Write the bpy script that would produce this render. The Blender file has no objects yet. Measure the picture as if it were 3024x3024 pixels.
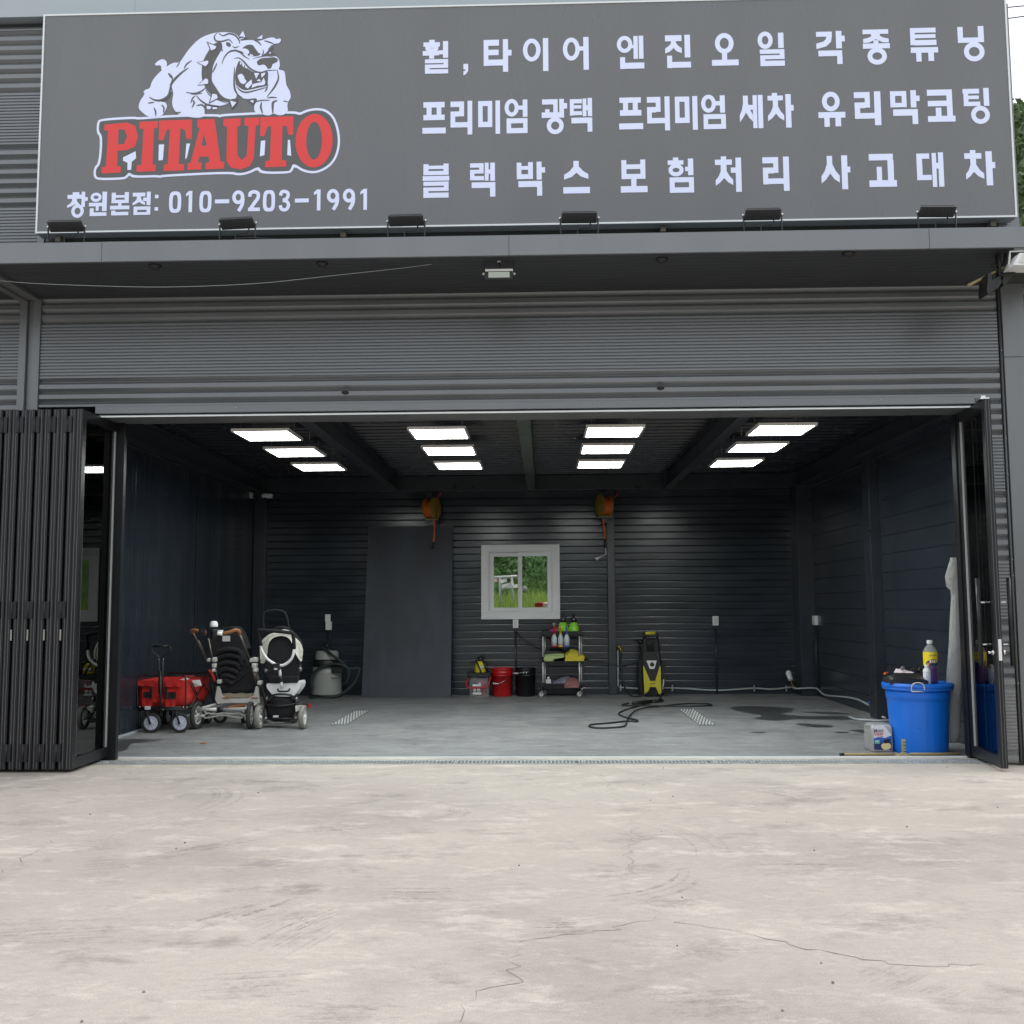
import bpy, bmesh, math, random
from mathutils import Vector, Matrix
from mathutils.geometry import tessellate_polygon
random.seed(7)
sc = bpy.context.scene
COL = sc.collection
rad = math.radians
# ---------------------------------------------------------------- camera
R0 = ((0.99952157, 0.03039495, -0.00572551), (-0.00846171, 0.09067088, -0.99584496), (-0.02974952, 0.99541697, 0.0908847))
CAM = Vector((0, -9.824, 1.5)); FPX = 3011.17
cd = bpy.data.cameras.new('camera'); cam = bpy.data.objects.new('camera', cd); COL.objects.link(cam)
cd.sensor_width = 36; cd.lens = 36 * FPX / 3024; cd.clip_start = .05; cd.clip_end = 1500
cam.matrix_world = Matrix.Translation(CAM) @ Matrix(((R0[0][0], -R0[1][0], -R0[2][0]), (R0[0][1], -R0[1][1], -R0[2][1]), (R0[0][2], -R0[1][2], -R0[2][2]))).to_4x4()
sc.camera = cam
# ---------------------------------------------------------------- world: overcast sky
w = bpy.data.worlds.new("World"); sc.world = w; w.use_nodes = True
N = w.node_tree.nodes; L = w.node_tree.links; N.clear()
sky = N.new('ShaderNodeTexSky'); sky.sky_type = 'NISHITA'; sky.sun_disc = False
SUN_EL, SUN_AZ = rad(49), rad(80)
sky.sun_elevation = SUN_EL; sky.sun_rotation = SUN_AZ; sky.dust_density = 4; sky.air_density = 1.2
mx = N.new('ShaderNodeMixRGB'); mx.inputs[0].default_value = .8
tc = N.new('ShaderNodeTexCoord'); nz = N.new('ShaderNodeTexNoise'); nz.inputs['Scale'].default_value = 2.2; nz.inputs['Detail'].default_value = 5
rp = N.new('ShaderNodeValToRGB'); rp.color_ramp.elements[0].position = .3; rp.color_ramp.elements[0].color = (8.6, 9.0, 9.6, 1)
rp.color_ramp.elements[1].position = .7; rp.color_ramp.elements[1].color = (12.2, 12.3, 12.4, 1)
bg = N.new('ShaderNodeBackground'); bg.inputs[1].default_value = .1; ow = N.new('ShaderNodeOutputWorld')
L.new(tc.outputs['Generated'], nz.inputs['Vector']); L.new(nz.outputs['Fac'], rp.inputs[0])
L.new(sky.outputs[0], mx.inputs[1]); L.new(rp.outputs[0], mx.inputs[2]); L.new(mx.outputs[0], bg.inputs[0]); L.new(bg.outputs[0], ow.inputs[0])
sl = bpy.data.lights.new('sun', 'SUN'); sl.energy = .6; sl.angle = rad(25); sl.color = (1, .97, .92)
so = bpy.data.objects.new('sun', sl); COL.objects.link(so); so.rotation_euler = (rad(-7), rad(40), 0); so.location = (0, -20, 30)
sc.view_settings.view_transform = 'Standard'; sc.view_settings.look = 'None'; sc.view_settings.gamma = 1
sc.view_settings.use_curve_mapping = False; sc.view_settings.exposure = 0.5
sc.cycles.max_bounces = 8; sc.cycles.transparent_max_bounces = 16
try: sc.cycles.use_denoising = True
except Exception: pass

# ---------------------------------------------------------------- helpers
def ray(x, y):
    d = ((x - 1512) / FPX, (y - 1512) / FPX, 1.0)
    return Vector([sum(R0[r][c] * d[r] for r in range(3)) for c in range(3)])
def at(x, y, Y=None, Z=None, X=None):
    """point of the place seen at photo position x, y and lying on a given plane"""
    d = ray(x, y)
    t = (Y - CAM.y) / d.y if Y is not None else (Z - CAM.z) / d.z if Z is not None else (X - CAM.x) / d.x
    return CAM + d * t
def frame(ox, oy, s, dY=0):
    def f(x, y, Y=None, Z=None, X=None):
        if Y is None and Z is None and X is None: Y = dY
        return at(ox + x * s, oy + y * s, Y=Y, Z=Z, X=X)
    return f
def M(name, col, rough=.6, metal=0, var=0, vs=3, bump=0, bs=40, spec=.5, emit=0, coat=0, stretch=None, trans=0, alpha=1):
    m = bpy.data.materials.new(name); m.use_nodes = True; nt = m.node_tree; b = nt.nodes['Principled BSDF']
    c = (*col, 1); b.inputs['Base Color'].default_value = c; b.inputs['Roughness'].default_value = rough
    b.inputs['Metallic'].default_value = metal; b.inputs['Specular IOR Level'].default_value = spec
    if emit: b.inputs['Emission Color'].default_value = c; b.inputs['Emission Strength'].default_value = emit
    if coat: b.inputs['Coat Weight'].default_value = coat; b.inputs['Coat Roughness'].default_value = .15
    if trans: b.inputs['Transmission Weight'].default_value = trans
    if alpha < 1: b.inputs['Alpha'].default_value = alpha
    if var or bump:
        g = nt.nodes.new('ShaderNodeNewGeometry'); vec = g.outputs['Position']
        if stretch:
            mp = nt.nodes.new('ShaderNodeMapping'); mp.inputs['Scale'].default_value = stretch; nt.links.new(vec, mp.inputs[0]); vec = mp.outputs[0]
    if var:
        n = nt.nodes.new('ShaderNodeTexNoise'); n.inputs['Scale'].default_value = vs; n.inputs['Detail'].default_value = 6; n.inputs['Roughness'].default_value = .6
        nt.links.new(vec, n.inputs['Vector'])
        r = nt.nodes.new('ShaderNodeValToRGB'); r.color_ramp.elements[0].position = .3; r.color_ramp.elements[1].position = .7
        r.color_ramp.elements[0].color = (*[v * (1 - var) for v in col], 1); r.color_ramp.elements[1].color = (*[min(1, v * (1 + var)) for v in col], 1)
        nt.links.new(n.outputs['Fac'], r.inputs[0]); nt.links.new(r.outputs[0], b.inputs['Base Color'])
        mr = nt.nodes.new('ShaderNodeMapRange'); mr.inputs[3].default_value = max(.02, rough - .1); mr.inputs[4].default_value = min(1, rough + .12)
        nt.links.new(n.outputs['Fac'], mr.inputs[0]); nt.links.new(mr.outputs[0], b.inputs['Roughness'])
    if bump:
        n2 = nt.nodes.new('ShaderNodeTexNoise'); n2.inputs['Scale'].default_value = bs; n2.inputs['Detail'].default_value = 4
        nt.links.new(vec, n2.inputs['Vector'])
        bp = nt.nodes.new('ShaderNodeBump'); bp.inputs['Strength'].default_value = bump; bp.inputs['Distance'].default_value = .01
        nt.links.new(n2.outputs['Fac'], bp.inputs['Height']); nt.links.new(bp.outputs[0], b.inputs['Normal'])
    return m
def catmull(P, n=8, closed=False):
    P = [Vector(p) for p in P]; out = []; m = len(P)
    rng = range(m if closed else m - 1)
    for i in rng:
        if closed: a, b, c, d = P[(i - 1) % m], P[i], P[(i + 1) % m], P[(i + 2) % m]
        else: a, b, c, d = P[max(i - 1, 0)], P[i], P[i + 1], P[min(i + 2, m - 1)]
        for k in range(n):
            t = k / n
            out.append(.5 * ((2 * b) + (c - a) * t + (2 * a - 5 * b + 4 * c - d) * t * t + (3 * b - a - 3 * c + d) * t ** 3))
    if not closed: out.append(P[-1])
    return out
class MB:
    def __init__(s): s.v = []; s.f = []; s.sm = []
    def add(s, vs, fs, smooth=False):
        o = len(s.v); s.v += [Vector(v) for v in vs]; s.f += [tuple(i + o for i in f) for f in fs]; s.sm += [smooth] * len(fs); return s
    def box(s, a, b):
        x0, y0, z0 = a; x1, y1, z1 = b
        x0, x1 = min(x0, x1), max(x0, x1); y0, y1 = min(y0, y1), max(y0, y1); z0, z1 = min(z0, z1), max(z0, z1)
        return s.add([(x0, y0, z0), (x1, y0, z0), (x1, y1, z0), (x0, y1, z0), (x0, y0, z1), (x1, y0, z1), (x1, y1, z1), (x0, y1, z1)],
                     [(0, 3, 2, 1), (4, 5, 6, 7), (0, 1, 5, 4), (1, 2, 6, 5), (2, 3, 7, 6), (3, 0, 4, 7)])
    def rbox(s, a, b, r, n=3):
        """box with rounded vertical (z) corners"""
        x0, y0, z0 = a; x1, y1, z1 = b; P = []
        for cx, cy, a0 in ((x1 - r, y1 - r, 0), (x0 + r, y1 - r, 90), (x0 + r, y0 + r, 180), (x1 - r, y0 + r, 270)):
            for k in range(n + 1):
                t = rad(a0 + 90 * k / n); P.append((cx + r * math.cos(t), cy + r * math.sin(t)))
        return s.prism(P, z0, z1)
    def prism(s, P, z0, z1, axis='z', smooth=False):
        m = len(P)
        mk = {'z': lambda p, h: (p[0], p[1], h), 'y': lambda p, h: (p[0], h, p[1]), 'x': lambda p, h: (h, p[0], p[1])}[axis]
        vs = [mk(p, z0) for p in P] + [mk(p, z1) for p in P]
        tri = tessellate_polygon([[Vector((p[0], p[1], 0)) for p in P]])
        fs = [tuple(t) for t in tri] + [tuple(i + m for i in t) for t in tri] + [(i, (i + 1) % m, m + (i + 1) % m, m + i) for i in range(m)]
        return s.add(vs, fs, smooth)
    def tube(s, P, r, n=8, smooth=True, closed=False, cap=True):
        P = [Vector(p) for p in P]; m = len(P); rs = r if isinstance(r, (list, tuple)) else [r] * m
        vs = []; up = None
        for i, p in enumerate(P):
            a = P[(i - 1) % m] if closed or i > 0 else p; b = P[(i + 1) % m] if closed or i < m - 1 else p
            t = (b - a)
            if t.length < 1e-9: t = Vector((0, 0, 1))
            t.normalize()
            if up is None: up = Vector((0, 0, 1)) if abs(t.z) < .9 else Vector((1, 0, 0))
            u = up - t * up.dot(t)
            if u.length < 1e-6: u = t.orthogonal()
            u.normalize(); w_ = t.cross(u); up = u
            for k in range(n):
                an = 2 * math.pi * k / n; vs.append(p + (u * math.cos(an) + w_ * math.sin(an)) * rs[i])
        fs = [];
        for i in range(m if closed else m - 1):
            j = (i + 1) % m
            fs += [(i * n + k, i * n + (k + 1) % n, j * n + (k + 1) % n, j * n + k) for k in range(n)]
        s.add(vs, fs, smooth)
        if cap and not closed:
            o = len(s.v) - len(vs)
            s.f.append(tuple(o + k for k in range(n - 1, -1, -1))); s.f.append(tuple(o + (m - 1) * n + k for k in range(n))); s.sm += [False, False]
        return s
    def lathe(s, prof, c, n=24, axis='z', smooth=True, sx=1, sy=1, cap=True):
        vs = []; c = Vector(c)
        for r, h in prof:
            for k in range(n):
                a = 2 * math.pi * k / n; x, y = r * math.cos(a) * sx, r * math.sin(a) * sy
                v = {'z': (x, y, h), 'x': (h, x, y), 'y': (x, h, y)}[axis]; vs.append(c + Vector(v))
        m = len(prof)
        fs = [(i * n + k, i * n + (k + 1) % n, (i + 1) * n + (k + 1) % n, (i + 1) * n + k) for i in range(m - 1) for k in range(n)]
        s.add(vs, fs, smooth); o = len(s.v) - len(vs)
        if prof[0] == prof[-1] or not cap: return s
        if prof[0][0] > 1e-6: s.f.append(tuple(o + k for k in range(n - 1, -1, -1))); s.sm.append(False)
        if prof[-1][0] > 1e-6: s.f.append(tuple(o + (m - 1) * n + k for k in range(n))); s.sm.append(False)
        return s
    def sphere(s, c, r, n=12, sz=None, sx=1, sy=1):
        sz = sz or 1; k = 7
        return s.lathe([(r * math.sin(math.pi * i / k) + 1e-7, -r * sz * math.cos(math.pi * i / k)) for i in range(k + 1)], c, n, sx=sx, sy=sy)
    def loft(s, rings, smooth=True, caps=True, closed=True):
        n = len(rings[0]); vs = [p for r in rings for p in r]
        kk = n if closed else n - 1
        fs = [(i * n + k, i * n + (k + 1) % n, (i + 1) * n + (k + 1) % n, (i + 1) * n + k) for i in range(len(rings) - 1) for k in range(kk)]
        s.add(vs, fs, smooth); o = len(s.v) - len(vs)
        if caps and closed: s.f.append(tuple(o + k for k in range(n))); s.f.append(tuple(o + (len(rings) - 1) * n + k for k in range(n))); s.sm += [False, False]
        return s
    def rot(s, c, ang, axis='Z'):
        mt = Matrix.Rotation(ang, 3, axis); c = Vector(c); s.v = [c + mt @ (v - c) for v in s.v]; return s
    def build(s, name, mat, parent=None, bevel=0, fix=True):
        me = bpy.data.meshes.new(name); off = wloc(parent) if parent else Vector()
        me.from_pydata([v - off for v in s.v], [], s.f); me.polygons.foreach_set('use_smooth', s.sm)
        me.materials.append(mat); me.update()
        if fix:
            bm = bmesh.new(); bm.from_mesh(me); bmesh.ops.recalc_face_normals(bm, faces=bm.faces); bm.to_mesh(me); bm.free()
        o = bpy.data.objects.new(name, me); COL.objects.link(o)
        if parent: o.parent = parent
        if bevel:
            b = o.modifiers.new('bevel', 'BEVEL'); b.width = bevel; b.segments = 2; b.limit_method = 'ANGLE'; b.angle_limit = rad(40)
        return o
def wloc(o):
    v = Vector()
    while o: v += o.location; o = o.parent
    return v
def tag(o, label=None, cat=None, group=None, kind=None):
    if label: o['label'] = label
    if cat: o['category'] = cat
    if group: o['group'] = group
    if kind: o['kind'] = kind
    return o
def thing(name, loc, label, cat, group=None):
    o = bpy.data.objects.new(name, None); COL.objects.link(o); o.location = loc; o.empty_display_size = .1
    return tag(o, label, cat, group)
def copy_tree(o, parent=None):
    c = o.copy(); COL.objects.link(c); c.parent = parent
    for ch in [x for x in o.children]: copy_tree(ch, c)
    return c
def piece(o, loc, parent=None):
    """another object on the same mesh"""
    c = o.copy(); COL.objects.link(c); c.location = loc; c.parent = parent or o.parent; return c
def text_mesh(txt, size, pos, mat, parent, name='lettering', width=1, shear=0):
    cu = bpy.data.curves.new(name, 'FONT'); cu.body = txt; cu.size = size; cu.offset = size * .015; cu.align_x = 'CENTER'; cu.align_y = 'CENTER'; cu.shear = shear
    to = bpy.data.objects.new('tmp', cu); me = bpy.data.meshes.new_from_object(to); bpy.data.objects.remove(to)
    off = wloc(parent)
    for v in me.vertices:
        x, y, z = v.co; v.co = Vector((pos[0] + x * width, pos[1], pos[2] + y)) - off
    me.materials.clear(); me.materials.append(mat)
    o = bpy.data.objects.new(name, me); COL.objects.link(o); o.parent = parent; return o

# ---------------------------------------------------------------- materials
def concrete(name, base, dark, light, rough, streak=(1, 1, 1), big=.35):
    m = bpy.data.materials.new(name); m.use_nodes = True; nt = m.node_tree; n = nt.nodes; l = nt.links; b = n['Principled BSDF']
    g = n.new('ShaderNodeNewGeometry')
    def noise(scale, det=8, ro=.6, st=(1, 1, 1), dist=0):
        mp = n.new('ShaderNodeMapping'); mp.inputs['Scale'].default_value = st; mp.inputs['Location'].default_value = (random.uniform(0, 50), random.uniform(0, 50), 0)
        t = n.new('ShaderNodeTexNoise'); t.inputs['Scale'].default_value = scale; t.inputs['Detail'].default_value = det; t.inputs['Roughness'].default_value = ro; t.inputs['Distortion'].default_value = dist
        l.new(g.outputs['Position'], mp.inputs[0]); l.new(mp.outputs[0], t.inputs['Vector']); return t.outputs['Fac']
    def ramp(src, p0, p1, c0=(0, 0, 0, 1), c1=(1, 1, 1, 1)):
        r = n.new('ShaderNodeValToRGB'); r.color_ramp.elements[0].position = p0; r.color_ramp.elements[1].position = p1
        r.color_ramp.elements[0].color = c0; r.color_ramp.elements[1].color = c1; l.new(src, r.inputs[0]); return r.outputs[0]
    def mix(fac, a, c, mode='MIX'):
        k = n.new('ShaderNodeMixRGB'); k.blend_type = mode
        for i, v in enumerate((fac, a, c)):
            if hasattr(v, 'is_output') or isinstance(v, bpy.types.NodeSocket): l.new(v, k.inputs[i])
            else: k.inputs[i].default_value = v if i == 0 else (*v, 1)
        return k.outputs[0]
    c = mix(ramp(noise(big, 12, .68), .40, .60), base, light)
    c = mix(ramp(noise(big * 1.7, 10, .7, (1, 1.3, 1), .1), .47, .66, (0, 0, 0, 1), (.65,) * 3 + (1,)), c, dark)
    c = mix(ramp(noise(big * 3.3, 10, .72, (1, 1.6, 1), .2), .55, .66, (0, 0, 0, 1), (.6,) * 3 + (1,)), c, [v * .72 for v in dark])
    c = mix(ramp(noise(1.7, 12, .78, streak, .1), .52, .62, (0, 0, 0, 1), (.7,) * 3 + (1,)), c, [min(1, v * 1.25) for v in light])
    c = mix(ramp(noise(9, 6, .75), .3, .7, (.86, .86, .87, 1), (1.1, 1.09, 1.07, 1)), c, c); 
    f = ramp(noise(14, 8, .8, streak), .25, .75, (.84, .84, .85, 1), (1.12, 1.11, 1.1, 1)); c = mix(1.0, c, f, 'MULTIPLY')
    f2 = ramp(noise(110, 4, .8), .3, .7, (.82, .82, .82, 1), (1.14, 1.14, 1.14, 1)); c = mix(1.0, c, f2, 'MULTIPLY')
    f3 = ramp(noise(3.1, 10, .75, (1, 1, 1), .5), .60, .72, (1, 1, 1, 1), (.78, .79, .8, 1)); c = mix(1.0, c, f3, 'MULTIPLY')
    l.new(c, b.inputs['Base Color']); b.inputs['Roughness'].default_value = rough; b.inputs['Specular IOR Level'].default_value = .3
    bp = n.new('ShaderNodeBump'); bp.inputs['Strength'].default_value = .25; bp.inputs['Distance'].default_value = .01
    l.new(noise(30, 8, .7), bp.inputs['Height']); l.new(bp.outputs[0], b.inputs['Normal'])
    return m
m_yard = concrete('yard_concrete', (.475, .428, .382), (.35, .322, .292), (.535, .492, .437), .85, (1, 2, 1))
m_floor = concrete('floor_concrete', (.222, .226, .23), (.148, .151, .156), (.285, .289, .293), .6, (1, 3, 1), .8)
m_grassg = M('grass_ground', (.09, .14, .04), 1, var=.4, vs=1.5)
m_siding = M('painted_siding', (.19, .198, .208), .34, .5, var=.07, vs=1.5, stretch=(1, 1, .4))
m_flash = M('painted_flashing', (.185, .193, .203), .32, .35, var=.08, vs=1.6, stretch=(1, 1, .25))
m_flashd = M('dark_flashing', (.13, .134, .14), .4, .2)
m_parapet = M('pale_flashing', (.38, .43, .46), .4, .2, var=.04, vs=.7)
m_soffit = M('soffit_metal', (.047, .051, .058), .5, .2, var=.08, vs=2)
m_black = M('interior_paint', (.0225, .0285, .038), .2, var=.22, vs=1.3, bump=.10, bs=1.2, stretch=(1, 1, 3), spec=.6)
m_blackw = M('interior_wall_paint', (.020, .0255, .034), .14, var=.2, vs=.5, bump=.15, bs=2.2, stretch=(9, 9, .3), spec=.6)
m_steel = M('beam_paint', (.024, .029, .038), .3, var=.25, vs=3, spec=.6)
m_ceil = M('ceiling_paint', (.018, .022, .029), .25, var=.2, vs=2, spec=.5)
m_board = M('leaning_board_paint', (.042, .048, .062), .6, var=.4, vs=1.6, stretch=(1, 1, .5), bump=.2, bs=25)
m_alu = M('black_anodised', (.022, .023, .026), .34, .4, var=.15, vs=4)
m_alug = M('grey_gasket', (.4, .42, .42), .4)
m_galv = M('galvanised', (.55, .57, .58), .3, .9, var=.2, vs=20)
m_galv2 = M('bright_galvanised', (.62, .65, .66), .38, .45, var=.15, vs=30)
m_post = M('satin_steel', (.72, .72, .72), .4, .3)
m_white = M('white_plastic', (.75, .76, .76), .4)
m_sign = M('sign_vinyl', (.158, .163, .174), .26, var=.06, vs=.9, stretch=(1.5, 1, .3), spec=.5, emit=0)
m_signfr = M('sign_frame_white', (.8, .84, .86), .4)
m_brack = M('rusty_bracket', (.14, .12, .095), .6, var=.3, vs=30)
m_signside = M('sign_side', (.36, .40, .42), .45, .2)
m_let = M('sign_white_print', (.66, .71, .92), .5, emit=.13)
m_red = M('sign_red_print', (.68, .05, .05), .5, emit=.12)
m_outl = M('sign_grey_print', (.115, .115, .12), .5)
m_lamp = M('light_diffuser', (.95, 1, .97), .4, emit=15)
m_lampfr = M('lamp_frame', (.62, .6, .58), .4)
m_frame = M('window_frame_vinyl', (.72, .73, .73), .45)
m_blk = M('black_plastic', (.012, .012, .013), .45)
m_blkf = M('black_fabric', (.011, .011, .013), .9, bump=.4, bs=120)
m_redf = M('red_fabric', (.52, .02, .016), .85, var=.12, vs=12, bump=.4, bs=60)
m_rubber = M('rubber', (.03, .03, .03), .8)
m_rubg = M('dusty_grey_tyre', (.22, .21, .19), .85, var=.2, vs=20)
m_lav = M('white_wheel', (.66, .67, .8), .5)
m_chrome = M('steel', (.6, .6, .6), .22, 1)
m_champ = M('champagne_metal', (.55, .56, .53), .38, .15)
m_cream = M('cream_fabric', (.66, .65, .58), .85, var=.08, vs=14, bump=.4, bs=30)
m_brown = M('tan_leather', (.30, .12, .05), .55)
m_fur = M('beige_fleece', (.36, .32, .22), 1, var=.3, vs=60, bump=1, bs=150)
m_vac = M('grey_plastic', (.36, .37, .35), .45)
m_hose = M('black_hose', (.012, .013, .014), .5)
m_hosed = M('dark_teal_hose', (.02, .03, .03), .55)
m_redp = M('red_plastic', (.42, .008, .012), .35)
m_blkp = M('black_bucket', (.006, .006, .008), .3)
m_green = M('lime_plastic', (.30, .72, .05), .45)
m_yel = M('yellow_plastic', (.55, .5, .03), .45)
m_yelc = M('yellow_cloth', (.62, .52, .05), .95, var=.15, vs=20)
m_greenc = M('pale_green_cloth', (.42, .52, .22), .95, var=.15, vs=30)
m_orange = M('orange_hose', (.72, .12, .015), .5)
m_brass = M('brass', (.45, .34, .1), .35, .9)
m_reel = M('ochre_metal', (.32, .2, .03), .5, .2)
m_pipe = M('grey_pipe', (.38, .41, .43), .5)
m_blue = M('blue_plastic', (.006, .16, .72), .3, var=.04, vs=6, bump=.05, bs=8)
m_bluelid = M('blue_lid_plastic', (.005, .14, .64), .34)
m_jug = M('silver_plastic', (.42, .42, .42), .42, .3, bump=.15, bs=60)
m_paper = M('paper_white', (.78, .78, .8), .6)
m_lblue = M('label_blue', (.03, .12, .5), .5)
m_lnavy = M('label_navy', (.02, .03, .12), .5)
m_lred = M('label_red', (.6, .02, .03), .5)
m_lgreen = M('label_green', (.15, .5, .35), .5)
m_lgold = M('label_gold', (.8, .68, .35), .5)
m_lyel = M('label_yellow', (.85, .66, .02), .45)
m_purple = M('purple_liquid', (.10, .05, .16), .15)
m_brush = M('weathered_brass_wood', (.36, .31, .17), .6, var=.2, vs=20)
m_puddle = M('wet_concrete', (.075, .077, .08), .3, var=.1, vs=6)
m_crack = M('crack_dark', (.24, .225, .2), 1, var=.3, vs=4)
m_soil = M('hill_soil', (.05, .07, .03), 1, var=.4, vs=.2)
def leafmat(name, c, tr=.35):
    m = bpy.data.materials.new(name); m.use_nodes = True; nt = m.node_tree; b = nt.nodes['Principled BSDF']
    g = nt.nodes.new('ShaderNodeNewGeometry'); hs = nt.nodes.new('ShaderNodeHueSaturation'); hs.inputs['Color'].default_value = (*c, 1)
    mr = nt.nodes.new('ShaderNodeMapRange'); mr.inputs[3].default_value = .6; mr.inputs[4].default_value = 1.5
    nt.links.new(g.outputs['Random Per Island'], mr.inputs[0]); nt.links.new(mr.outputs[0], hs.inputs['Value'])
    nt.links.new(hs.outputs[0], b.inputs['Base Color']); b.inputs['Roughness'].default_value = .6
    t = nt.nodes.new('ShaderNodeBsdfTranslucent'); nt.links.new(hs.outputs[0], t.inputs[0])
    mxs = nt.nodes.new('ShaderNodeMixShader'); mxs.inputs[0].default_value = tr; out = nt.nodes['Material Output']
    nt.links.new(b.outputs[0], mxs.inputs[1]); nt.links.new(t.outputs[0], mxs.inputs[2]); nt.links.new(mxs.outputs[0], out.inputs[0]); return m
m_leaf = leafmat('hill_leaves', (.085, .13, .05)); m_leafv = leafmat('vine_leaves', (.15, .27, .10), .45); m_blade = leafmat('grass_blades', (.34, .46, .12), .5)
def glassmat(name, tint=(.88, .91, .91), ior=1.9):
    m = bpy.data.materials.new(name); m.use_nodes = True; nt = m.node_tree; nt.nodes.clear()
    fr = nt.nodes.new('ShaderNodeFresnel'); fr.inputs[0].default_value = ior; tr = nt.nodes.new('ShaderNodeBsdfTransparent'); tr.inputs[0].default_value = (*tint, 1)
    gl = nt.nodes.new('ShaderNodeBsdfGlossy'); gl.inputs['Roughness'].default_value = .005; mi = nt.nodes.new('ShaderNodeMixShader'); o = nt.nodes.new('ShaderNodeOutputMaterial')
    nt.links.new(fr.outputs[0], mi.inputs[0]); nt.links.new(tr.outputs[0], mi.inputs[1]); nt.links.new(gl.outputs[0], mi.inputs[2]); nt.links.new(mi.outputs[0], o.inputs[0]); return m
m_glass = glassmat('door_glass'); m_wglass = glassmat('window_glass', (.97, .99, .98), 1.3)
def filmmat(name, op=.45, col=(.62, .62, .6)):
    m = bpy.data.materials.new(name); m.use_nodes = True; nt = m.node_tree; b = nt.nodes['Principled BSDF']; b.inputs['Base Color'].default_value = (*col, 1); b.inputs['Roughness'].default_value = .3
    tr = nt.nodes.new('ShaderNodeBsdfTransparent'); mi = nt.nodes.new('ShaderNodeMixShader'); mi.inputs[0].default_value = op
    nt.links.new(tr.outputs[0], mi.inputs[1]); nt.links.new(b.outputs[0], mi.inputs[2]); nt.links.new(mi.outputs[0], nt.nodes['Material Output'].inputs[0])
    g = nt.nodes.new('ShaderNodeNewGeometry'); n2 = nt.nodes.new('ShaderNodeTexNoise'); n2.inputs['Scale'].default_value = 14; n2.inputs['Distortion'].default_value = 1.5
    bp = nt.nodes.new('ShaderNodeBump'); bp.inputs['Strength'].default_value = .9; bp.inputs['Distance'].default_value = .03
    nt.links.new(g.outputs['Position'], n2.inputs['Vector']); nt.links.new(n2.outputs['Fac'], bp.inputs['Height']); nt.links.new(bp.outputs[0], b.inputs['Normal']); return m
m_film = filmmat('plastic_film', .55); m_film2 = filmmat('thin_protective_film', .18); m_clear = filmmat('clear_plastic', .42, (.35, .36, .38)); m_bottle = filmmat('clear_bottle', .35, (.6, .62, .62))

# ================================================================ SETTING
D = 7.5; XL, XR = -4.90, 4.44; ZC = 3.75
# ground sheet behind and around, yard, garage floor
gr = MB().add([(-300, -300, -.05), (300, -300, -.05), (300, 400, -.05), (-300, 400, -.05)], [(0, 1, 2, 3)]).build('ground', m_grassg); tag(gr, kind='structure')
yd = MB().add([(-30, -26, 0), (16, -26, 0), (16, .0, 0), (-30, .0, 0)], [(0, 1, 2, 3)]).build('concrete_yard', m_yard); tag(yd, kind='structure')
fl = MB().add([(XL, .40, .002), (XR, .40, .002), (XR, D, .002), (XL, D, .002)], [(0, 1, 2, 3)]).build('garage_floor', m_floor); tag(fl, kind='structure')
sl_ = MB().add([(-9, .232, .0), (4.63, .232, .0), (4.63, .40, .0), (-9, .40, .0)], [(0, 1, 2, 3)]).build('threshold_strip', m_yard); tag(sl_, kind='structure')
# cracks in the yard and garage floor as narrow dark ribbons
def ribbon(pts, wd, z, name, mat, parent, jit=.026):
    P = []
    for a, b in zip(pts, pts[1:]):
        a, b = Vector(a), Vector(b); n = max(2, int((b - a).length / .045))
        for k in range(n): P.append(a.lerp(b, k / n) + Vector((random.gauss(0, jit), random.gauss(0, jit * .6), 0)))
    P.append(Vector(pts[-1])); vs = []; fs = []
    for i, p in enumerate(P):
        t = (P[min(i + 1, len(P) - 1)] - P[max(i - 1, 0)]); t.z = 0; t.normalize(); nn = Vector((-t.y, t.x, 0)); h = wd * random.uniform(.1, 1.1) * (.6 + .4 * math.sin(i * .13)) / 2
        vs += [Vector((p.x, p.y, z)) + nn * h, Vector((p.x, p.y, z)) - nn * h]
    fs = [(2 * i, 2 * i + 1, 2 * i + 3, 2 * i + 2) for i in range(len(P) - 1)]
    return MB().add(vs, fs).build(name, mat, parent)
def fp(px, py, z=0): return at(px, py, Z=z)
G = lambda x, y: fp(x * 1.5652, 2230 + y * 1.5652)
ribbon([G(1135, 35), G(1160, 75), G(1182, 110), G(1195, 150), G(1185, 200), G(1190, 240), G(1220, 275), G(1248, 300)], .007, .0015, 'crack', m_crack, yd)
ribbon([G(1285, 312), G(1340, 325), G(1430, 342), G(1500, 362), G(1600, 380), G(1680, 395), G(1760, 398), G(1840, 396), G(1932, 406)], .009, .0015, 'crack', m_crack, yd)
ribbon([G(1248, 300), G(1180, 322), G(1090, 338), G(980, 352)], .006, .0015, 'crack', m_crack, yd)
ribbon([G(972, 362), G(976, 395), G(980, 430), G(900, 445), G(885, 470), G(868, 505)], .005, .0015, 'crack', m_crack, yd)
ribbon([G(0, 235), G(20, 210), G(90, 165), G(160, 140), G(205, 105)], .006, .0015, 'crack', m_crack, yd)
m_scuff = bpy.data.materials.new('scuff_smear'); m_scuff.use_nodes = True
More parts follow.
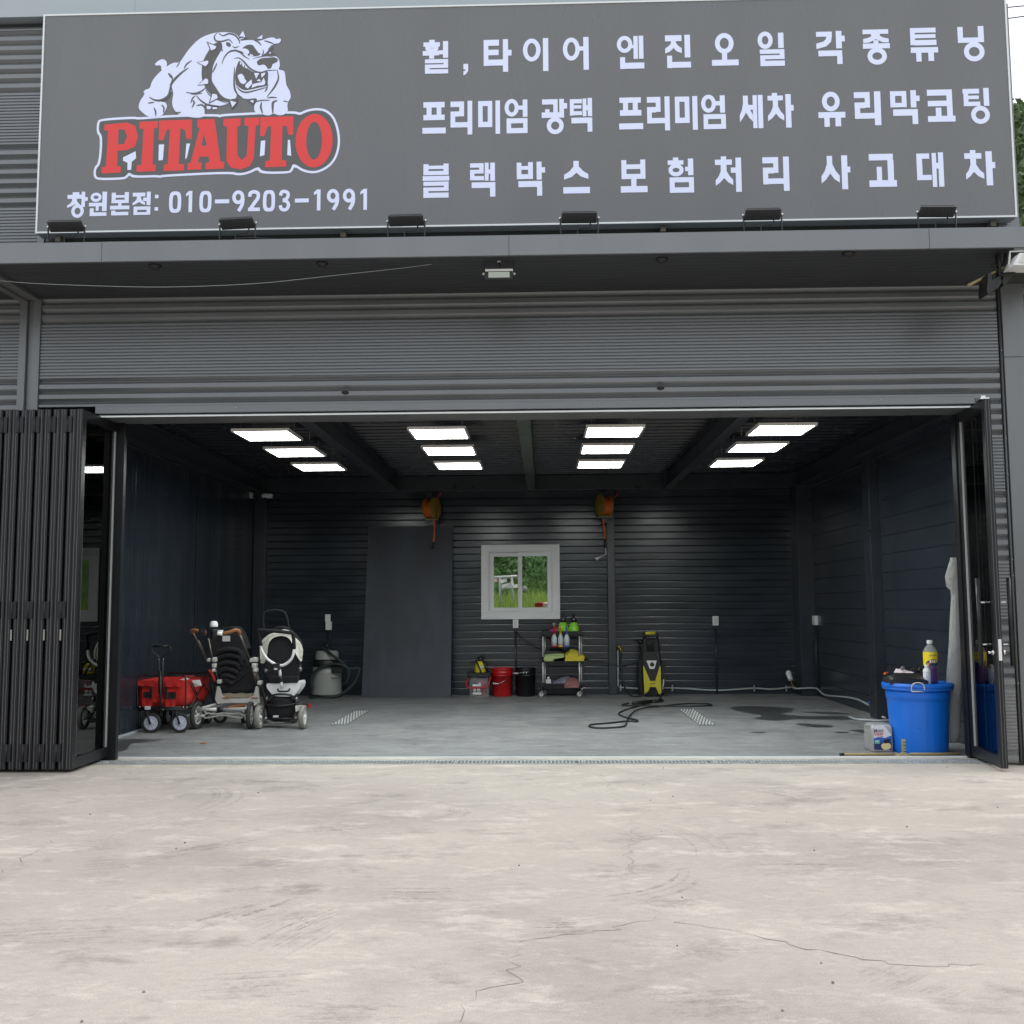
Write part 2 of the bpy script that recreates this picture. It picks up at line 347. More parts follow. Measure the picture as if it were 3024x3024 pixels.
def _sc():
    nt = m_scuff.node_tree; b = nt.nodes['Principled BSDF']; b.inputs['Base Color'].default_value = (.16, .155, .15, 1); b.inputs['Roughness'].default_value = .9
    g = nt.nodes.new('ShaderNodeNewGeometry'); n_ = nt.nodes.new('ShaderNodeTexNoise'); n_.inputs['Scale'].default_value = 16; n_.inputs['Detail'].default_value = 8; n_.inputs['Roughness'].default_value = .75
    m1 = nt.nodes.new('ShaderNodeMapRange'); m1.inputs[1].default_value = .42; m1.inputs[2].default_value = .72; m1.inputs[3].default_value = 0; m1.inputs[4].default_value = .26
    t_ = nt.nodes.new('ShaderNodeBsdfTransparent'); x_ = nt.nodes.new('ShaderNodeMixShader')
    nt.links.new(g.outputs['Position'], n_.inputs['Vector']); nt.links.new(n_.outputs['Fac'], m1.inputs[0]); nt.links.new(m1.outputs[0], x_.inputs[0])
    nt.links.new(t_.outputs[0], x_.inputs[1]); nt.links.new(b.outputs[0], x_.inputs[2]); nt.links.new(x_.outputs[0], nt.nodes['Material Output'].inputs[0])
_sc()
sc_m = MB(); rs_ = random.Random(4); lay = [0]
def scuff(x, y, ang, ln, n_, sp, curve=0):
    c = G(x, y); a = rad(ang)
    for k in range(n_):
        off = (k - n_ / 2) * sp + rs_.gauss(0, sp * .3); l_ = ln * rs_.uniform(.5, 1); w_ = rs_.uniform(.012, .035); P = []; lay[0] += 1; z = .0012 + lay[0] * .000004
        for j in range(7):
            t_ = (j / 6 - .5) * l_; aa = a + curve * t_; P.append((c.x + t_ * math.cos(aa) - off * math.sin(a), c.y + t_ * math.sin(aa) + off * math.cos(a)))
        vs = []
        for j, (px_, py_) in enumerate(P):
            h = w_ * math.sin(math.pi * (j + .3) / 6.6) * .5 + .002; vs += [(px_ - h * math.sin(a), py_ + h * math.cos(a), z), (px_ + h * math.sin(a), py_ - h * math.cos(a), z)]
        sc_m.add(vs, [(2 * j, 2 * j + 1, 2 * j + 3, 2 * j + 2) for j in range(6)])
for q_ in ((545, 300, 60, .5, 14, .03), (560, 340, 70, .6, 8, .035), (425, 300, 55, .7, 7, .03), (640, 137, 18, .9, 6, .03), (195, 190, 20, .35, 16, .07), (1062, 322, 5, .3, 10, .02), (785, 262, 0, .5, 9, .03), (860, 110, 80, .5, 6, .03, 1.2), (420, 80, 100, 1.6, 5, .05, .5), (1475, 75, 120, .8, 5, .05, .6), (1300, 150, 110, 1.2, 5, .05, .5), (680, 215, -20, .35, 6, .03), (480, 430, 10, .5, 9, .03), (1715, 425, 40, .3, 10, .04), (380, 175, 50, 1.3, 5, .03), (640, 500, 0, .5, 10, .03), (1260, 250, 50, .8, 5, .04, .8), (1500, 215, 0, .8, 8, .04), (100, 330, 10, .9, 8, .05), (1340, 465, 10, .4, 8, .03)): scuff(*q_)
sf = sc_m.build('scuff_marks', m_scuff, yd, fix=False); tag(sf, kind='stuff')
K7 = frame(1700, 1700, .46584); K2 = frame(1300, 1750, .41408)
ribbon([K7(390, 988, Z=0), K7(560, 972, Z=0), K7(760, 955, Z=0)], .012, .0035, 'crack', m_crack, fl, .008)
ribbon([K7(885, 948, Z=0), K7(1050, 962, Z=0), K7(1250, 985, Z=0), K7(1560, 1005, Z=0)], .012, .0035, 'crack', m_crack, fl, .008)
ribbon([K7(780, 855, Z=0), K7(900, 838, Z=0), K7(1060, 825, Z=0)], .012, .0035, 'crack', m_crack, fl, .008)
K1 = frame(350, 1750, .3882)
ribbon([K1(1420, 1030, Z=0), K1(1580, 1018, Z=0)], .01, .0035, 'crack', m_crack, fl, .006); ribbon([K1(1760, 1012, Z=0), K1(1930, 1035, Z=0)], .01, .0035, 'crack', m_crack, fl, .006)
ribbon([K1(900, 1080, Z=0), K1(1060, 1068, Z=0), K1(1230, 1055, Z=0)], .008, .0035, 'crack', m_crack, fl, .01)
def blob(P, name, mat, parent, z, wob=.05):
    P = catmull([(p.x, p.y, z) for p in P], 6, True); P = [p + Vector((random.gauss(0, wob * .4), random.gauss(0, wob * .5), 0)) for p in P]
    tri = tessellate_polygon([P]); return MB().add(P, [tuple(t) for t in tri]).build(name, mat, parent)
blob([K7(x, y, Z=0) for x, y in ((985, 842), (1040, 828), (1200, 830), (1370, 842), (1375, 860), (1310, 880), (1480, 892), (1700, 892), (1800, 902), (1750, 914), (1600, 914), (1400, 912), (1290, 920), (1180, 914), (1130, 905), (1180, 890), (1130, 878), (1030, 862))], 'puddle', m_puddle, fl, .0045, .02)
for P in (((1450, 866), (1560, 865), (1700, 872), (1780, 880), (1640, 880), (1500, 873)), ((1395, 940), (1480, 940), (1600, 950), (1640, 960), (1560, 964), (1450, 955)), ((1095, 995), (1160, 992), (1215, 998), (1150, 1000)), ((1632, 992), (1690, 990), (1740, 997), (1680, 1001)), ((1735, 980), (1800, 978), (1860, 985), (1850, 998), (1790, 994))):
    blob([K7(x, y, Z=0) for x, y in P], 'puddle', m_puddle, fl, .0045, .01)
blob([K1(x, y, Z=0) for x, y in ((0, 1118), (190, 1118), (320, 1120), (230, 1140), (100, 1150), (60, 1200), (-60, 1210), (-80, 1150))], 'puddle', m_puddle, fl, .0045, .012)
# drain channel with punched metal grates + rail
ch = thing('drain_channel', (0, .05, 0), 'long galvanised drain channel with punched steel grates along the garage opening', 'drain')
MB().box((-4.3, .0, -.03), (4.2, .012, .006)).box((-4.3, .22, -.03), (4.2, .232, .006)).build('channel_frame', m_galv, ch)
MB().box((-4.3, .012, -.03), (4.2, .22, -.02)).build('channel_bed', m_blk, ch)
gx = [at(x, 2250, Z=0).x for x in (290, 700, 1340, 1715, 2105, 2500)] + [4.15]
for a, b in zip(gx, gx[1:]):
    g = MB(); g.box((a + .006, .014, -.008), (b - .006, .034, .006)); g.box((a + .006, .198, -.008), (b - .006, .218, .006))
    g.box((a + .006, .035, -.012), (a + .02, .197, .004)); g.box((b - .02, .035, -.012), (b - .006, .197, .004))
    x = a + .03
    while x < b - .04:
        g.box((x, .035, -.010), (x + .012, .197, .001)); g.box((x - .004, .06, .0015), (x + .016, .095, .006)); g.box((x - .004, .135, .0015), (x + .016, .17, .006)); x += .036
    g.build('grate', m_galv2, ch)
rl = MB().box((-4.3, .385, -.01), (4.2, .399, .014)).build('floor_rail', m_signfr); tag(rl, 'thin pale metal floor track across the doorway', 'rail')

# floor grates inside
def floor_grate(x0, x1, y0, y1, lab):
    t = thing('floor_grate', ((x0 + x1) / 2, (y0 + y1) / 2, 0), lab, 'drain grate', 'punched steel grates in the garage floor')
    MB().box((x0, y0, .003), (x1, y1, .008)).build('plate', M('grate_plate', (.17, .18, .19), .45, .5), t)
    d = MB(); nx = 5; ny = int((y1 - y0) / .10)
    for i in range(nx):
        for j in range(ny):
            cx = x0 + (i + .5 + (j % 2) * .3 - .15) * (x1 - x0) / nx; cy = y0 + (j + .5) * (y1 - y0) / ny
            d.lathe([(.0125, .008), (.009, .017), (.005, .017), (.004, .009)], (cx, cy, 0), 6, sy=2.2)
    tag(d.build('raised_studs', M('stud_metal', (.8, .82, .82), .35, .5), t), kind='stuff')
    MB().box((x0 - .012, y0, .003), (x0, y1, .006)).box((x1, y0, .003), (x1 + .012, y1, .006)).build('joint', m_crack, t)
floor_grate(-2.69, -2.50, 3.17, 4.86, 'studded steel floor grate in front of the grey canister vacuum, left one')
floor_grate(1.92, 2.12, 3.06, 4.92, 'studded steel floor grate beside the loop of black hose, right one')

# ---- building
bld = thing('garage_building', (0, 0, 0), 'single storey grey metal clad garage with wide open bay and canopy', 'building')
BF = -.07
def sidprof(za, zb):
    P = []
    k0 = int(math.floor((za - 1.895) / 1.2)) - 1; k1 = int(math.ceil((zb - 1.895) / 1.2)) + 1
    for k in range(k1, k0 - 1, -1):
        B = 1.895 + 1.2 * k
        for i in range(6, -1, -1):
            zs = B + .1 * i; P += [(zs + .013, 0), (zs - .013, -.03)]
            if i > 0: P += [(zs - .054, -.03), (zs - .086, 0)]
        n = 17; top = B - .016; bot = B - .6 + .036; p = (top - bot) / n
        for j in range(n):
            z = top - j * p; P += [(z, -.03), (z - p * .55, -.03), (z - p * .72, -.020), (z - p * .82, -.020)]
        P += [(bot + .01, -.03), (bot - .02, 0)]
    out = [q for q in P if za < q[0] < zb]
    def yv(z):
        for a, b in zip(P, P[1:]):
            if a[0] >= z >= b[0]: return a[1] + (b[1] - a[1]) * (a[0] - z) / max(1e-9, a[0] - b[0])
        return 0
    return [(zb, yv(zb))] + out + [(za, yv(za))]
def siding(x0, x1, za, zb, parent=bld):
    P = sidprof(za, zb); vs = []
    for z, y in P: vs += [(x0, BF + y, z), (x1, BF + y, z)]
    n = len(P); vs += [(x0, BF + .05, za), (x1, BF + .05, za), (x0, BF + .05, zb), (x1, BF + .05, zb)]
    fs = [(2 * i, 2 * i + 1, 2 * i + 3, 2 * i + 2) for i in range(n - 1)] + [(2 * n - 2, 2 * n - 1, 2 * n + 1, 2 * n), (2 * n, 2 * n + 1, 2 * n + 3, 2 * n + 2), (2 * n + 2, 2 * n + 3, 1, 0)]
    return MB().add(vs, fs).build('cladding_sheet', m_siding, parent, fix=False)
def cuts(z0, z1):
    c = [z0]; k = 1.895 - .6 + .034 - 1.2 * 3
    while k < z1:
        if k > z0 + .15: c.append(k)
        k += 1.2
    c.append(z1); return list(zip(c, [v - .0 for v in c[1:]]))
for a, b in cuts(.02, 4.60): siding(-9, -5.15, a, b)
for a, b in cuts(3.46, 4.60): siding(-4.935, 4.38, a, b)
for a, b in cuts(4.62, 7.38): siding(-9, -5.0, a, b)
for a, b in cuts(4.62, 6.4): siding(-4.98, 4.385, a, b)
for a, b in cuts(.02, 3.46): siding(4.125, 4.38, a, b)
for a, b in cuts(.02, 3.38): siding(-4.935, -4.36, a, b)
# J trims and corner flashings
MB().box((4.382, -.08, .01), (4.392, -.02, 4.60)).tube([(4.404, -.10, .01), (4.404, -.10, 4.60)], .012, 8).build('trim', m_flashd, bld)
for z0, z1 in ((.01, 3.83), (3.833, 7.38)):
    MB().box((4.42, -.125, z0), (4.63, .02, z1)).build('corner_flashing', m_flash, bld, bevel=.004)
MB().box((-5.148, -.115, .01), (-5.075, -.03, 4.55)).box((-5.073, -.08, .01), (-5.015, -.03, 4.55)).box((-5.013, -.115, .01), (-4.937, -.03, 4.55)).build('joint_trim', m_flash, bld, bevel=.003)
MB().box((-4.998, -.12, 4.72), (-4.93, -.03, 7.35)).build('edge_trim', m_flash, bld)
# screws in trims
sm = MB()
for z in (.75, 1.75, 1.9, 2.7, 3.05, 3.9): sm.sphere((4.404, -.113, z), .007, 6)
for z in (4.9, 5.5, 6.3): sm.sphere((-4.965, -.123, z), .009, 6)
for px, py in ((330, 1206), (510, 1205), (697, 1204), (970, 1202), (1420, 1198), (1770, 1195), (2180, 1189), (2602, 1176)):
    p = at(px, py, Y=-.12); sm.sphere((p.x, -.121, 3.43), .009, 6)
sm.build('screw', m_chrome, bld)
# head flashing, gutter gap and track head
MB().box((-4.36, -.118, 3.385), (4.125, -.01, 3.458)).build('head_flashing', m_flash, bld, bevel=.003)
MB().box((-4.36, -.03, 3.366), (4.125, .36, 3.383)).build('head_track', m_flashd, bld)
MB().box((-4.34, -.10, 3.352), (3.0, -.085, 3.362)).box((-4.34, -.084, 3.362), (4.1, -.03, 3.372)).build('drip_rail', m_signfr, bld)
MB().box((3.0, -.10, 3.352), (4.1, -.085, 3.362)).build('drip_rail', m_signfr, bld)
# door jambs
MB().box((-4.285, .27, .0), (-4.222, .33, 3.36)).box((-4.36, .28, 0), (-4.286, .36, 3.36)).build('jamb', m_alu, bld, bevel=.003)
MB().box((4.105, .335, .0), (4.126, .43, 3.36)).build('jamb', m_alu, bld, bevel=.003)
MB().box((XL - .1, .28, 0), (-4.362, .38, 3.7)).build('return_wall', m_black, bld)
MB().box((4.127, .33, 0), (XR + .1, .43, 3.7)).build('return_wall', m_black, bld)
MB().box((-4.36, .33, 3.385), (4.127, .43, 3.7)).build('inner_header', m_black, bld)
# canopy
CF = -1.2; CZ = 4.545
seams = [-9, -3.862, -.271, 3.346, 4.9]
for a, b in zip(seams, seams[1:]):
    MB().box((a + .0015, CF, CZ - .015), (b - .0015, CF + .03, CZ + .165)).build('fascia_panel', m_flash, bld, bevel=.002)
MB().box((-9, CF + .031, CZ + .10), (4.9, -.10, CZ + .14)).build('canopy_roof', m_flashd, bld)
sp = MB(); y = CF + .032
while y < -.13:
    sp.box((-9, y, CZ), (4.9, y + .085, CZ + .02)); y += .0905
sp.box((-9, CF + .031, CZ + .021), (4.9, -.115, CZ + .03))
sp.build('soffit', m_soffit, bld)
MB().box((-5.15, CF + .04, CZ - .03), (-5.08, -.12, CZ - .001)).box((-5.0, CF + .04, CZ - .03), (-4.935, -.12, CZ - .001)).box((-5.079, CF + .04, CZ - .012), (-5.001, -.12, CZ - .001)).build('soffit_trim', m_flashd, bld)
# parapet flashing at the top
for a, b in ((-9, -4.05), (-4.048, .14), (.142, 4.45)):
    MB().box((a, -.20, 7.43), (b, .3, 8.2)).build('parapet_flashing', m_parapet, bld)
MB().box((-9, -.10, 7.385), (4.45, -.02, 7.402)).build('parapet_gap', m_blk, bld)
# shell
MB().box((-9, -.015, 3.46), (4.62, .2, 7.38)).build('wall_core', m_flashd, bld)
MB().box((-9, -.015, .0), (-4.95, .27, 3.459)).build('wall_core', m_flashd, bld)
MB().box((4.55, -.01, 0), (4.625, 7.8, 7.38)).box((4.445, .431, 0), (4.549, 7.6, 3.9)).build('side_wall', m_siding, bld)
MB().box((XL - .2, .381, 0), (XL - .012, 7.6, 3.9)).build('side_wall', m_siding, bld)
MB().box((-9, .201, 7.30), (4.54, 7.8, 7.38)).build('roof_slab', m_flashd, bld)
MB().box((-9.1, -.01, 0), (-9.0, 7.8, 7.38)).build('side_wall', m_siding, bld)
WX0, WX1, WZ0, WZ1 = -1.045, .285, 1.262, 2.52
hx0, hx1, hz0, hz1 = WX0 + .12, WX1 - .12, WZ0 + .12, WZ1 - .12
MB().box((-9, 7.62, 0), (hx0, 7.72, 7.29)).box((hx1, 7.62, 0), (4.54, 7.72, 7.29)).box((hx0, 7.62, 0), (hx1, 7.72, hz0)).box((hx0, 7.62, hz1), (hx1, 7.72, 7.29)).build('rear_wall', m_siding, bld)
# back wall of boards, each its own object, grooves recessed
def board_mb(x0, x1, z, h, y=D, dep=.008):
    """one board: flat face, softly rounded upper lip, thin groove under it"""
    P = [(0, 0), (dep - .004, .0005), (dep, .002), (dep, h - .024)]; zz = h - .024; dd = dep
    for an in (5, 10, 15, 21, 30): zz += .004; dd -= .004 * math.tan(rad(an)); P.append((dd, zz))
    P += [(0, h - .001)]
    vs = []
    for d_, z_ in P: vs += [(x0, y - d_, z + z_), (x1, y - d_, z + z_)]
    return MB().add(vs, [(2 * i, 2 * i + 1, 2 * i + 3, 2 * i + 2) for i in range(len(P) - 1)])
H = .1185; nb = 29
MB().box((XL, D + .001, 0), (hx0, D + .1, 3.9)).box((hx1, D + .001, 0), (XR, D + .1, 3.9)).box((hx0, D + .001, 0), (hx1, D + .1, hz0)).box((hx0, D + .001, hz1), (hx1, D + .1, 3.9)).build('back_wall', m_black, bld)
spans = [(XL + .004, -2.0), (-1.86, 1.085), (1.215, 4.19)]
protos = {}
for i in range(nb):
    z = .004 + i * H
    for (a, b) in spans:
        pcs = [(a, b)]
        if a == -1.86 and z + H > hz0 - .02 and z < hz1 + .02: pcs = [(a, hx0), (hx1, b)]
        for (c, d) in pcs:
            key = (c, d)
            if key in protos:
                o = piece(protos[key][0], (0, random.uniform(-.0015, .0015), z - protos[key][1]))
            else:
                o = board_mb(c, d, z, H).build('board', m_black, bld, fix=False); protos[key] = (o, z)
# left wall: broad smooth panels
for i in range(7):
    a = .385 + i * 1.015; b = min(a + 1.012, D); n = 140; vs = []; ph = random.uniform(0, 6)
    for k in range(n + 1):
        y = a + (b - a) * k / n; x = XL - .004 + .0022 * math.sin(y * 2 * math.pi / .057 + ph) * (1 + .4 * math.sin(y * 9)) + .001 * math.sin(y * 41)
        vs += [(x, y, 0), (x + .002 * math.sin(y * 5), y, 1.8), (x + .001 * math.sin(y * 13), y, 3.6)]
    MB().add(vs, [(3 * k + j, 3 * k + j + 1, 3 * k + j + 4, 3 * k + j + 3) for k in range(n) for j in (0, 1)], True).build('wall_panel', m_blackw, bld)
MB().box((XL - .06, .385, 0), (XL - .02, D, 3.7)).build('wall_core', m_black, bld)
MB().box((XL, .40, .003), (XL + .012, D, .03)).build('skirting', m_pipe, bld)
# right wall: horizontal boards in two bays
pr = {}
for i in range(16):
    z = .004 + i * .236
    for (a, b) in ((.45, 3.66), (3.96, 7.05)):
        if (a, b) in pr: piece(pr[(a, b)], (0, 0, z - .004))
        else:
            pr[(a, b)] = MB().add([(XR, a, z), (XR, b, z), (XR - .008, b, z + .008), (XR - .008, a, z + .008), (XR - .008, b, z + .23), (XR - .008, a, z + .23), (XR, b, z + .236), (XR, a, z + .236)], [(0, 3, 2, 1), (3, 5, 4, 2), (5, 7, 6, 4)]).build('board', m_black, bld)
# columns
for nm, a, b in (('column', (4.19, 7.05, 0), (4.435, 7.49, 3.43)), ('column', (1.09, 7.40, 0), (1.21, 7.495, 3.43)), ('column', (-1.99, 7.40, 0), (-1.87, 7.495, 3.43)), ('column', (4.30, 3.67, 0), (4.436, 3.95, 3.43)), ('column', (-4.895, 7.28, 0), (-4.70, 7.49, 3.43))):
    MB().box(a, b).build(nm, m_steel, bld, bevel=.004)
# ceiling: deck ribs running across, beams running front to back (I sections)
def deck(x0, x1):
    P = []; y = .43
    while y < D:
        P += [(y, ZC), (y + .12, ZC), (y + .145, ZC - .05), (y + .215, ZC - .05)]; y += .24
    vs = [];
    for yy, z in P: vs += [(x0, yy, z), (x1, yy, z)]
    fs = [(2 * i, 2 * i + 1, 2 * i + 3, 2 * i + 2) for i in range(len(P) - 1)]
    return MB().add(vs, fs).build('ceiling_deck', m_ceil, bld, fix=False)
bx = [-4.80, -2.485, -.186, 2.11, 4.27]
edges_ = [XL] + bx + [XR]
for a, b in zip([XL, -2.485, -.186, 2.11], [-2.485, -.186, 2.11, XR]): deck(a + .001, b - .001)
MB().box((XL - .01, .43, ZC + .003), (XR + .01, D + .05, ZC + .05)).build('ceiling_slab', m_black, bld)
for x, w_ in zip(bx, (.10, .075, .071, .065, .12)):
    MB().box((x - w_, .44, 3.43), (x + w_, 7.30, 3.442)).box((x - .006, .44, 3.443), (x + .006, 7.30, ZC - .052)).box((x - w_, .44, ZC - .062), (x + w_, 7.30, ZC - .051)).build('beam', m_steel, bld)
MB().box((XL + .02, 7.31, 3.43), (XR - .02, 7.48, ZC - .06)).build('cross_beam', m_steel, bld, bevel=.004)
# ceiling edge beams on side walls
MB().box((XL + .001, .44, 3.40), (XL + .06, 7.3, 3.60)).build('edge_beam', m_steel, bld)
MB().box((XR - .06, .44, 3.40), (XR - .012, 7.0, 3.60)).build('edge_beam', m_steel, bld)
# dark cable tray dots near top corners
# ---- window
win = thing('window', ((WX0 + WX1) / 2, D, WZ0), 'white framed two pane sliding window in the dark rear wall', 'window')
yw = D - .05
MB().box((WX0, yw, WZ0), (WX1, D - .021, WZ0 + .115)).box((WX0, yw, WZ1 - .115), (WX1, D - .021, WZ1)).box((WX0, yw, WZ0 + .115), (WX0 + .12, D - .021, WZ1 - .115)).box((WX1 - .12, yw, WZ0 + .115), (WX1, D - .021, WZ1 - .115)).build('casing', m_frame, win, bevel=.003)
ix0, ix1, iz0, iz1 = WX0 + .12, WX1 - .12, WZ0 + .115, WZ1 - .115; xm = at(1530, 1700, Y=D).x
MB().box((ix0 - .005, D - .02, iz0 - .01), (ix0 + .02, D + .12, iz1 + .01)).box((ix1 - .02, D - .02, iz0 - .01), (ix1 + .005, D + .12, iz1 + .01)).box((ix0 + .021, D - .02, iz0 - .01), (ix1 - .021, D + .12, iz0 + .012)).box((ix0 + .021, D - .02, iz1 - .012), (ix1 - .021, D + .12, iz1 + .01)).build('frame', m_frame, win)
def sash(x0, x1, y, nm, t):
    f = MB().box((x0, y, iz0 + .012), (x0 + t, y + .03, iz1 - .012)).box((x1 - t, y, iz0 + .012), (x1, y + .03, iz1 - .012)).box((x0 + t, y, iz0 + .012), (x1 - t, y + .03, iz0 + .012 + t)).box((x0 + t, y, iz1 - .012 - t), (x1 - t, y + .03, iz1 - .012)).build('sash', m_frame, win, bevel=.003)
    MB().box((x0 + t, y + .012, iz0 + .012 + t), (x1 - t, y + .017, iz1 - .012 - t)).build('pane', m_wglass, f)
sash(ix0 + .022, xm + .06, D + .045, 'l', .068); sash(xm, ix1 - .022, D + .008, 'r', .068)
# ================================================================ SIGN
sg = thing('shop_sign', (-.2, -.3, 5.14), 'wide grey shop sign with white bulldog, red word and white lettering above the canopy', 'sign')
SX0, SX1, SZ0, SZ1, SY = -4.925, 4.528, 5.14, 7.385, -.30
MB().box((SX0 + .02, SY + .002, SZ0 + .02), (SX1 - .02, SY + .02, SZ1 - .02)).build('face', m_sign, sg)
MB().box((SX0, SY - .006, SZ0), (SX1, SY + .01, SZ0 + .016)).box((SX0, SY - .006, SZ1 - .016), (SX1, SY + .01, SZ1)).box((SX0, SY - .006, SZ0 + .016), (SX0 + .016, SY + .01, SZ1 - .016)).box((SX1 - .016, SY - .006, SZ0 + .016), (SX1, SY + .01, SZ1 - .016)).build('frame', m_signfr, sg)
MB().box((SX0, SY + .0205, SZ0 + .001), (SX1, SY + .15, SZ1 - .001)).build('box_body', m_signside, sg)
for px in (185, 1020, 1957, 2925):
    p = at(px, 690, Y=-.15); MB().box((p.x - .02, -.2, 5.0), (p.x + .02, -.101, 5.137)).box((p.x - .03, -.24, 5.08), (p.x + .02, -.2, 5.137)).build('bracket', m_brack, sg)
def sp_(f, x, y): return f(x, y, Y=SY)
class Print:
    """flat print on the sign face, each shape a hair in front of the last"""
    def __init__(s, f, g, base=.001): s.f = f; s.mb = MB(); s.g = g; s.k = 0; s.base = base
    def y(s): s.k += 1; return SY - s.base - s.k * .00006
    def W(s, x, y):
        o = s.f(*s.g, Y=SY); ex = s.f(s.g[0] + 50, s.g[1], Y=SY); ez = s.f(s.g[0], s.g[1] + 50, Y=SY)
        return o.x + (x - s.g[0]) * (ex.x - o.x) / 50, o.z + (y - s.g[1]) * (ez.z - o.z) / 50
    def poly(s, P):
        Y = s.y(); Q = [s.W(*p) for p in P]; vs = [(a, Y, b) for a, b in Q]
        tri = tessellate_polygon([[Vector((a, b, 0)) for a, b in Q]]); s.mb.add(vs, [tuple(t) for t in tri])
    def R(s, x0, y0, x1, y1): s.poly([(x0, y0), (x1, y0), (x1, y1), (x0, y1)])
    def O(s, cx, cy, rx, ry, t, n=28):
        Y = s.y(); vs = []
        for k in range(n):
            a = 2 * math.pi * k / n
            for q in (1, 0):
                X_, Z_ = s.W(cx + (rx - t * (1 - q)) * math.cos(a), cy + (ry - t * (1 - q)) * math.sin(a)); vs.append((X_, Y, Z_))
        s.mb.add(vs, [(2 * k, 2 * k + 1, (2 * k + 3) % (2 * n), (2 * k + 2) % (2 * n)) for k in range(n)])
    def E(s, cx, cy, rx, ry): s.poly([(cx + rx * math.cos(2 * math.pi * k / 32), cy + ry * math.sin(2 * math.pi * k / 32)) for k in range(32)])
    def S(s, P, wd, taper=True, n=6):
        P = [(p.x, p.y) for p in catmull([(a, b, 0) for a, b in P], n)]; Y = s.y(); vs = []; m = len(P)
        for i, p in enumerate(P):
            a = P[max(i - 1, 0)]; b = P[min(i + 1, m - 1)]; dx, dy = b[0] - a[0], b[1] - a[1]; l_ = math.hypot(dx, dy) or 1
            h = wd / 2 * ((.25 + .75 * math.sin(math.pi * (i + .5) / m)) if taper else 1)
            for q in (-1, 1):
                X_, Z_ = s.W(p[0] - dy / l_ * h * q, p[1] + dx / l_ * h * q); vs.append((X_, Y, Z_))
        s.mb.add(vs, [(2 * i, 2 * i + 1, 2 * i + 3, 2 * i + 2) for i in range(m - 1)])
    def done(s, name, mat, parent=sg): return s.mb.build(name, mat, parent)
Z2 = frame(1200, 0, .46584); Z3 = frame(2100, 0, .47826); Z1 = frame(0, 0, .62112)
GL = []  # (frame, reference, rects, rings(cx,cy,rx,ry,t), polys)
def g2(ref, R, O=(), P=()): GL.append((Z2, ref, R, O, P))
def g3(ref, R, O=(), P=()): GL.append((Z3, ref, R, O, P))
def g1(ref, R, O=(), P=()): GL.append((Z1, ref, R, O, P))
# row one
g2((185, 360), [(145, 252, 180, 280), (108, 268, 213, 296), (104, 322, 207, 352), (145, 350, 176, 372), (205, 320, 234, 346), (232, 262, 265, 368), (118, 376, 265, 401), (236, 400, 265, 410), (118, 409, 265, 432), (118, 431, 148, 441), (118, 440, 265, 467)], [(162, 305, 42, 27, 26)])
g2((375, 440), [(362, 405, 392, 440)], (), [[(362, 478), (378, 470), (392, 450), (392, 438), (374, 438), (374, 448), (362, 452)]])
g2((570, 350), [(490, 252, 588, 290), (490, 289, 520, 417), (519, 315, 585, 350), (519, 378, 613, 416), (612, 250, 645, 457), (644, 318, 667, 354)])
g2((820, 350), [(866, 243, 900, 452)], [(795, 317, 56, 73, 28)])
g2((1070, 340), [(1096, 295, 1124, 322), (1122, 236, 1156, 444)], [(1046, 311, 54, 73, 28)])
g2((1420, 330), [(1428, 287, 1442, 306), (1440, 229, 1468, 374), (1474, 228, 1503, 374), (1354, 362, 1386, 437), (1385, 398, 1507, 436)], [(1384, 281, 49, 54, 26)])
JJ = lambda x, y, w_, h: [(x + w_ * .36, y), (x + w_ * .66, y), (x + w_ * .66, y + h * .18), (x + w_ * .80, y + h * .42), (x + w_, y + h * .60), (x + w_, y + h), (x + w_ * .72, y + h * .86), (x + w_ * .5, y + h * .58), (x + w_ * .28, y + h * .86), (x, y + h), (x, y + h * .60), (x + w_ * .22, y + h * .42), (x + w_ * .36, y + h * .18)]
g2((1720, 330), [(1641, 223, 1746, 261), (1764, 222, 1800, 366), (1652, 352, 1684, 431), (1683, 393, 1803, 430)], (), [JJ(1641, 258, 105, 80)])
g3((85, 310), [(66, 322, 98, 372), (3, 369, 168, 405)], [(82, 268, 58, 64, 30)])
g3((375, 310), [(415, 203, 449, 298), (300, 305, 452, 332), (422, 331, 452, 343), (302, 341, 452, 366), (302, 365, 332, 376), (302, 375, 453, 408)], [(335, 248, 47, 54, 27)])
g3((740, 300), [(650, 195, 748, 226), (772, 192, 808, 300), (807, 222, 827, 258), (661, 312, 808, 347), (776, 346, 809, 397)], (), [[(714, 224), (748, 224), (742, 258), (712, 286), (650, 302), (650, 268), (694, 256), (710, 242)]])
g3((1020, 290), [(938, 182, 1097, 210), (1003, 248, 1034, 272), (937, 268, 1104, 300)], [(1023, 347, 60, 53, 30)], [[(988, 209), (1046, 209), (1044, 222), (1062, 232), (1098, 240), (1098, 264), (1060, 262), (1019, 242), (978, 262), (940, 264), (940, 240), (976, 232), (992, 222)]])
g3((1315, 280), [(1231, 172, 1390, 202), (1231, 200, 1260, 278), (1259, 212, 1388, 236), (1259, 247, 1392, 280), (1231, 292, 1400, 326), (1263, 325, 1296, 380), (1338, 325, 1373, 378)])
g3((1605, 270), [(1524, 165, 1557, 264), (1556, 232, 1652, 264), (1650, 162, 1686, 262)], [(1622, 320, 64, 60, 31)])
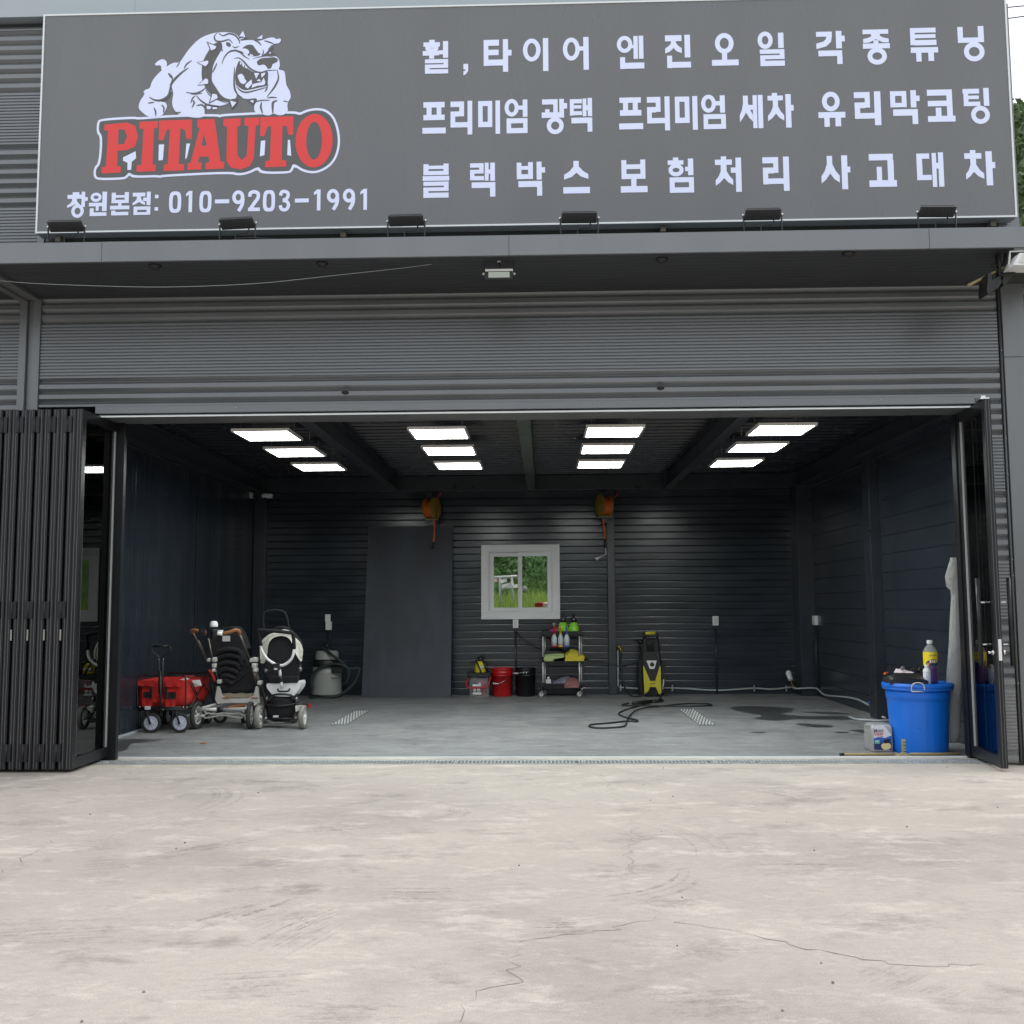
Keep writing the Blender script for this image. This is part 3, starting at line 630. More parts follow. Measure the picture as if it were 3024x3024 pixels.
# row two
g2((175, 745), [(108, 647, 243, 682), (128, 681, 160, 730), (192, 681, 222, 730), (108, 728, 243, 762), (102, 810, 250, 847)])
g2((350, 745), [(280, 643, 366, 678), (335, 677, 366, 738), (280, 706, 336, 739), (280, 738, 310, 808), (309, 775, 390, 808), (388, 640, 418, 854)])
g2((525, 740), [(455, 640, 545, 672), (455, 671, 484, 806), (516, 671, 545, 806), (483, 772, 517, 806), (565, 638, 594, 850)])
g2((700, 740), [(708, 670, 740, 696), (738, 632, 768, 742), (635, 750, 768, 782), (635, 781, 664, 845), (740, 781, 768, 845), (663, 812, 741, 845)], [(668, 683, 45, 56, 26)])
g2((940, 740), [(861, 629, 960, 662), (932, 661, 960, 718), (880, 692, 908, 722), (858, 712, 1000, 747), (970, 628, 1000, 713), (999, 655, 1020, 690)], [(943, 797, 54, 54, 28)])
g2((1110, 730), [(1037, 628, 1114, 655), (1037, 654, 1062, 732), (1061, 667, 1110, 688), (1061, 705, 1114, 730), (1118, 625, 1142, 738), (1141, 668, 1151, 700), (1150, 622, 1178, 738), (1046, 746, 1178, 782), (1148, 781, 1178, 836)])
g2((1420, 720), [(1352, 618, 1488, 652), (1374, 651, 1406, 700), (1436, 651, 1468, 700), (1354, 698, 1490, 734), (1348, 782, 1500, 820)])
g2((1600, 720), [(1526, 614, 1612, 650), (1582, 649, 1612, 710), (1526, 678, 1584, 713), (1526, 712, 1556, 782), (1555, 748, 1640, 782), (1638, 612, 1670, 828)])
g2((1775, 715), [(1703, 612, 1795, 645), (1703, 644, 1732, 780), (1765, 644, 1795, 780), (1731, 746, 1766, 780), (1814, 610, 1846, 824)])
g3((20, 690), [(26, 625, 57, 652), (55, 590, 86, 697), (-48, 705, 90, 735), (-48, 734, -20, 797), (60, 734, 90, 797), (-21, 767, 61, 797)], [(-15, 640, 46, 56, 26)])
CH = lambda x0, x1, y0, y1, a, b: [(a, y0), (b, y0), (b, y0 + (y1 - y0) * .3), (b + (x1 - b) * .45, y0 + (y1 - y0) * .55), (x1, y0 + (y1 - y0) * .72), (x1, y1 - (y1 - y0) * .02), (x1 - (x1 - b) * .8, y1 - (y1 - y0) * .16), ((a + b) / 2 + 2, y1 - (y1 - y0) * .36), (x0 + (a - x0) * .8, y1 - (y1 - y0) * .14), (x0, y1), (x0, y0 + (y1 - y0) * .74), (x0 + (a - x0) * .6, y0 + (y1 - y0) * .55), (a, y0 + (y1 - y0) * .3)]
g3((250, 690), [(229, 648, 260, 678), (258, 588, 284, 792), (290, 587, 320, 793)], (), [CH(176, 257, 590, 754, 198, 229)])
g3((430, 680), [(377, 573, 410, 592), (350, 590, 445, 620), (460, 582, 494, 789), (493, 650, 510, 685)], (), [CH(350, 450, 618, 748, 382, 414)])
g3((745, 690), [(662, 692, 828, 728), (697, 727, 730, 783), (765, 727, 800, 781)], [(741, 627, 55, 61, 30)])
g3((965, 670), [(884, 568, 982, 605), (950, 604, 982, 665), (886, 632, 951, 668), (886, 667, 920, 733), (919, 698, 1010, 733), (1008, 565, 1048, 775)])
g3((1195, 660), [(1107, 562, 1208, 592), (1107, 591, 1138, 662), (1178, 591, 1208, 662), (1137, 635, 1179, 662), (1233, 558, 1268, 665), (1267, 592, 1289, 626), (1122, 675, 1275, 715), (1240, 714, 1275, 768)])
g3((1420, 650), [(1335, 553, 1490, 590), (1455, 589, 1490, 718), (1338, 622, 1456, 656), (1385, 665, 1420, 718), (1335, 716, 1505, 752)])
g3((1640, 650), [(1556, 548, 1658, 578), (1560, 577, 1590, 655), (1589, 590, 1655, 612), (1589, 628, 1662, 655), (1684, 544, 1718, 655)], [(1660, 710, 58, 56, 29)])
# row three
g2((190, 1145), [(108, 1040, 140, 1110), (235, 1038, 268, 1110), (139, 1050, 236, 1072), (139, 1084, 236, 1110), (104, 1116, 272, 1146), (108, 1152, 268, 1178), (238, 1177, 268, 1189), (108, 1188, 268, 1212), (108, 1211, 140, 1223), (108, 1222, 268, 1254)])
g2((485, 1140), [(404, 1034, 490, 1062), (462, 1061, 490, 1080), (404, 1076, 490, 1100), (404, 1099, 432, 1142), (431, 1116, 492, 1143), (497, 1032, 522, 1146), (521, 1075, 533, 1103), (532, 1032, 562, 1148), (414, 1156, 564, 1192), (530, 1191, 564, 1248)])
g2((785, 1135), [(700, 1030, 730, 1135), (772, 1028, 803, 1135), (729, 1052, 773, 1076), (729, 1104, 773, 1135), (826, 1026, 858, 1140), (857, 1062, 880, 1096), (710, 1148, 860, 1186), (828, 1185, 861, 1242)])
g2((1080, 1130), [(994, 1186, 1163, 1226)], (), [CH(1000, 1154, 1020, 1138, 1060, 1094)])
g2((1440, 1120), [(1364, 1014, 1396, 1135), (1484, 1012, 1516, 1135), (1395, 1042, 1485, 1072), (1395, 1103, 1485, 1135), (1425, 1134, 1458, 1184), (1358, 1180, 1528, 1220)])
g2((1740, 1110), [(1692, 998, 1726, 1020), (1658, 1016, 1758, 1044), (1768, 1058, 1788, 1086), (1786, 1006, 1820, 1112), (1668, 1124, 1822, 1156), (1668, 1155, 1700, 1222), (1790, 1155, 1822, 1222), (1699, 1188, 1791, 1222)], [(1710, 1078, 48, 40, 26)])
g3((105, 1075), [(62, 965, 95, 988), (25, 985, 130, 1018), (122, 1035, 154, 1068), (152, 974, 187, 1186)], (), [CH(27, 135, 1016, 1146, 60, 96)])
g3((400, 1070), [(318, 970, 416, 1008), (385, 1007, 416, 1068), (320, 1034, 386, 1071), (320, 1070, 352, 1138), (351, 1102, 448, 1136), (446, 968, 482, 1180)])
g3((770, 1065), [(806, 960, 843, 1170), (842, 1030, 860, 1066)], (), [CH(680, 793, 962, 1132, 716, 750)])
g3((1060, 1050), [(976, 950, 1125, 990), (1090, 989, 1128, 1115), (1022, 1030, 1054, 1115), (974, 1113, 1144, 1154)])
g3((1355, 1050), [(1270, 947, 1350, 980), (1270, 979, 1305, 1112), (1304, 1080, 1360, 1112), (1365, 945, 1392, 1155), (1391, 1006, 1405, 1042), (1404, 942, 1436, 1154)])
g3((1660, 1040), [(1602, 926, 1636, 948), (1566, 945, 1672, 980), (1697, 935, 1737, 1146), (1736, 1002, 1755, 1040)], (), [CH(1572, 1684, 978, 1108, 1602, 1638)])
# phone row
g1((367, 972), [(344, 914, 376, 930), (320, 926, 393, 945), (387, 912, 404, 985), (403, 938, 417, 956)], [(370, 1004, 30, 32, 16)], [CH(320, 384, 943, 988, 342, 366)])
g1((467, 970), [(423, 964, 498, 981), (456, 980, 470, 1002), (486, 912, 508, 1004), (428, 990, 447, 1027), (446, 1010, 508, 1027)], [(456, 938, 26, 22, 14)])
g1((570, 970), [(530, 916, 550, 966), (592, 914, 612, 966), (549, 928, 593, 940), (549, 950, 593, 966), (562, 965, 578, 985), (524, 978, 616, 996), (530, 1001, 550, 1024), (549, 1008, 612, 1024)])
g1((675, 970), [(630, 916, 690, 934), (680, 940, 700, 957), (697, 912, 716, 976), (636, 982, 716, 998), (636, 997, 654, 1022), (698, 997, 716, 1022), (653, 1009, 699, 1022)], (), [CH(630, 690, 932, 976, 650, 670)])
g1((744, 965), [(736, 926, 753, 943), (736, 985, 753, 1002)])
g1((905, 960), [(897, 908, 914, 1009)], (), [[(884, 921), (897, 908), (900, 924), (884, 934)]])
g1((1056, 957), [(1022, 948, 1090, 967)]); g1((1435, 953), [(1402, 944, 1468, 963)])
g1((1510, 950), [(1507, 901, 1524, 1001)], (), [[(1492, 914), (1507, 901), (1510, 918), (1492, 928)]])
g1((1735, 950), [(1728, 898, 1745, 998)], (), [[(1713, 912), (1728, 898), (1731, 915), (1713, 925)]])
for (f, ref, Rr, Oo, Pp) in GL:
    p = Print(f, ref)
    for q in Pp: p.poly(q)
    for q in Rr: p.R(*q)
    for q in Oo: p.O(*q)
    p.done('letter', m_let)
def stadium(cx, cy, rx, ry, t, p):
    n = 32; Y = p.y(); vs = []
    for k in range(n):
        a = 2 * math.pi * k / n; c, s_ = math.cos(a), math.sin(a); e = .62
        for rr in (0, t):
            x = cx + (rx - rr) * math.copysign(abs(c) ** e, c); y = cy + (ry - rr) * math.copysign(abs(s_) ** e, s_); X_, Z_ = p.W(x, y); vs.append((X_, Y, Z_))
    p.mb.add(vs, [(2 * k, 2 * k + 1, (2 * k + 3) % (2 * n), (2 * k + 2) % (2 * n)) for k in range(n)])
for cx, cy in ((833, 961), (977, 959), (1279, 955)):
    p = Print(Z1, (cx, cy)); stadium(cx, cy, 29, 51, 17, p); p.done('letter', m_let)
for cx in (1133, 1583, 1659):
    dy = -(cx - 1133) * .0145
    p = Print(Z1, (cx, 950)); p.O(cx, 938 + dy, 29, 33, 17); p.S([(cx + 22, 945 + dy), (cx + 18, 975 + dy), (cx + 2, 1004 + dy)], 17, False); p.done('letter', m_let)
p = Print(Z1, (1208, 955)); p.S([(1188, 935), (1190, 918), (1208, 912), (1226, 920), (1226, 942), (1208, 968), (1190, 996)], 17, False); p.R(1180, 987, 1236, 1004); p.done('letter', m_let)
p = Print(Z1, (1352, 955)); p.S([(1334, 930), (1338, 914), (1352, 910), (1368, 918), (1368, 936), (1358, 948), (1344, 951)], 16, False); p.S([(1344, 953), (1362, 957), (1372, 974), (1366, 992), (1352, 998), (1338, 992), (1333, 976)], 16, False); p.done('letter', m_let)
# word mark
def offs(P, d):
    m = len(P); A = sum(P[i][0] * P[(i + 1) % m][1] - P[(i + 1) % m][0] * P[i][1] for i in range(m)); sg_ = 1 if A > 0 else -1; out = []
    for i in range(m):
        a, b, c = P[i - 1], P[i], P[(i + 1) % m]
        def nrm(p, q): dx, dy = q[0] - p[0], q[1] - p[1]; l_ = math.hypot(dx, dy) or 1; return -dy / l_ * sg_, dx / l_ * sg_
        n1, n2 = nrm(a, b), nrm(b, c); nx, ny = n1[0] + n2[0], n1[1] + n2[1]; q = nx * nx + ny * ny; k = 2 / q if q > .5 else 2
        out.append((b[0] + nx * d * k, b[1] + ny * d * k))
    return out
OUT = [(470, 552), (635, 545), (652, 551), (800, 541), (1030, 541), (1042, 547), (1055, 541), (1395, 533), (1422, 545), (1450, 530), (1500, 521), (1552, 530), (1595, 575), (1618, 668), (1608, 745), (1575, 800), (1510, 835), (1445, 828), (1400, 797), (1392, 820), (1375, 832), (1240, 831), (1228, 808), (1190, 828), (1140, 838), (1095, 826), (780, 836), (762, 841), (748, 837), (635, 839), (618, 825), (608, 838), (590, 846), (470, 847), (447, 832), (447, 785), (470, 764), (474, 640), (455, 622), (455, 570)]
ref = (1030, 690)
def chaikin(P, n=2):
    for _ in range(n):
        Q = []
        for i, a_ in enumerate(P):
            b_ = P[(i + 1) % len(P)]; Q += [(a_[0] * .75 + b_[0] * .25, a_[1] * .75 + b_[1] * .25), (a_[0] * .25 + b_[0] * .75, a_[1] * .25 + b_[1] * .75)]
        P = Q
    return P
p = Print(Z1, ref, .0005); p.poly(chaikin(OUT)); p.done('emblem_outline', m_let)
p = Print(Z1, ref, .0012); p.poly(chaikin(offs(OUT, 11))); p.done('emblem_field', m_outl)
p = Print(Z1, ref, .0015)
for q in ([(755, 682), (780, 682), (776, 756), (755, 758)], [(886, 680), (904, 680), (890, 748), (882, 754)], [(1240, 674), (1261, 672), (1258, 742), (1236, 748)], [(1368, 672), (1378, 672), (1385, 748), (1366, 744)], [(586, 740), (645, 712), (648, 745), (628, 762), (626, 800), (608, 800), (608, 766), (586, 756)]): p.poly(q)
p.done('emblem_highlight', m_let)
LT = {'P': [(492, 582), (600, 574), (640, 592), (655, 645), (640, 690), (600, 706), (560, 708), (558, 780), (577, 784), (576, 812), (484, 815), (486, 785), (505, 782), (510, 612), (492, 610)],
 'I': [(660, 572), (748, 570), (748, 602), (730, 604), (728, 776), (744, 778), (742, 808), (652, 810), (652, 780), (674, 776), (680, 606), (660, 604)],
 'T': [(754, 568), (910, 566), (912, 658), (886, 658), (878, 616), (856, 606), (852, 776), (878, 778), (878, 808), (780, 808), (782, 778), (800, 776), (806, 606), (790, 616), (775, 662), (754, 662)],
 'A': [(944, 566), (1018, 566), (1050, 768), (1068, 770), (1068, 802), (980, 804), (980, 774), (998, 770), (992, 744), (950, 744), (944, 770), (962, 774), (960, 804), (894, 806), (894, 776), (908, 772), (948, 606), (936, 604), (936, 568)],
 'U': [(1060, 566), (1142, 564), (1142, 600), (1126, 604), (1130, 738), (1150, 766), (1174, 742), (1180, 602), (1160, 600), (1160, 564), (1230, 562), (1230, 598), (1214, 602), (1208, 755), (1190, 792), (1150, 808), (1100, 798), (1078, 765), (1078, 602), (1060, 600)],
 'T2': [(1236, 562), (1393, 560), (1393, 648), (1370, 648), (1362, 608), (1342, 602), (1340, 768), (1362, 770), (1362, 798), (1262, 800), (1262, 772), (1284, 768), (1288, 602), (1270, 610), (1256, 652), (1236, 652)]}
for k, q in LT.items():
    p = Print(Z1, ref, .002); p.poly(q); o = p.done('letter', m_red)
    if k in 'PA':
        h = Print(Z1, ref, .0026); h.poly([(560, 606), (588, 606), (602, 640), (588, 676), (560, 678)] if k == 'P' else [(968, 636), (984, 692), (958, 692)]); h.done('counter', m_outl, o)
p = Print(Z1, ref, .002); p.E(1492, 678, 88, 127); o = p.done('letter', m_red); h = Print(Z1, ref, .0026); h.E(1492, 678, 37, 90); h.done('counter', m_outl, o)
# bulldog
ZD = frame(400, 70, .2588); rd = (900, 560)
def sm_(P, n=4): return [(q.x, q.y) for q in catmull([(a, b, 0) for a, b in P], n, True)]
body = [(500, 432), (545, 372), (600, 292), (680, 205), (760, 148), (860, 113), (940, 100), (1050, 101), (1120, 118), (1165, 150), (1192, 198), (1250, 196), (1330, 198), (1400, 207), (1470, 190), (1520, 175), (1570, 174), (1605, 192), (1645, 186), (1652, 215), (1625, 240), (1580, 245), (1556, 262), (1522, 288), (1512, 310), (1558, 328), (1584, 378), (1632, 418), (1646, 500), (1632, 538), (1690, 556), (1708, 600), (1722, 710), (1760, 785), (1775, 855), (1750, 905), (1738, 955), (1742, 1010), (1700, 1052), (1640, 1058), (1584, 1038), (1540, 1056), (1490, 1054), (1440, 1036), (1396, 1036), (1364, 992), (1368, 930), (1396, 892), (1376, 862), (1290, 868), (1210, 850), (1166, 815), (1150, 858), (1095, 868), (1060, 915), (960, 940), (870, 928), (800, 915), (800, 1005), (792, 1050), (740, 1068), (640, 1060), (545, 1040), (490, 1015), (442, 950), (428, 880), (438, 780), (400, 770), (335, 845), (300, 875), (350, 890), (370, 935), (345, 990), (318, 1030), (258, 1046), (160, 1042), (80, 985), (48, 940), (60, 870), (108, 790), (98, 765), (120, 738), (168, 718), (190, 650), (230, 590), (300, 520), (380, 462), (440, 436)]
p = Print(ZD, rd, .0025); p.poly(sm_(body, 3)); p.poly(sm_([(220, 448), (258, 410), (300, 394), (342, 410), (358, 460), (330, 512), (298, 518), (290, 475), (268, 462), (240, 465)])); emb = p.done('bulldog_emblem', m_let)
p = Print(ZD, rd, .0028)
p.poly(sm_([(975, 222), (930, 215), (870, 245), (832, 305), (792, 375), (764, 450), (755, 550), (765, 640), (800, 720), (855, 800), (920, 850), (1000, 885), (1090, 905), (1170, 885), (1165, 862), (1095, 868), (1020, 845), (970, 800), (930, 740), (880, 660), (874, 600), (885, 490), (922, 400), (968, 320), (986, 280)]))
p.poly(sm_([(1185, 432), (1230, 468), (1280, 520), (1340, 560), (1420, 574), (1506, 562), (1512, 640), (1506, 710), (1470, 738), (1380, 756), (1310, 785), (1250, 780), (1190, 740), (1150, 690), (1138, 620), (1140, 560), (1158, 480)]))
p.poly(sm_([(1388, 440), (1430, 410), (1500, 402), (1570, 406), (1620, 426), (1612, 455), (1565, 478), (1548, 520), (1512, 530), (1490, 500), (1460, 480), (1410, 488), (1388, 468)]))
p.poly(sm_([(1216, 288), (1268, 252), (1330, 254), (1362, 294), (1402, 345), (1426, 352), (1400, 378), (1340, 384), (1300, 352), (1286, 312), (1250, 292)]))
p.poly(sm_([(1512, 312), (1545, 262), (1570, 290), (1558, 330), (1600, 385), (1520, 382), (1432, 382), (1480, 352)]))
p.poly(sm_([(1035, 215), (1068, 222), (1086, 252), (1070, 270), (1045, 262), (1028, 240)]))
p.poly(sm_([(1175, 170), (1260, 165), (1262, 186), (1180, 198)])); 
for P, w_ in (([(985, 465), (1010, 392), (1060, 332), (1130, 312), (1190, 335), (1240, 380), (1300, 418)], 16), ([(1132, 500), (1128, 620), (1136, 740), (1170, 812), (1225, 852)], 16), ([(1125, 404), (1180, 400), (1235, 442), (1285, 502), (1350, 550), (1430, 570), (1510, 550), (1622, 548)], 16),
 ([(925, 104), (892, 150), (915, 198), (980, 205), (1060, 188), (1102, 232)], 15), ([(936, 104), (990, 140), (1060, 118), (1130, 140), (1172, 190), (1186, 236)], 15), ([(1100, 265), (1140, 280), (1178, 262)], 10), ([(642, 416), (582, 458), (556, 510)], 14), ([(604, 500), (520, 560), (440, 640), (408, 700), (430, 768)], 22), ([(376, 555), (405, 590), (428, 620)], 20), ([(505, 432), (468, 488)], 10),
 ([(580, 778), (680, 792), (760, 768), (800, 732)], 14), ([(640, 800), (700, 800), (770, 790)], 12), ([(165, 825), (240, 862), (320, 856), (385, 808), (405, 720), (425, 615)], 22), ([(152, 892), (225, 884)], 12), ([(220, 945), (242, 990), (244, 1040)], 14), ([(308, 912), (336, 950), (330, 1005)], 14), ([(1446, 908), (1438, 965), (1460, 1036)], 16), ([(1624, 892), (1578, 912), (1572, 965), (1576, 1040)], 20), ([(1618, 548), (1632, 640), (1600, 720), (1560, 780), (1505, 850)], 16),
 ([(1508, 862), (1560, 856), (1622, 862)], 12), ([(1690, 900), (1720, 905), (1748, 915)], 10), ([(1145, 690), (1190, 760), (1260, 792), (1350, 778), (1500, 742)], 14), ([(660, 870), (680, 900), (655, 955)], 14), ([(706, 932), (770, 926), (806, 970)], 14), ([(465, 1000), (500, 1008), (532, 1002)], 12), ([(795, 722), (850, 812), (930, 862), (1060, 915)], 10), ([(700, 815), (760, 880), (840, 925), (960, 940)], 14), ([(1345, 198), (1400, 225), (1432, 262)], 12), ([(1462, 208), (1520, 225), (1576, 250)], 12), ([(1452, 310), (1456, 350), (1440, 372)], 10), ([(1085, 310), (1180, 322), (1240, 350)], 10), ([(930, 450), (905, 510), (878, 560)], 12), ([(1500, 560), (1506, 640), (1500, 712)], 12), ([(975, 225), (975, 280), (992, 322)], 12), ([(1340, 412), (1420, 392), (1520, 385), (1632, 425)], 8), ([(1480, 790), (1500, 760), (1512, 700)], 12), ([(640, 905), (660, 850), (690, 820)], 12), ([(1372, 905), (1440, 888), (1540, 888)], 10)): p.S(P, w_ * 1.35)
SP = [[(1220, 92), (1248, 162), (1178, 152)], [(1444, 142), (1440, 188), (1378, 182)], [(825, 224), (920, 262), (905, 290), (862, 308)], [(710, 441), (830, 422), (830, 455), (800, 488)], [(722, 700), (805, 625), (833, 640), (835, 686)], [(862, 895), (888, 802), (935, 812), (948, 850)], [(1088, 884), (1162, 905), (1115, 960)], [(1312, 890), (1358, 882), (1350, 918)]]
for q in SP[2:]: p.poly(offs(q, -11))
p.done('emblem_line_work', m_outl, emb)
for q in SP:
    p = Print(ZD, rd, .0066); p.poly(q); p.done('spike', m_let, emb)
for q in ([(1355, 575), (1415, 578), (1380, 642)], [(1435, 585), (1485, 572), (1475, 602), (1442, 632)], [(1520, 560), (1585, 558), (1535, 612)], [(1195, 440), (1210, 450), (1208, 482), (1192, 470)], [(1215, 455), (1240, 475), (1240, 512), (1220, 492)], [(1250, 480), (1275, 505), (1270, 526), (1252, 512)], [(1340, 702), (1440, 682), (1465, 632), (1486, 680), (1475, 715), (1400, 722), (1330, 745)], [(1330, 648), (1335, 700), (1290, 752), (1255, 730), (1265, 700)], [(1385, 665), (1410, 645), (1432, 660), (1425, 675)], [(1176, 182), (1238, 168), (1236, 174), (1184, 194)], [(822, 935), (880, 950), (862, 978), (828, 975)], [(895, 952), (945, 958), (938, 978), (888, 976)]):
    p = Print(ZD, rd, .0066); p.poly(q); p.done('tooth', m_let, emb)
for q in ([(1270, 340), (1345, 375), (1330, 388), (1270, 368)], [(1524, 342), (1540, 340), (1542, 358), (1526, 362)]):
    p = Print(ZD, rd, .0066); p.poly(q); p.done('eye', m_let, emb)
p = Print(ZD, rd, .0066); p.poly(sm_([(1170, 602), (1210, 582), (1240, 610), (1250, 640), (1270, 670), (1240, 700), (1200, 680), (1185, 650)])); p.S([(1150, 702), (1200, 752), (1260, 778), (1350, 765), (1420, 748), (1500, 732)], 14)
p.done('emblem_highlight', m_let, emb)
h = Print(ZD, rd, .0075); h.E(1292, 364, 13, 14); h.done('emblem_pupil', m_outl, emb)
# ================================================================ LIGHT FITTINGS
lts = []
xs = [(-3.17, 'leftmost row'), (-1.365, 'row left of the centre beam'), (.45, 'row right of the centre beam'), (2.175, 'rightmost row')]
ys = [(.37, 'nearest the door'), (1.56, 'middle one'), (2.84, 'farthest from the door')]
pt = None
for (x, lx) in xs:
    for (y, ly) in ys:
        lab = 'square glowing ceiling panel, %s, %s' % (ly, lx)
        if pt is None:
            pt = thing('ceiling_light', (x, y, 3.28), lab, 'ceiling light', 'glowing panel lights under the garage ceiling')
            W_, Dd = .595, .63
            MB().box((x, y, 3.28), (x + .022, y + Dd, 3.31)).box((x + W_ - .022, y, 3.28), (x + W_, y + Dd, 3.31)).box((x + .022, y, 3.28), (x + W_ - .022, y + .022, 3.31)).box((x + .022, y + Dd - .022, 3.28), (x + W_ - .022, y + Dd, 3.31)).box((x + .023, y + .023, 3.302), (x + W_ - .023, y + Dd - .023, 3.309)).build('frame', m_lampfr, pt)
            MB().box((x + .0225, y + .0225, 3.284), (x + W_ - .0225, y + Dd - .0225, 3.292)).build('diffuser', m_lamp, pt)
            for dx in (.08, W_ - .08):
                for dy in (.08, Dd - .08): MB().tube([(x + dx, y + dy, 3.31), (x + dx, y + dy, 3.70)], .0012, 5).build('hanger', m_chrome, pt)
            c = pt
        else:
            c = copy_tree(pt); c.location = (x, y, 3.28); tag(c, lab)
m_flh = M('lamp_housing_black', (.035, .036, .04), .5)
def floodlight(loc, lab, first=[None]):
    if first[0] is None:
        t = thing('floodlight', loc, lab, 'floodlight', 'black floodlights standing on the canopy edge'); x, y, z = loc
        MB().box((x - .155, y - .06, z + .165), (x + .155, y + .045, z + .182)).box((x - .145, y - .06, z + .1855), (x + .145, y + .04, z + .20)).rot((x, y, z + .18), rad(-38), 'X').build('housing', m_flh, t, bevel=.003)
        fn = MB()
        for k in range(9): fn.box((x - .12 + k * .03, y - .05, z + .161), (x - .115 + k * .03, y + .03, z + .1648))
        fn.rot((x, y, z + .18), rad(-38), 'X').build('cooling_fins', m_flh, t)
        MB().tube([(x - .165, y, z + .18), (x - .165, y, z + .02), (x - .15, y, z + .012), (x + .15, y, z + .012), (x + .165, y, z + .02), (x + .165, y, z + .18)], .008, 6).build('bracket', m_blk, t)
        MB().sphere((x - .17, y, z + .18), .012, 8).sphere((x + .17, y, z + .18), .012, 8).build('bolt', m_chrome, t)
        MB().tube(catmull([(x + .10, y + .02, z + .14), (x + .08, y - .01, z + .09), (x - .01, y, z + .08), (x - .02, y, z + .01), (x - .1, y - .02, z + .005), (x + .12, y + .03, z + .006)], 6), .006, 6).build('cable', m_blk, t)
        first[0] = t; return t
    c = copy_tree(first[0]); c.location = loc; tag(c, lab); return c
fx = [(-4.231, 'leftmost, below the start of the phone number'), (-2.688, 'below the middle of the phone number'), (-1.182, 'just right of the phone number'), (.346, 'third from the right edge of the sign'), (1.95, 'second from the right edge of the sign'), (3.458, 'nearest the right edge of the sign')]
for i, (x, l_) in enumerate(fx):
    fo = floodlight((x, -1.1, CZ + .166 - .0), 'black floodlight on the canopy edge, ' + l_)
    if i: fo.rotation_euler.z = rad(random.uniform(-6, 6))
# loose cable on the canopy top
C4 = frame(0, 600, .5176)
cb = MB().tube(catmull([(-4.3, -1.08, CZ + .18), (-3.9, -1.15, CZ + .175), (-3.6, -1.16, CZ + .172), (-3.3, -1.1, CZ + .19), (-2.8, -1.1, CZ + .19), (-2.6, -1.12, CZ + .21), (-2.2, -1.13, CZ + .18), (-1.2, -1.1, CZ + .18), (.3, -1.12, CZ + .18), (1.9, -1.1, CZ + .182), (3.4, -1.1, CZ + .18)], 10), .007, 6).build('power_cable', m_blk)
tag(cb, 'black power cable lying along the canopy top between floodlights', 'cable')
wc = MB().tube(catmull([at(x, y, Y=-.95) for x, y in ((-30, 826), (60, 834), (170, 840), (400, 847), (560, 846), (770, 836), (1000, 812), (1200, 790), (1370, 768), (1470, 765))], 8), .003, 6).build('sagging_cable', m_pipe)
tag(wc, 'thin pale cable sagging under the canopy toward the small floodlight', 'cable')
# small floodlight hung under the canopy
F6 = frame(1380, 720, .11387, -1.0); a = F6(820, 330)
t = thing('hanging_floodlight', a, 'small black floodlight hanging under the middle of the canopy', 'floodlight')
b0, b1 = F6(458, 740), F6(1185, 945)
MB().box((b0.x, -1.03, b1.z), (b1.x, -.97, b0.z)).build('housing', m_blk, t, bevel=.004)
g0, g1_ = F6(553, 765), F6(1100, 898); MB().box((g0.x, -1.034, g1_.z), (g1_.x, -1.0305, g0.z)).build('lens', M('led_lens', (.5, .55, .5), .3), t)
h0, h1 = F6(470, 700), F6(1185, 738); MB().box((h0.x, -1.045, h1.z), (h1.x, -.96, h0.z)).build('visor', m_white, t)
MB().tube([F6(440, 780), F6(440, 435), F6(1200, 430), F6(1215, 780)], .005, 6).build('bracket', m_blk, t)
MB().tube([F6(820, 300), F6(820, 400)], .012, 8).tube([F6(820, 400), F6(820, 470)], .016, 8).build('gland', m_white, t)
MB().tube([F6(820, 470), F6(850, 560), F6(825, 690)], .005, 6).build('cable', m_blk, t)
MB().sphere(F6(424, 780), .012, 8).sphere(F6(1216, 778), .012, 8).build('bolt', m_white, t)
# small dark round fittings
for px, py, l_ in ((458, 784, 'far left'), (951, 777, 'between the left corner and the hanging floodlight'), (1955, 764, 'right of the hanging floodlight'), (2505, 747, 'nearest the right end')):
    p_ = at(px, py, Z=CZ); t = thing('soffit_sensor', p_, 'small dark dome sensor in the canopy soffit, ' + l_, 'sensor', 'dome sensors in the soffit')
    MB().lathe([(.055, 0), (.05, -.012), (.036, -.03), (.012, -.042), (0.0001, -.043)], p_, 14).build('dome', m_blk, t)
for px, py, l_ in ((1019, 1159, 'left one'), (1951, 1146, 'right one')):
    p_ = at(px, py, Y=-.11); t = thing('wall_sensor', p_, 'small dark oval fitting on the cladding above the opening, ' + l_, 'sensor', 'oval fittings above the opening')
    MB().sphere(p_, .036, 12, sz=.45, sy=.7).build('dome', m_blk, t); MB().tube([p_ + Vector((0, 0, 0)), p_ + Vector((0, .04, 0))], .012, 8).build('neck', m_flashd, t)
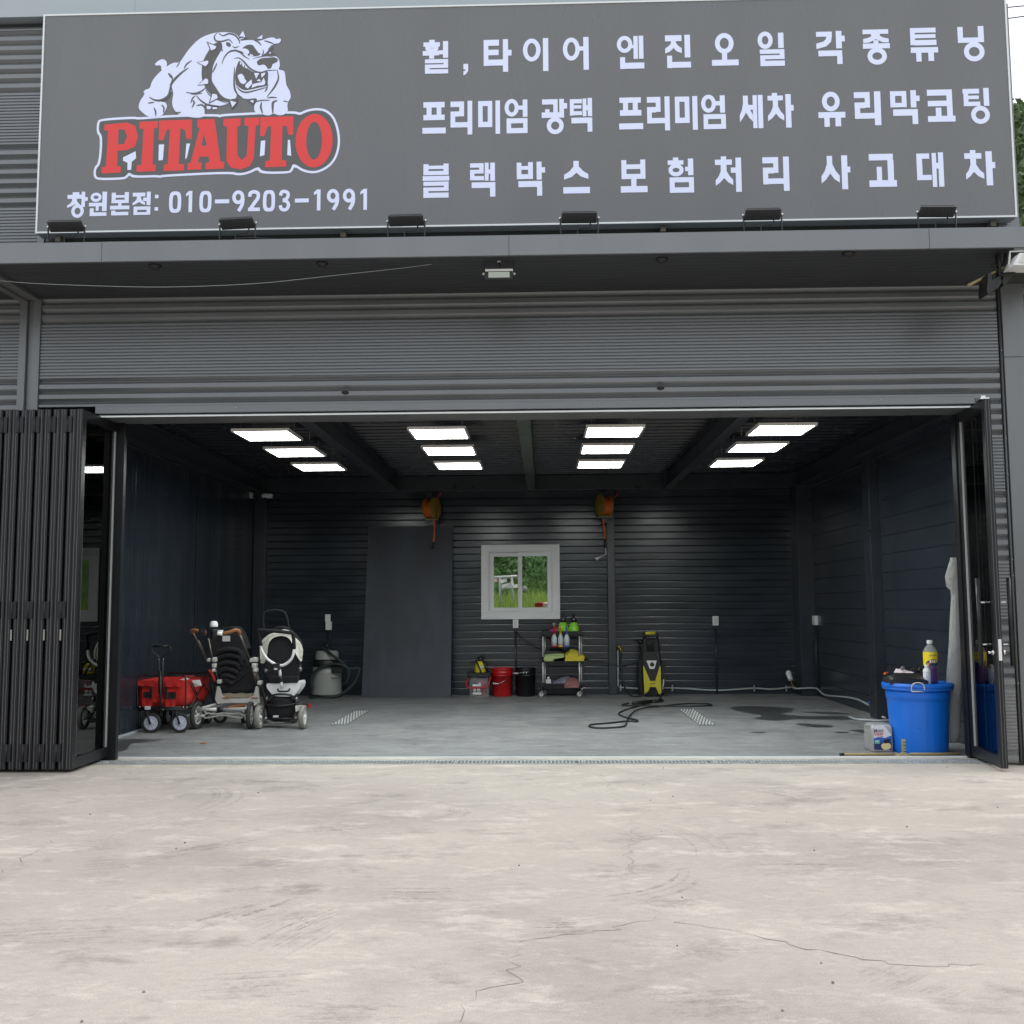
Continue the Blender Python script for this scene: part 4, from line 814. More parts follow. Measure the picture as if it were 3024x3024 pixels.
# white and black lamps at the canopy's right end
ZR = frame(2700, 600, .20704, -1.15)
t = thing('white_floodlight', ZR(1480, 700), 'white floodlight on a bracket at the right end of the canopy', 'floodlight')
q = [ZR(x, y) for x, y in ((1425, 765), (1335, 940), (1700, 940), (1700, 765))]
rs = [[(p_.x, Y, p_.z) for p_ in q] for Y in (-1.25, -1.05)]; MB().loft(rs, smooth=False).build('housing', m_white, t, bevel=.004)
q = [ZR(x, y) for x, y in ((1470, 790), (1410, 905), (1700, 905), (1700, 790))]; MB().loft([[(p_.x, Y, p_.z) for p_ in q] for Y in (-1.256, -1.2505)], smooth=False).build('lens', m_lampfr, t)
MB().tube([ZR(1352, 900), ZR(1365, 690), ZR(1640, 678)], .010, 6).build('bracket', m_white, t)
MB().box((ZR(1450, 600).x, -1.18, ZR(1450, 640).z), (ZR(1700, 600).x, -1.10, ZR(1450, 590).z)).build('mount', m_white, t)
t = thing('spotlight', ZR(1250, 900), 'pair of black spotlights under the right end of the canopy', 'spotlight')
for Pq, nm in (([(1105, 960), (1155, 945), (1160, 1060), (1270, 1000), (1310, 1080), (1260, 1160), (1100, 1262), (1085, 1200)], 'lamp_head'), ([(1330, 990), (1380, 950), (1505, 945), (1470, 1010), (1335, 1140), (1310, 1100)], 'lamp_head')):
    MB().prism([(ZR(x, y).x, ZR(x, y).z) for x, y in Pq], -1.08, -.9, 'y').build(nm, m_blk, t, bevel=.004)
MB().tube(catmull([ZR(1100, 870, Y=-1.0), ZR(1160, 900, Y=-1.0), ZR(1210, 830, Y=-1.0), ZR(1280, 880, Y=-1.0), ZR(1310, 700, Y=-1.0), ZR(1400, 640, Y=-1.0)], 6), .014, 7).tube(catmull([ZR(1150, 860, Y=-1.0), ZR(1180, 960, Y=-1.0), ZR(1260, 990, Y=-1.0), ZR(1320, 960, Y=-1.0)], 6), .01, 6).box((ZR(1290, 830).x, -1.03, ZR(1290, 990).z), (ZR(1330, 830).x, -.97, ZR(1290, 650).z)).build('cable', m_blk, t)
pl = MB().tube([ZR(760, 1175, Y=-.9), ZR(1290, 915, Y=-1.0)], .013, 10).build('conduit_stub', m_brush); tag(pl, 'slanted cream plastic tube behind the black spotlights', 'tube')
# ================================================================ DOORS
LT_, ZT = .062, 3.36
def leaf(parent, X, y0, y1, glass=True, nm='door_leaf'):
    """one framed glass leaf standing along Y, x in X..X+LT_"""
    x0, x1 = X, X + LT_; st = .075
    f = MB().box((x0, y0, .03), (x1, y0 + st, ZT)).box((x0, y1 - st, .03), (x1, y1, ZT)).box((x0 + .002, y0 + st, .03), (x1 - .002, y1 - st, .13)).box((x0 + .002, y0 + st, ZT - .09), (x1 - .002, y1 - st, ZT))
    lf = f.build(nm, m_alu, parent, bevel=.003)
    MB().box((x0 + .016, y0 - .004, .035), (x0 + .020, y0, ZT - .005)).box((x0 + .042, y0 - .004, .035), (x0 + .046, y0, ZT - .005)).build('seal', m_flashd, lf)
    MB().box((x0 + .022, y0 + st, .13), (x1 - .022, y1 - st, ZT - .09)).build('pane', m_glass, lf)
    for (xa, xb) in ((x0 + .006, x0 + .0215), (x1 - .0215, x1 - .006)):
        MB().box((xa, y0 + st, .131), (xb, y0 + st + .012, ZT - .091)).box((xa, y1 - st - .012, .131), (xb, y1 - st, ZT - .091)).build('glazing_bead', m_alug, lf)
    return lf
fd = thing('folding_door', (-4.6, -.07, 0), 'stack of black framed glass door leaves folded open at the left of the bay', 'folding door')
yF, yB = -.49, .345
X = -4.367
gaps = [.012, .020] * 6
xsl = []
for k in range(12):
    leaf(fd, X, yF + random.uniform(-.004, .004), yB); xsl.append(X); X -= LT_ + (.006 if k % 2 == 0 else .024)
for k in range(1, 11, 2):
    cx = (xsl[k] + xsl[k + 1] + LT_) / 2
    for z0, z1 in ((3.14, 3.29), (1.40, 1.56), (.10, .26)):
        MB().box((cx - .040, yF - .012, z0), (cx - .008, yF - .006, z1)).box((cx + .008, yF - .012, z0), (cx + .040, yF - .006, z1)).tube([(cx, yF - .012, z0), (cx, yF - .012, z1)], .008, 8).build('hinge', m_alu, fd)
    MB().box((cx - .007, yF - .01, 1.20), (cx + .007, yF + .01, 1.30)).build('latch', m_chrome, fd)
for z0, z1 in ((3.1, 3.3), (1.5, 1.65), (.12, .32)): MB().tube([(-4.295, .335, z0), (-4.295, .335, z1)], .010, 8).build('hinge', m_alu, fd)
gd = thing('glass_door', (4.085, -.48, 0), 'single black framed glass door swung open at the right with long pull handles', 'door')
yF2, yB2 = -.485, .32
lf = leaf(gd, 4.050, yF2, yB2)
B3 = frame(2400, 1750, .32298); R6 = frame(2760, 1480, .18116)
for X_ in (3.955, 4.225):
    zt = R6(1120, 1165, X=X_).z if X_ > 4.1 else R6(735, 1165, X=X_).z; zt = 1.72; zb = .93; yy = yF2 + .10
    h = MB().tube([(X_, yy, zb), (X_, yy, zt)], .019, 12).build('pull_handle', m_alu, gd)
    MB().tube([(X_, yy, 1.50), (4.058 if X_ < 4.1 else 4.12, yy, 1.50)], .009, 8).tube([(X_, yy, 1.12), (4.058 if X_ < 4.1 else 4.12, yy, 1.12)], .009, 8).build('standoff', m_chrome, h)
MB().box((4.075, yF2 - .006, .98), (4.102, yF2 - .001, 1.17)).build('lock_plate', m_white, gd)
MB().tube([(4.056, yF2 + .04, 1.05), (4.03, yF2 + .04, 1.05)], .024, 14).tube([(4.03, yF2 + .04, 1.05), (4.0, yF2 + .04, 1.05)], .013, 10).tube([(4.122, yF2 + .04, 1.05), (4.145, yF2 + .04, 1.05)], .024, 14).build('knob', m_chrome, gd)
MB().box((4.03, yF2 + .02, ZT + .001), (4.11, yF2 + .16, ZT + .014)).box((4.05, yF2 + .06, ZT + .0145), (4.09, yF2 + .09, ZT + .04)).build('top_roller', m_chrome, gd)
gd.rotation_euler.z = rad(-5)
# protective film over lower cladding right of the door
vs = []; nx_, nz_ = 10, 30
for j in range(nz_ + 1):
    for i in range(nx_ + 1): vs.append((4.13 + i * .0245, -.112 + random.uniform(-.006, .006), .02 + j * .026))
pf = MB().add(vs, [(j * (nx_ + 1) + i, j * (nx_ + 1) + i + 1, (j + 1) * (nx_ + 1) + i + 1, (j + 1) * (nx_ + 1) + i) for j in range(nz_) for i in range(nx_)], True).build('protective_film', m_film2, None, fix=False); tag(pf, 'crumpled clear protective film on the low cladding right of the glass door', 'plastic film')

#==PART2==
# ================================================================ SMALL WALL FITTINGS
def u_at(Y): return FPX / (Y - CAM.y)
def wheel(parent, c, R, wd, rr, tm, rm, axis='x', spokes=0, yaw=0, name='wheel', sm=None):
    c = Vector(c); k = wd / 2
    ty = MB().lathe([(rr, -k * .8), (R * .93, -k), (R * .985, -k * .7), (R, 0), (R * .985, k * .7), (R * .93, k), (rr, k * .8), (rr * .98, 0), (rr, -k * .8)], c, 28, axis)
    if yaw: ty.rot(c, yaw)
    t = ty.build(name, tm, parent)
    rm_ = MB()
    if spokes and spokes > 0:
        rm_.lathe([(rr, -k * .55), (rr * .86, -k * .7), (rr * .84, 0), (rr * .86, k * .7), (rr, k * .55), (rr, -k * .55)], c, 28, axis); rm_.lathe([(.001, -k * 1.05), (rr * .2, -k * 1.0), (rr * .22, 0), (rr * .2, k), (.001, k * 1.05)], c, 14, axis)
        for i in range(spokes):
            a = 2 * math.pi * i / spokes + .2; d = (math.cos(a), math.sin(a))
            v = (lambda r: Vector((0, d[0] * r, d[1] * r))) if axis == 'x' else (lambda r: Vector((d[0] * r, 0, d[1] * r)))
            rm_.tube([c + v(rr * .15), c + v(rr * .9)], rr * .11, 6)
    else:
        rm_.lathe([(.0001, -k * .78), (rr * .18, -k * .78), (rr * .2, -k * .55), (rr * .8, -k * .45), (rr * 1.0, -k * .75), (rr * 1.0, k * .75), (rr * .8, k * .45), (.0001, k * .6)], c, 28, axis)
        for i in range(-spokes):
            a = 2 * math.pi * i / -spokes + .3; d = (math.cos(a), math.sin(a))
            o = Vector((-k * .56, 0, 0)) if axis == 'x' else Vector((0, -k * .56, 0))
            v = (lambda r: Vector((0, d[0] * r, d[1] * r))) if axis == 'x' else (lambda r: Vector((d[0] * r, 0, d[1] * r)))
    if yaw: rm_.rot(c, yaw)
    r_ = rm_.build('rim', rm, t)
    if spokes < 0:
        q = MB()
        for i in range(-spokes):
            a = 2 * math.pi * i / -spokes + .3; d = (math.cos(a), math.sin(a))
            v = (lambda r: Vector((0, d[0] * r, d[1] * r))) if axis == 'x' else (lambda r: Vector((d[0] * r, 0, d[1] * r)))
            o = Vector((-k * .5, 0, 0)) if axis == 'x' else Vector((0, -k * .5, 0))
            q.tube([c + o + v(rr * .2), c + o + v(rr * .92)], rr * .035, 5)
        if yaw: q.rot(c, yaw)
        q.build('rib', sm or m_pipe, t)
    return t
# socket boxes
KC = frame(1360, 1790, .19669); 
def socket(px, py, w_, h_, Y, lab, cond_to=0.02, face='y', X=None):
    p = at(px, py, Y=Y); u = u_at(Y); w_ /= u; h_ /= u
    t = thing('socket_box', (p.x, Y, p.z), lab, 'socket box')
    MB().box((p.x - w_ / 2, Y - .055, p.z - h_ / 2), (p.x + w_ / 2, Y - .001, p.z + h_ / 2)).build('housing', m_white, t, bevel=.006)
    MB().box((p.x - w_ * .3, Y - .062, p.z - h_ * .34), (p.x + w_ * .3, Y - .0555, p.z + h_ * .34)).build('cover', m_lampfr, t, bevel=.003)
    if cond_to is not None: MB().tube([(p.x, Y - .025, p.z - h_ / 2), (p.x, Y - .025, cond_to)], .014, 8).tube([(p.x, Y - .025, p.z - h_ / 2), (p.x, Y - .025, p.z - h_ / 2 - .08)], .02, 8).build('conduit', m_steel, t)
    return p
ps = socket(1523, 1842, 16, 25, D - .03, 'white socket box right under the window, black conduit below')
socket(2112, 1833, 17, 27, D - .03, 'white socket box on the rear wall right of the black and yellow pressure washer')
t = thing('socket_box', at(2424, 1832, Y=6.9), 'white socket box on the right wall beside the corner column', 'socket box')
p = at(2422, 1832, Y=6.95); MB().box((XR - .06, 6.88, p.z - .075), (XR - .001, 7.04, p.z + .075)).build('housing', m_white, t, bevel=.006)
MB().tube([(XR - .03, 6.96, p.z - .075), (XR - .03, 6.96, .05)], .014, 8).build('conduit', m_steel, t)
p = at(970, 1834, Y=D - .06); t = thing('socket_box', (p.x, D - .03, p.z), 'white socket box with a paper tag above the canister vacuum', 'socket box')
q0 = K1(1578, 220, Y=D - .05); q1 = K1(1622, 284, Y=D - .05); MB().box((q0.x, D - .085, q1.z), (q1.x, D - .03, q0.z)).build('housing', m_white, t, bevel=.005)
q0 = K1(1572, 166, Y=D - .05); q1 = K1(1612, 222, Y=D - .05); MB().box((q0.x, D - .05, q1.z), (q1.x, D - .04, q0.z)).build('paper_tag', m_paper, t)
q0 = K1(1600, 285, Y=D - .05); MB().tube([(q0.x, D - .05, q0.z), (q0.x, D - .05, .03)], .016, 8).tube([(q0.x + .03, D - .05, q0.z), (q0.x + .035, D - .05, q0.z - .25)], .009, 8).build('conduit', m_steel, t)
# security camera in the rear left corner
p = at(785, 1468, Y=7.2); t = thing('security_camera', p, 'white dome security camera high in the rear left corner', 'camera')
MB().lathe([(.0001, .055), (.07, .055), (.075, .02), (.07, -.01), (.055, -.015), (.0001, -.015)], p, 18).box((p.x + .03, 7.17, p.z - .02), (p.x + .11, 7.25, p.z + .05)).build('housing', m_white, t)
MB().sphere(p + Vector((0, 0, -.015)), .045, 14, sz=.9).build('dome', m_blk, t)
MB().box((-4.90 + .001, 7.0, p.z - .03), (-4.87, 7.13, p.z + .06)).build('junction_box', m_lampfr, t)
# water pipe along rear wall
Yp = D - .045
P = [K7(x, y, Y=Yp) for x, y in ((285, 708), (400, 716), (560, 712), (700, 716), (900, 727), (1130, 714), (1240, 720), (1370, 706))]
t = thing('water_pipe', P[0], 'grey water pipe clipped low along the rear wall to a brass valve', 'pipe')
MB().tube(catmull(P, 6), .014, 8).tube([K7(268, 460, Y=Yp), K7(268, 700, Y=Yp), K7(285, 708, Y=Yp)], .014, 8).build('pipe', m_pipe, t)
RX = XR - .03
P = [K7(1370, 706, Y=Yp - .1), K7(1400, 716, Y=7.02), K7(1520, 714, Y=6.98), at(2435, 2052, X=RX), at(2490, 2058, X=RX), at(2530, 2065, X=RX), at(2566, 2082, X=RX)]
MB().tube(catmull(P, 6), .014, 8).build('pipe', m_pipe, t)
c_ = MB()
for x, y in ((285, 710), (612, 712), (1130, 714), (1334, 714)):
    q = K7(x, y, Y=Yp - .01); c_.box((q.x - .01, Yp - .03, q.z - .05), (q.x + .01, Yp - .016, q.z + .05))
c_.build('clip', m_galv, t)
v = at(2574, 2092, X=RX - .02); MB().tube([v + Vector((0, .04, .06)), v, v + Vector((0, 0, -.05)), v + Vector((-.02, -.25, -.055))], .02, 10).sphere(v, .032, 10).build('brass_valve', m_brass, t)
MB().box((v.x - .03, v.y - .05, v.z + .065), (v.x + .03, v.y + .05, v.z + .09)).build('valve_lever', m_blue, t, bevel=.004)
MB().tube([v + Vector((-.02, -.26, -.055)), v + Vector((-.02, -.6, -.06))], .014, 8).build('pipe', m_pipe, t)
q = K7(1352, 625, Y=7.25); t = thing('water_tap', q, 'white capped tap with a brass stem near the rear right corner', 'tap')
MB().tube([K7(1348, 615, Y=7.25), K7(1365, 665, Y=7.25)], [.045, .038], 14).sphere(K7(1350, 618, Y=7.25), .046, 12).build('cap', m_white, t)
MB().tube(catmull([K7(1366, 668, Y=7.25), K7(1372, 690, Y=7.25), K7(1385, 706, Y=7.25), K7(1410, 716, Y=7.2)], 5), .011, 8).build('stem', m_brass, t)
PW = frame(1800, 1840, .11905)
t = thing('brass_tap', PW(235, 600, Y=7.4), 'brass tap with black hose on the column left of the pressure washer', 'tap')
MB().tube([PW(190, 650, Y=7.42), PW(190, 585, Y=7.4), PW(275, 585, Y=7.38), PW(275, 720, Y=7.36)], .014, 8).sphere(PW(235, 592, Y=7.39), .026, 10).tube([PW(290, 690, Y=7.37), PW(325, 680, Y=7.33)], .01, 7).build('tap_body', m_brass, t)
MB().tube(catmull([PW(270, 720, Y=7.35), PW(290, 950, Y=7.34), PW(300, 1200, Y=7.3), PW(345, 1480, Y=7.25), PW(430, 1700, Y=7.15), PW(560, 1810, Y=7.02), PW(720, 1815, Y=6.95), PW(880, 1770, Y=6.92), PW(960, 1720, Y=6.95)], 7), .014, 8).build('hose', m_hose, t)
# cable from socket to cart and to washer
tag(MB().tube(catmull([KC(840, 395, Y=D - .05), KC(880, 440, Y=7.4), KC(960, 510, Y=7.38), KC(1080, 590, Y=7.38), KC(1225, 660, Y=7.4), KC(1500, 720, Y=7.44), KC(1850, 770, Y=7.44), KC(1940, 815, Y=7.42), KC(2080, 840, Y=7.4), PW(300, 1070, Y=7.38), PW(480, 1040, Y=7.3), PW(620, 990, Y=7.15), PW(800, 960, Y=7.05)], 6), .009, 6).build('power_cable', m_hose), 'black power cable running from the socket behind the cart to the pressure washer', 'cable')
# hose reels
RL = frame(1200, 1400, .36232)
def reel(cx, cy, yaw, Y, side, lab, gun):
    c = RL(cx, cy, Y=Y); t = thing('hose_reel', c, lab, 'hose reel', 'orange air hose reels high on the rear wall')
    f = MB()
    for s_ in (-.075, .075): f.lathe([(.0001, s_ - .006), (.175, s_ - .006), (.185, s_), (.175, s_ + .006), (.0001, s_ + .006)], c, 32, 'x')
    f.lathe([(.09, -.074), (.09, .074)], c, 20, 'x').rot(c, yaw).build('drum', m_reel, t)
    h = MB()
    for k in range(8):
        x = -.062 + k * .0177; h.lathe([(.13, x - .0085), (.148 + .004 * (k % 2), x), (.13, x + .0085)], c, 28, 'x')
    h.rot(c, yaw).build('wound_hose', m_orange, t)
    MB().box((c.x - .04, Y + .03, c.z - .28), (c.x + .06, D - .03, c.z + .22)).box((c.x - .11, Y - .05, c.z - .21), (c.x + .11, Y + .05, c.z - .19)).tube([c + Vector((side * .10, 0, -.19)), c + Vector((side * .1, 0, 0))], .012, 8).build('wall_arm', m_steel, t)
    MB().box((c.x - .09, Y - .07, c.z - .195), (c.x + .11, Y + .03, c.z - .183)).tube([c + Vector((side * .11, -.04, -.19)), c + Vector((side * .11, -.04, .02))], .009, 6).build('guide_bar', m_reel, t)
    x1 = cx + (23 if not gun else 0)
    if not gun:
        MB().tube(catmull([RL(228, 375, Y=Y), RL(229, 450, Y=Y), RL(225, 520, Y=Y), RL(222, 555, Y=Y)], 6), .014, 8).build('hose_end', m_orange, t)
        MB().tube([RL(222, 555, Y=Y), RL(214, 608, Y=Y)], [.018, .024], 10).build('nozzle', m_blk, t)
        MB().tube(catmull([RL(245, 245, Y=Y), RL(258, 190, Y=Y), RL(275, 165, Y=Y), RL(278, 146, Y=Y)], 6), .012, 8).build('supply_hose', M('red_hose', (.35, .04, .03), .5), t)
    else:
        MB().tube(catmull([RL(1605, 368, Y=Y), RL(1610, 430, Y=Y), RL(1617, 490, Y=Y), RL(1618, 530, Y=Y)], 6), .014, 8).build('hose_end', m_orange, t)
        MB().tube([RL(1619, 530, Y=Y), RL(1620, 600, Y=Y)], .02, 10).build('grip', m_blk, t)
        MB().tube([RL(1622, 600, Y=Y), RL(1628, 650, Y=Y), RL(1600, 668, Y=Y)], .010, 8).tube([RL(1600, 668, Y=Y), RL(1560, 686, Y=Y), RL(1545, 694, Y=Y)], [.012, .022, .030], 12).build('air_gun', m_post, t)
        MB().tube(catmull([RL(1668, 235, Y=Y), RL(1690, 195, Y=Y), RL(1722, 165, Y=Y), RL(1728, 146, Y=Y)], 6), .012, 8).build('supply_hose', bpy.data.materials['red_hose'], t)
        MB().tube([RL(1640, 240, Y=Y - .05), RL(1680, 238, Y=Y - .05)], .014, 8).build('fitting', m_brass, t)
reel(205, 280, rad(-28), 7.15, 1, 'orange hose reel above the tall leaning dark board', False)
reel(1612, 258, rad(28), 7.15, 1, 'orange hose reel with a silver air gun hanging by the column right of the window', True)
# leaning board
y0, y1 = 7.05, 7.40; hgt = 2.86
P = [(-3.075, y0, .004), (-1.575, y0, .004), (-1.525, y1, hgt), (-2.97, y1, hgt)]
P = [at(1068, 2060, Y=y0), at(1331, 2060, Y=y0), at(1337, 1553, Y=y1), at(1088, 1555, Y=y1)]
P[0].z = P[1].z = .004
lb = MB().add(P + [q + Vector((0, .018, 0)) for q in P], [(0, 1, 2, 3), (4, 7, 6, 5), (0, 4, 5, 1), (1, 5, 6, 2), (2, 6, 7, 3), (3, 7, 4, 0)]).build('leaning_board', m_board); tag(lb, 'tall dark plywood board leaning against the rear wall left of the window', 'board')
# ================================================================ WAGON
Wf = frame(380, 1880, .15528, 2.5); wg = thing('folding_wagon', (-4.52, 2.9, 0), 'red fabric folding wagon with black frame and white wheels by the left wall', 'wagon')
ax0, ax1 = Wf(195, 1000).x, Wf(1062, 1000).x; zb_, zt_ = Wf(600, 1335).z, Wf(600, 835).z; wy0, wy1 = 2.5, 3.40
def tub(inset, z, bulge=0):
    out = []; x0, x1, ya, yb = ax0 + inset, ax1 - inset, wy0 + inset, wy1 - inset; n = 8
    for k in range(n): t_ = k / n; out.append(Vector((x0 + (x1 - x0) * t_, ya - bulge * math.sin(math.pi * t_ * 2) ** 2, z)))
    for k in range(n): t_ = k / n; out.append(Vector((x1 + bulge * math.sin(math.pi * t_ * 3) ** 2, ya + (yb - ya) * t_, z)))
    for k in range(n): t_ = k / n; out.append(Vector((x1 + (x0 - x1) * t_, yb, z)))
    for k in range(n): t_ = k / n; out.append(Vector((x0, yb + (ya - yb) * t_, z)))
    return [q + Vector((random.uniform(-.004, .004), random.uniform(-.004, .004), 0)) for q in out]
rg = [tub(.03, zb_, 0), tub(.0, zb_ + .03, .008), tub(.0, zb_ + .12, .018), tub(.004, zb_ + .2, .01), tub(.0, zt_ - .03, .004), tub(0, zt_), tub(.018, zt_), tub(.022, zb_ + .03)]
MB().loft(rg).build('tub', m_redf, wg)
def flap(x0, x1, y0, y1, nm, mt, dy, thick=.012):
    a_, b_ = Wf(x0, y1), Wf(x1, y0); rr = []
    for j, tz in enumerate((0, .35, .8, 1)):
        rr.append([Vector((a_.x + (b_.x - a_.x) * k / 8, 2.5 - dy - .008 * math.sin(k * 1.3 + j) * (1 - tz), a_.z + (b_.z - a_.z) * tz + (.006 * math.sin(k * 1.7) if tz == 0 else 0))) for k in range(9)])
    m_ = MB(); m_.loft(rr, caps=False, closed=False); m_.loft([[q + Vector((0, thick, 0)) for q in r] for r in rr], caps=False, closed=False)
    return m_.build(nm, mt, wg)
flap(185, 505, 828, 935, 'pocket_flap', m_redf, .045); flap(720, 1045, 828, 948, 'pocket_flap', m_redf, .045)
flap(270, 470, 1000, 1320, 'pocket', m_redf, .032); flap(715, 905, 1000, 1330, 'pocket', m_redf, .032)
flap(305, 425, 1045, 1155, 'mesh_pocket', m_blkf, .040, .004); flap(770, 920, 1050, 1180, 'mesh_pocket', m_blkf, .040, .004)
flap(425, 475, 950, 1180, 'strap', m_blkf, .052, .003); flap(712, 765, 955, 1180, 'strap', m_blkf, .052, .003)
flap(475, 695, 1165, 1240, 'pocket_band', m_redf, .05, .006)
fr = MB(); Yf = 2.46
fr.tube(catmull([Wf(170, 1340, Y=Yf), Wf(165, 1000, Y=Yf), Wf(172, 800, Y=Yf), Wf(215, 745, Y=Yf), Wf(400, 742, Y=Yf), Wf(700, 745, Y=Yf), Wf(1020, 742, Y=Yf), Wf(1075, 775, Y=Yf), Wf(1085, 900, Y=Yf), Wf(1082, 1340, Y=Yf)], 6), .011, 8)
fr.tube([Wf(125, 1345, Y=Yf), Wf(1110, 1345, Y=Yf)], .011, 8).tube([Wf(170, 1385, Y=Yf), Wf(1100, 1385, Y=Yf)], .014, 8)
Ys = lambda x: 2.5 + (x - 1070) / 460 * .9
fr.tube(catmull([Wf(720, 830, Y=3.42), Wf(780, 705, Y=3.42), Wf(850, 690, Y=3.42), Wf(1500, 690, Y=3.42), Wf(1560, 740, Y=3.42)], 6), .011, 8)
for a_, b_ in (((1100, 850), (1310, 1270)), ((1130, 1330), (1370, 920)), ((1380, 900), (1620, 1250)), ((1390, 1280), (1520, 960)), ((1075, 775), (1540, 720)), ((1100, 1345), (1560, 1290)), ((1150, 860), (1250, 1080))):
    fr.tube([Wf(*a_, Y=Ys(a_[0])) + Vector((.03, 0, 0)), Wf(*b_, Y=Ys(b_[0])) + Vector((.03, 0, 0))], .008, 7)
fr.tube([Wf(1550, 740, Y=3.42), Wf(1620, 1290, Y=3.42)], .01, 8)
fr.build('frame', m_blk, wg)
hd = MB(); Yh = 2.40
hd.tube([Wf(580, 430, Y=Yh), Wf(580, 1080, Y=Yh)], .009, 8).tube([Wf(650, 430, Y=Yh), Wf(645, 1080, Y=Yh)], .009, 8).tube([Wf(600, 650, Y=Yh - .01), Wf(605, 1100, Y=Yh - .01), Wf(605, 1345, Y=Yh)], .014, 8)
hd.tube(catmull([Wf(580, 430, Y=Yh), Wf(560, 375, Y=Yh), Wf(475, 300, Y=Yh), Wf(445, 235, Y=Yh), Wf(480, 180, Y=Yh), Wf(600, 188, Y=Yh), Wf(740, 176, Y=Yh), Wf(800, 225, Y=Yh), Wf(770, 300, Y=Yh), Wf(670, 380, Y=Yh), Wf(650, 430, Y=Yh)], 5), .009, 8).tube([Wf(490, 182, Y=Yh), Wf(740, 180, Y=Yh)], .014, 8)
hd.build('pull_handle', m_blk, wg)
MB().box((Wf(345, 1315).x, 2.43, Wf(345, 1380).z), (Wf(445, 1315).x, 2.47, Wf(345, 1315).z)).build('buckle', m_white, wg, bevel=.004)
st_ = MB()
for x, y in ((210, 1340), (300, 1340), (600, 1345), (652, 1388), (1045, 1345), (1110, 1345), (575, 432), (655, 432)): st_.sphere(Wf(x, y, Y=Yf - .014 if y > 500 else Yh - .01), .009, 7)
st_.build('rivet', m_chrome, wg)
for cx in (430, 982):
    c = Wf(cx, 1650, Y=2.44); c.z = .118
    wheel(wg, c, .118, .045, .085, m_rubber, m_lav, 'y', -8)
    MB().tube([c + Vector((0, -.034, 0)), Wf(cx - 80, 1480, Y=2.405), Wf(cx - 80, 1400, Y=2.43)], .012, 8).tube([Wf(cx - 82, 1470, Y=2.41) , Wf(cx - 82, 1440, Y=2.41)], .024, 10).tube([c + Vector((0, -.04, 0)), c + Vector((0, -.02, 0))], .012, 10).build('caster_fork', m_blk, wg)
for X_ in (ax0 + .06, ax1 - .05):
    wheel(wg, (X_, 3.3, .118), .118, .045, .085, m_rubber, m_lav, 'x', -8)
    MB().tube([(X_ + .035, 3.3, .118), (X_ + .03, 3.28, zb_)], .012, 8).build('caster_fork', m_blk, wg)
t = thing('papers', Wf(1250, 900, Y=2.9), 'white papers sticking out of the top of the red wagon', 'papers')
for P in ([(1150, 840), (1345, 822), (1385, 935), (1205, 968)], [(960, 822), (1080, 782), (1185, 822), (1080, 830)], [(1095, 850), (1150, 850), (1165, 900), (1130, 900)]):
    P = [Wf(*q, Y=2.75 + .02 * i) for i, q in enumerate(P)]; MB().add(P + [q + Vector((.004, .004, .002)) for q in P], [(0, 1, 2, 3), (7, 6, 5, 4), (0, 4, 5, 1), (1, 5, 6, 2), (2, 6, 7, 3), (3, 7, 4, 0)]).build('sheet', m_paper, t)
# ================================================================ STROLLER A
S = frame(550, 1800, .1967, 2.8); ta = thing('stroller', (-3.94, 3.05, 0), 'pushchair with champagne frame, tan handle and black quilted seat back, seen from behind', 'stroller')
u = .1967 / u_at(2.8)
for cx, yw in ((163, -.15), (962, .12)):
    c = S(cx, 1608, Y=2.8); c.z = .17
    wheel(ta, c, .168, .05, .115, m_rubg if False else m_rubber, m_champ, 'x', 6, rad(yw * 40))
for cx, cy, R_ in ((330, 1640, .088), (512, 1610, .088)):
    c = S(cx, cy, Y=3.42); c.z = R_; wheel(ta, c, R_, .045, .05, m_rubber, m_champ, 'x' if cx < 400 else 'y', 0)
c = S(870, 1640, Y=3.42); c.z = .085; wheel(ta, c, .085, .045, .05, m_rubber, m_champ, 'x', 0)
A_ = MB()
A_.tube([S(165, 1500, Y=2.79), S(480, 1502, Y=2.77)], .021, 12).tube([S(545, 1502, Y=2.77), S(880, 1492, Y=2.78), S(960, 1455, Y=2.8)], .021, 12)
A_.build('rear_axle', m_champ, ta)
MB().tube([S(470, 1500, Y=2.765), S(555, 1500, Y=2.765)], .026, 12).build('axle_joint', m_blk, ta)
A_ = MB()
A_.tube(catmull([S(262, 1625, Y=2.86), S(300, 1560, Y=2.9), S(420, 1572, Y=2.9), S(550, 1555, Y=2.9), S(700, 1572, Y=2.9), S(810, 1560, Y=2.9), S(845, 1622, Y=2.86), S(700, 1610, Y=2.86), S(550, 1588, Y=2.86), S(400, 1612, Y=2.86), S(275, 1630, Y=2.86)], 4), .011, 8)
A_.tube([S(163, 1608, Y=2.83), S(262, 1590, Y=2.85)], .02, 8).tube([S(962, 1608, Y=2.83), S(850, 1590, Y=2.85)], .02, 8)
A_.tube([S(230, 1480, Y=2.8), S(450, 1420, Y=2.95)], .016, 8).tube([S(900, 1450, Y=2.8), S(1080, 1420, Y=2.95)], .016, 8)
A_.tube([S(280, 1530, Y=2.85), S(340, 1600, Y=3.4), S(600, 1420, Y=3.1)], .014, 8).tube([S(860, 1530, Y=2.85), S(870, 1600, Y=3.4)], .014, 8)
A_.build('chassis', m_champ, ta)
q = [(440, 1345), (470, 1150), (500, 1150), (540, 1290), (600, 1335), (930, 1335), (1020, 1290), (1050, 1150), (1085, 1150), (1108, 1400), (1080, 1410), (600, 1400), (480, 1420)]
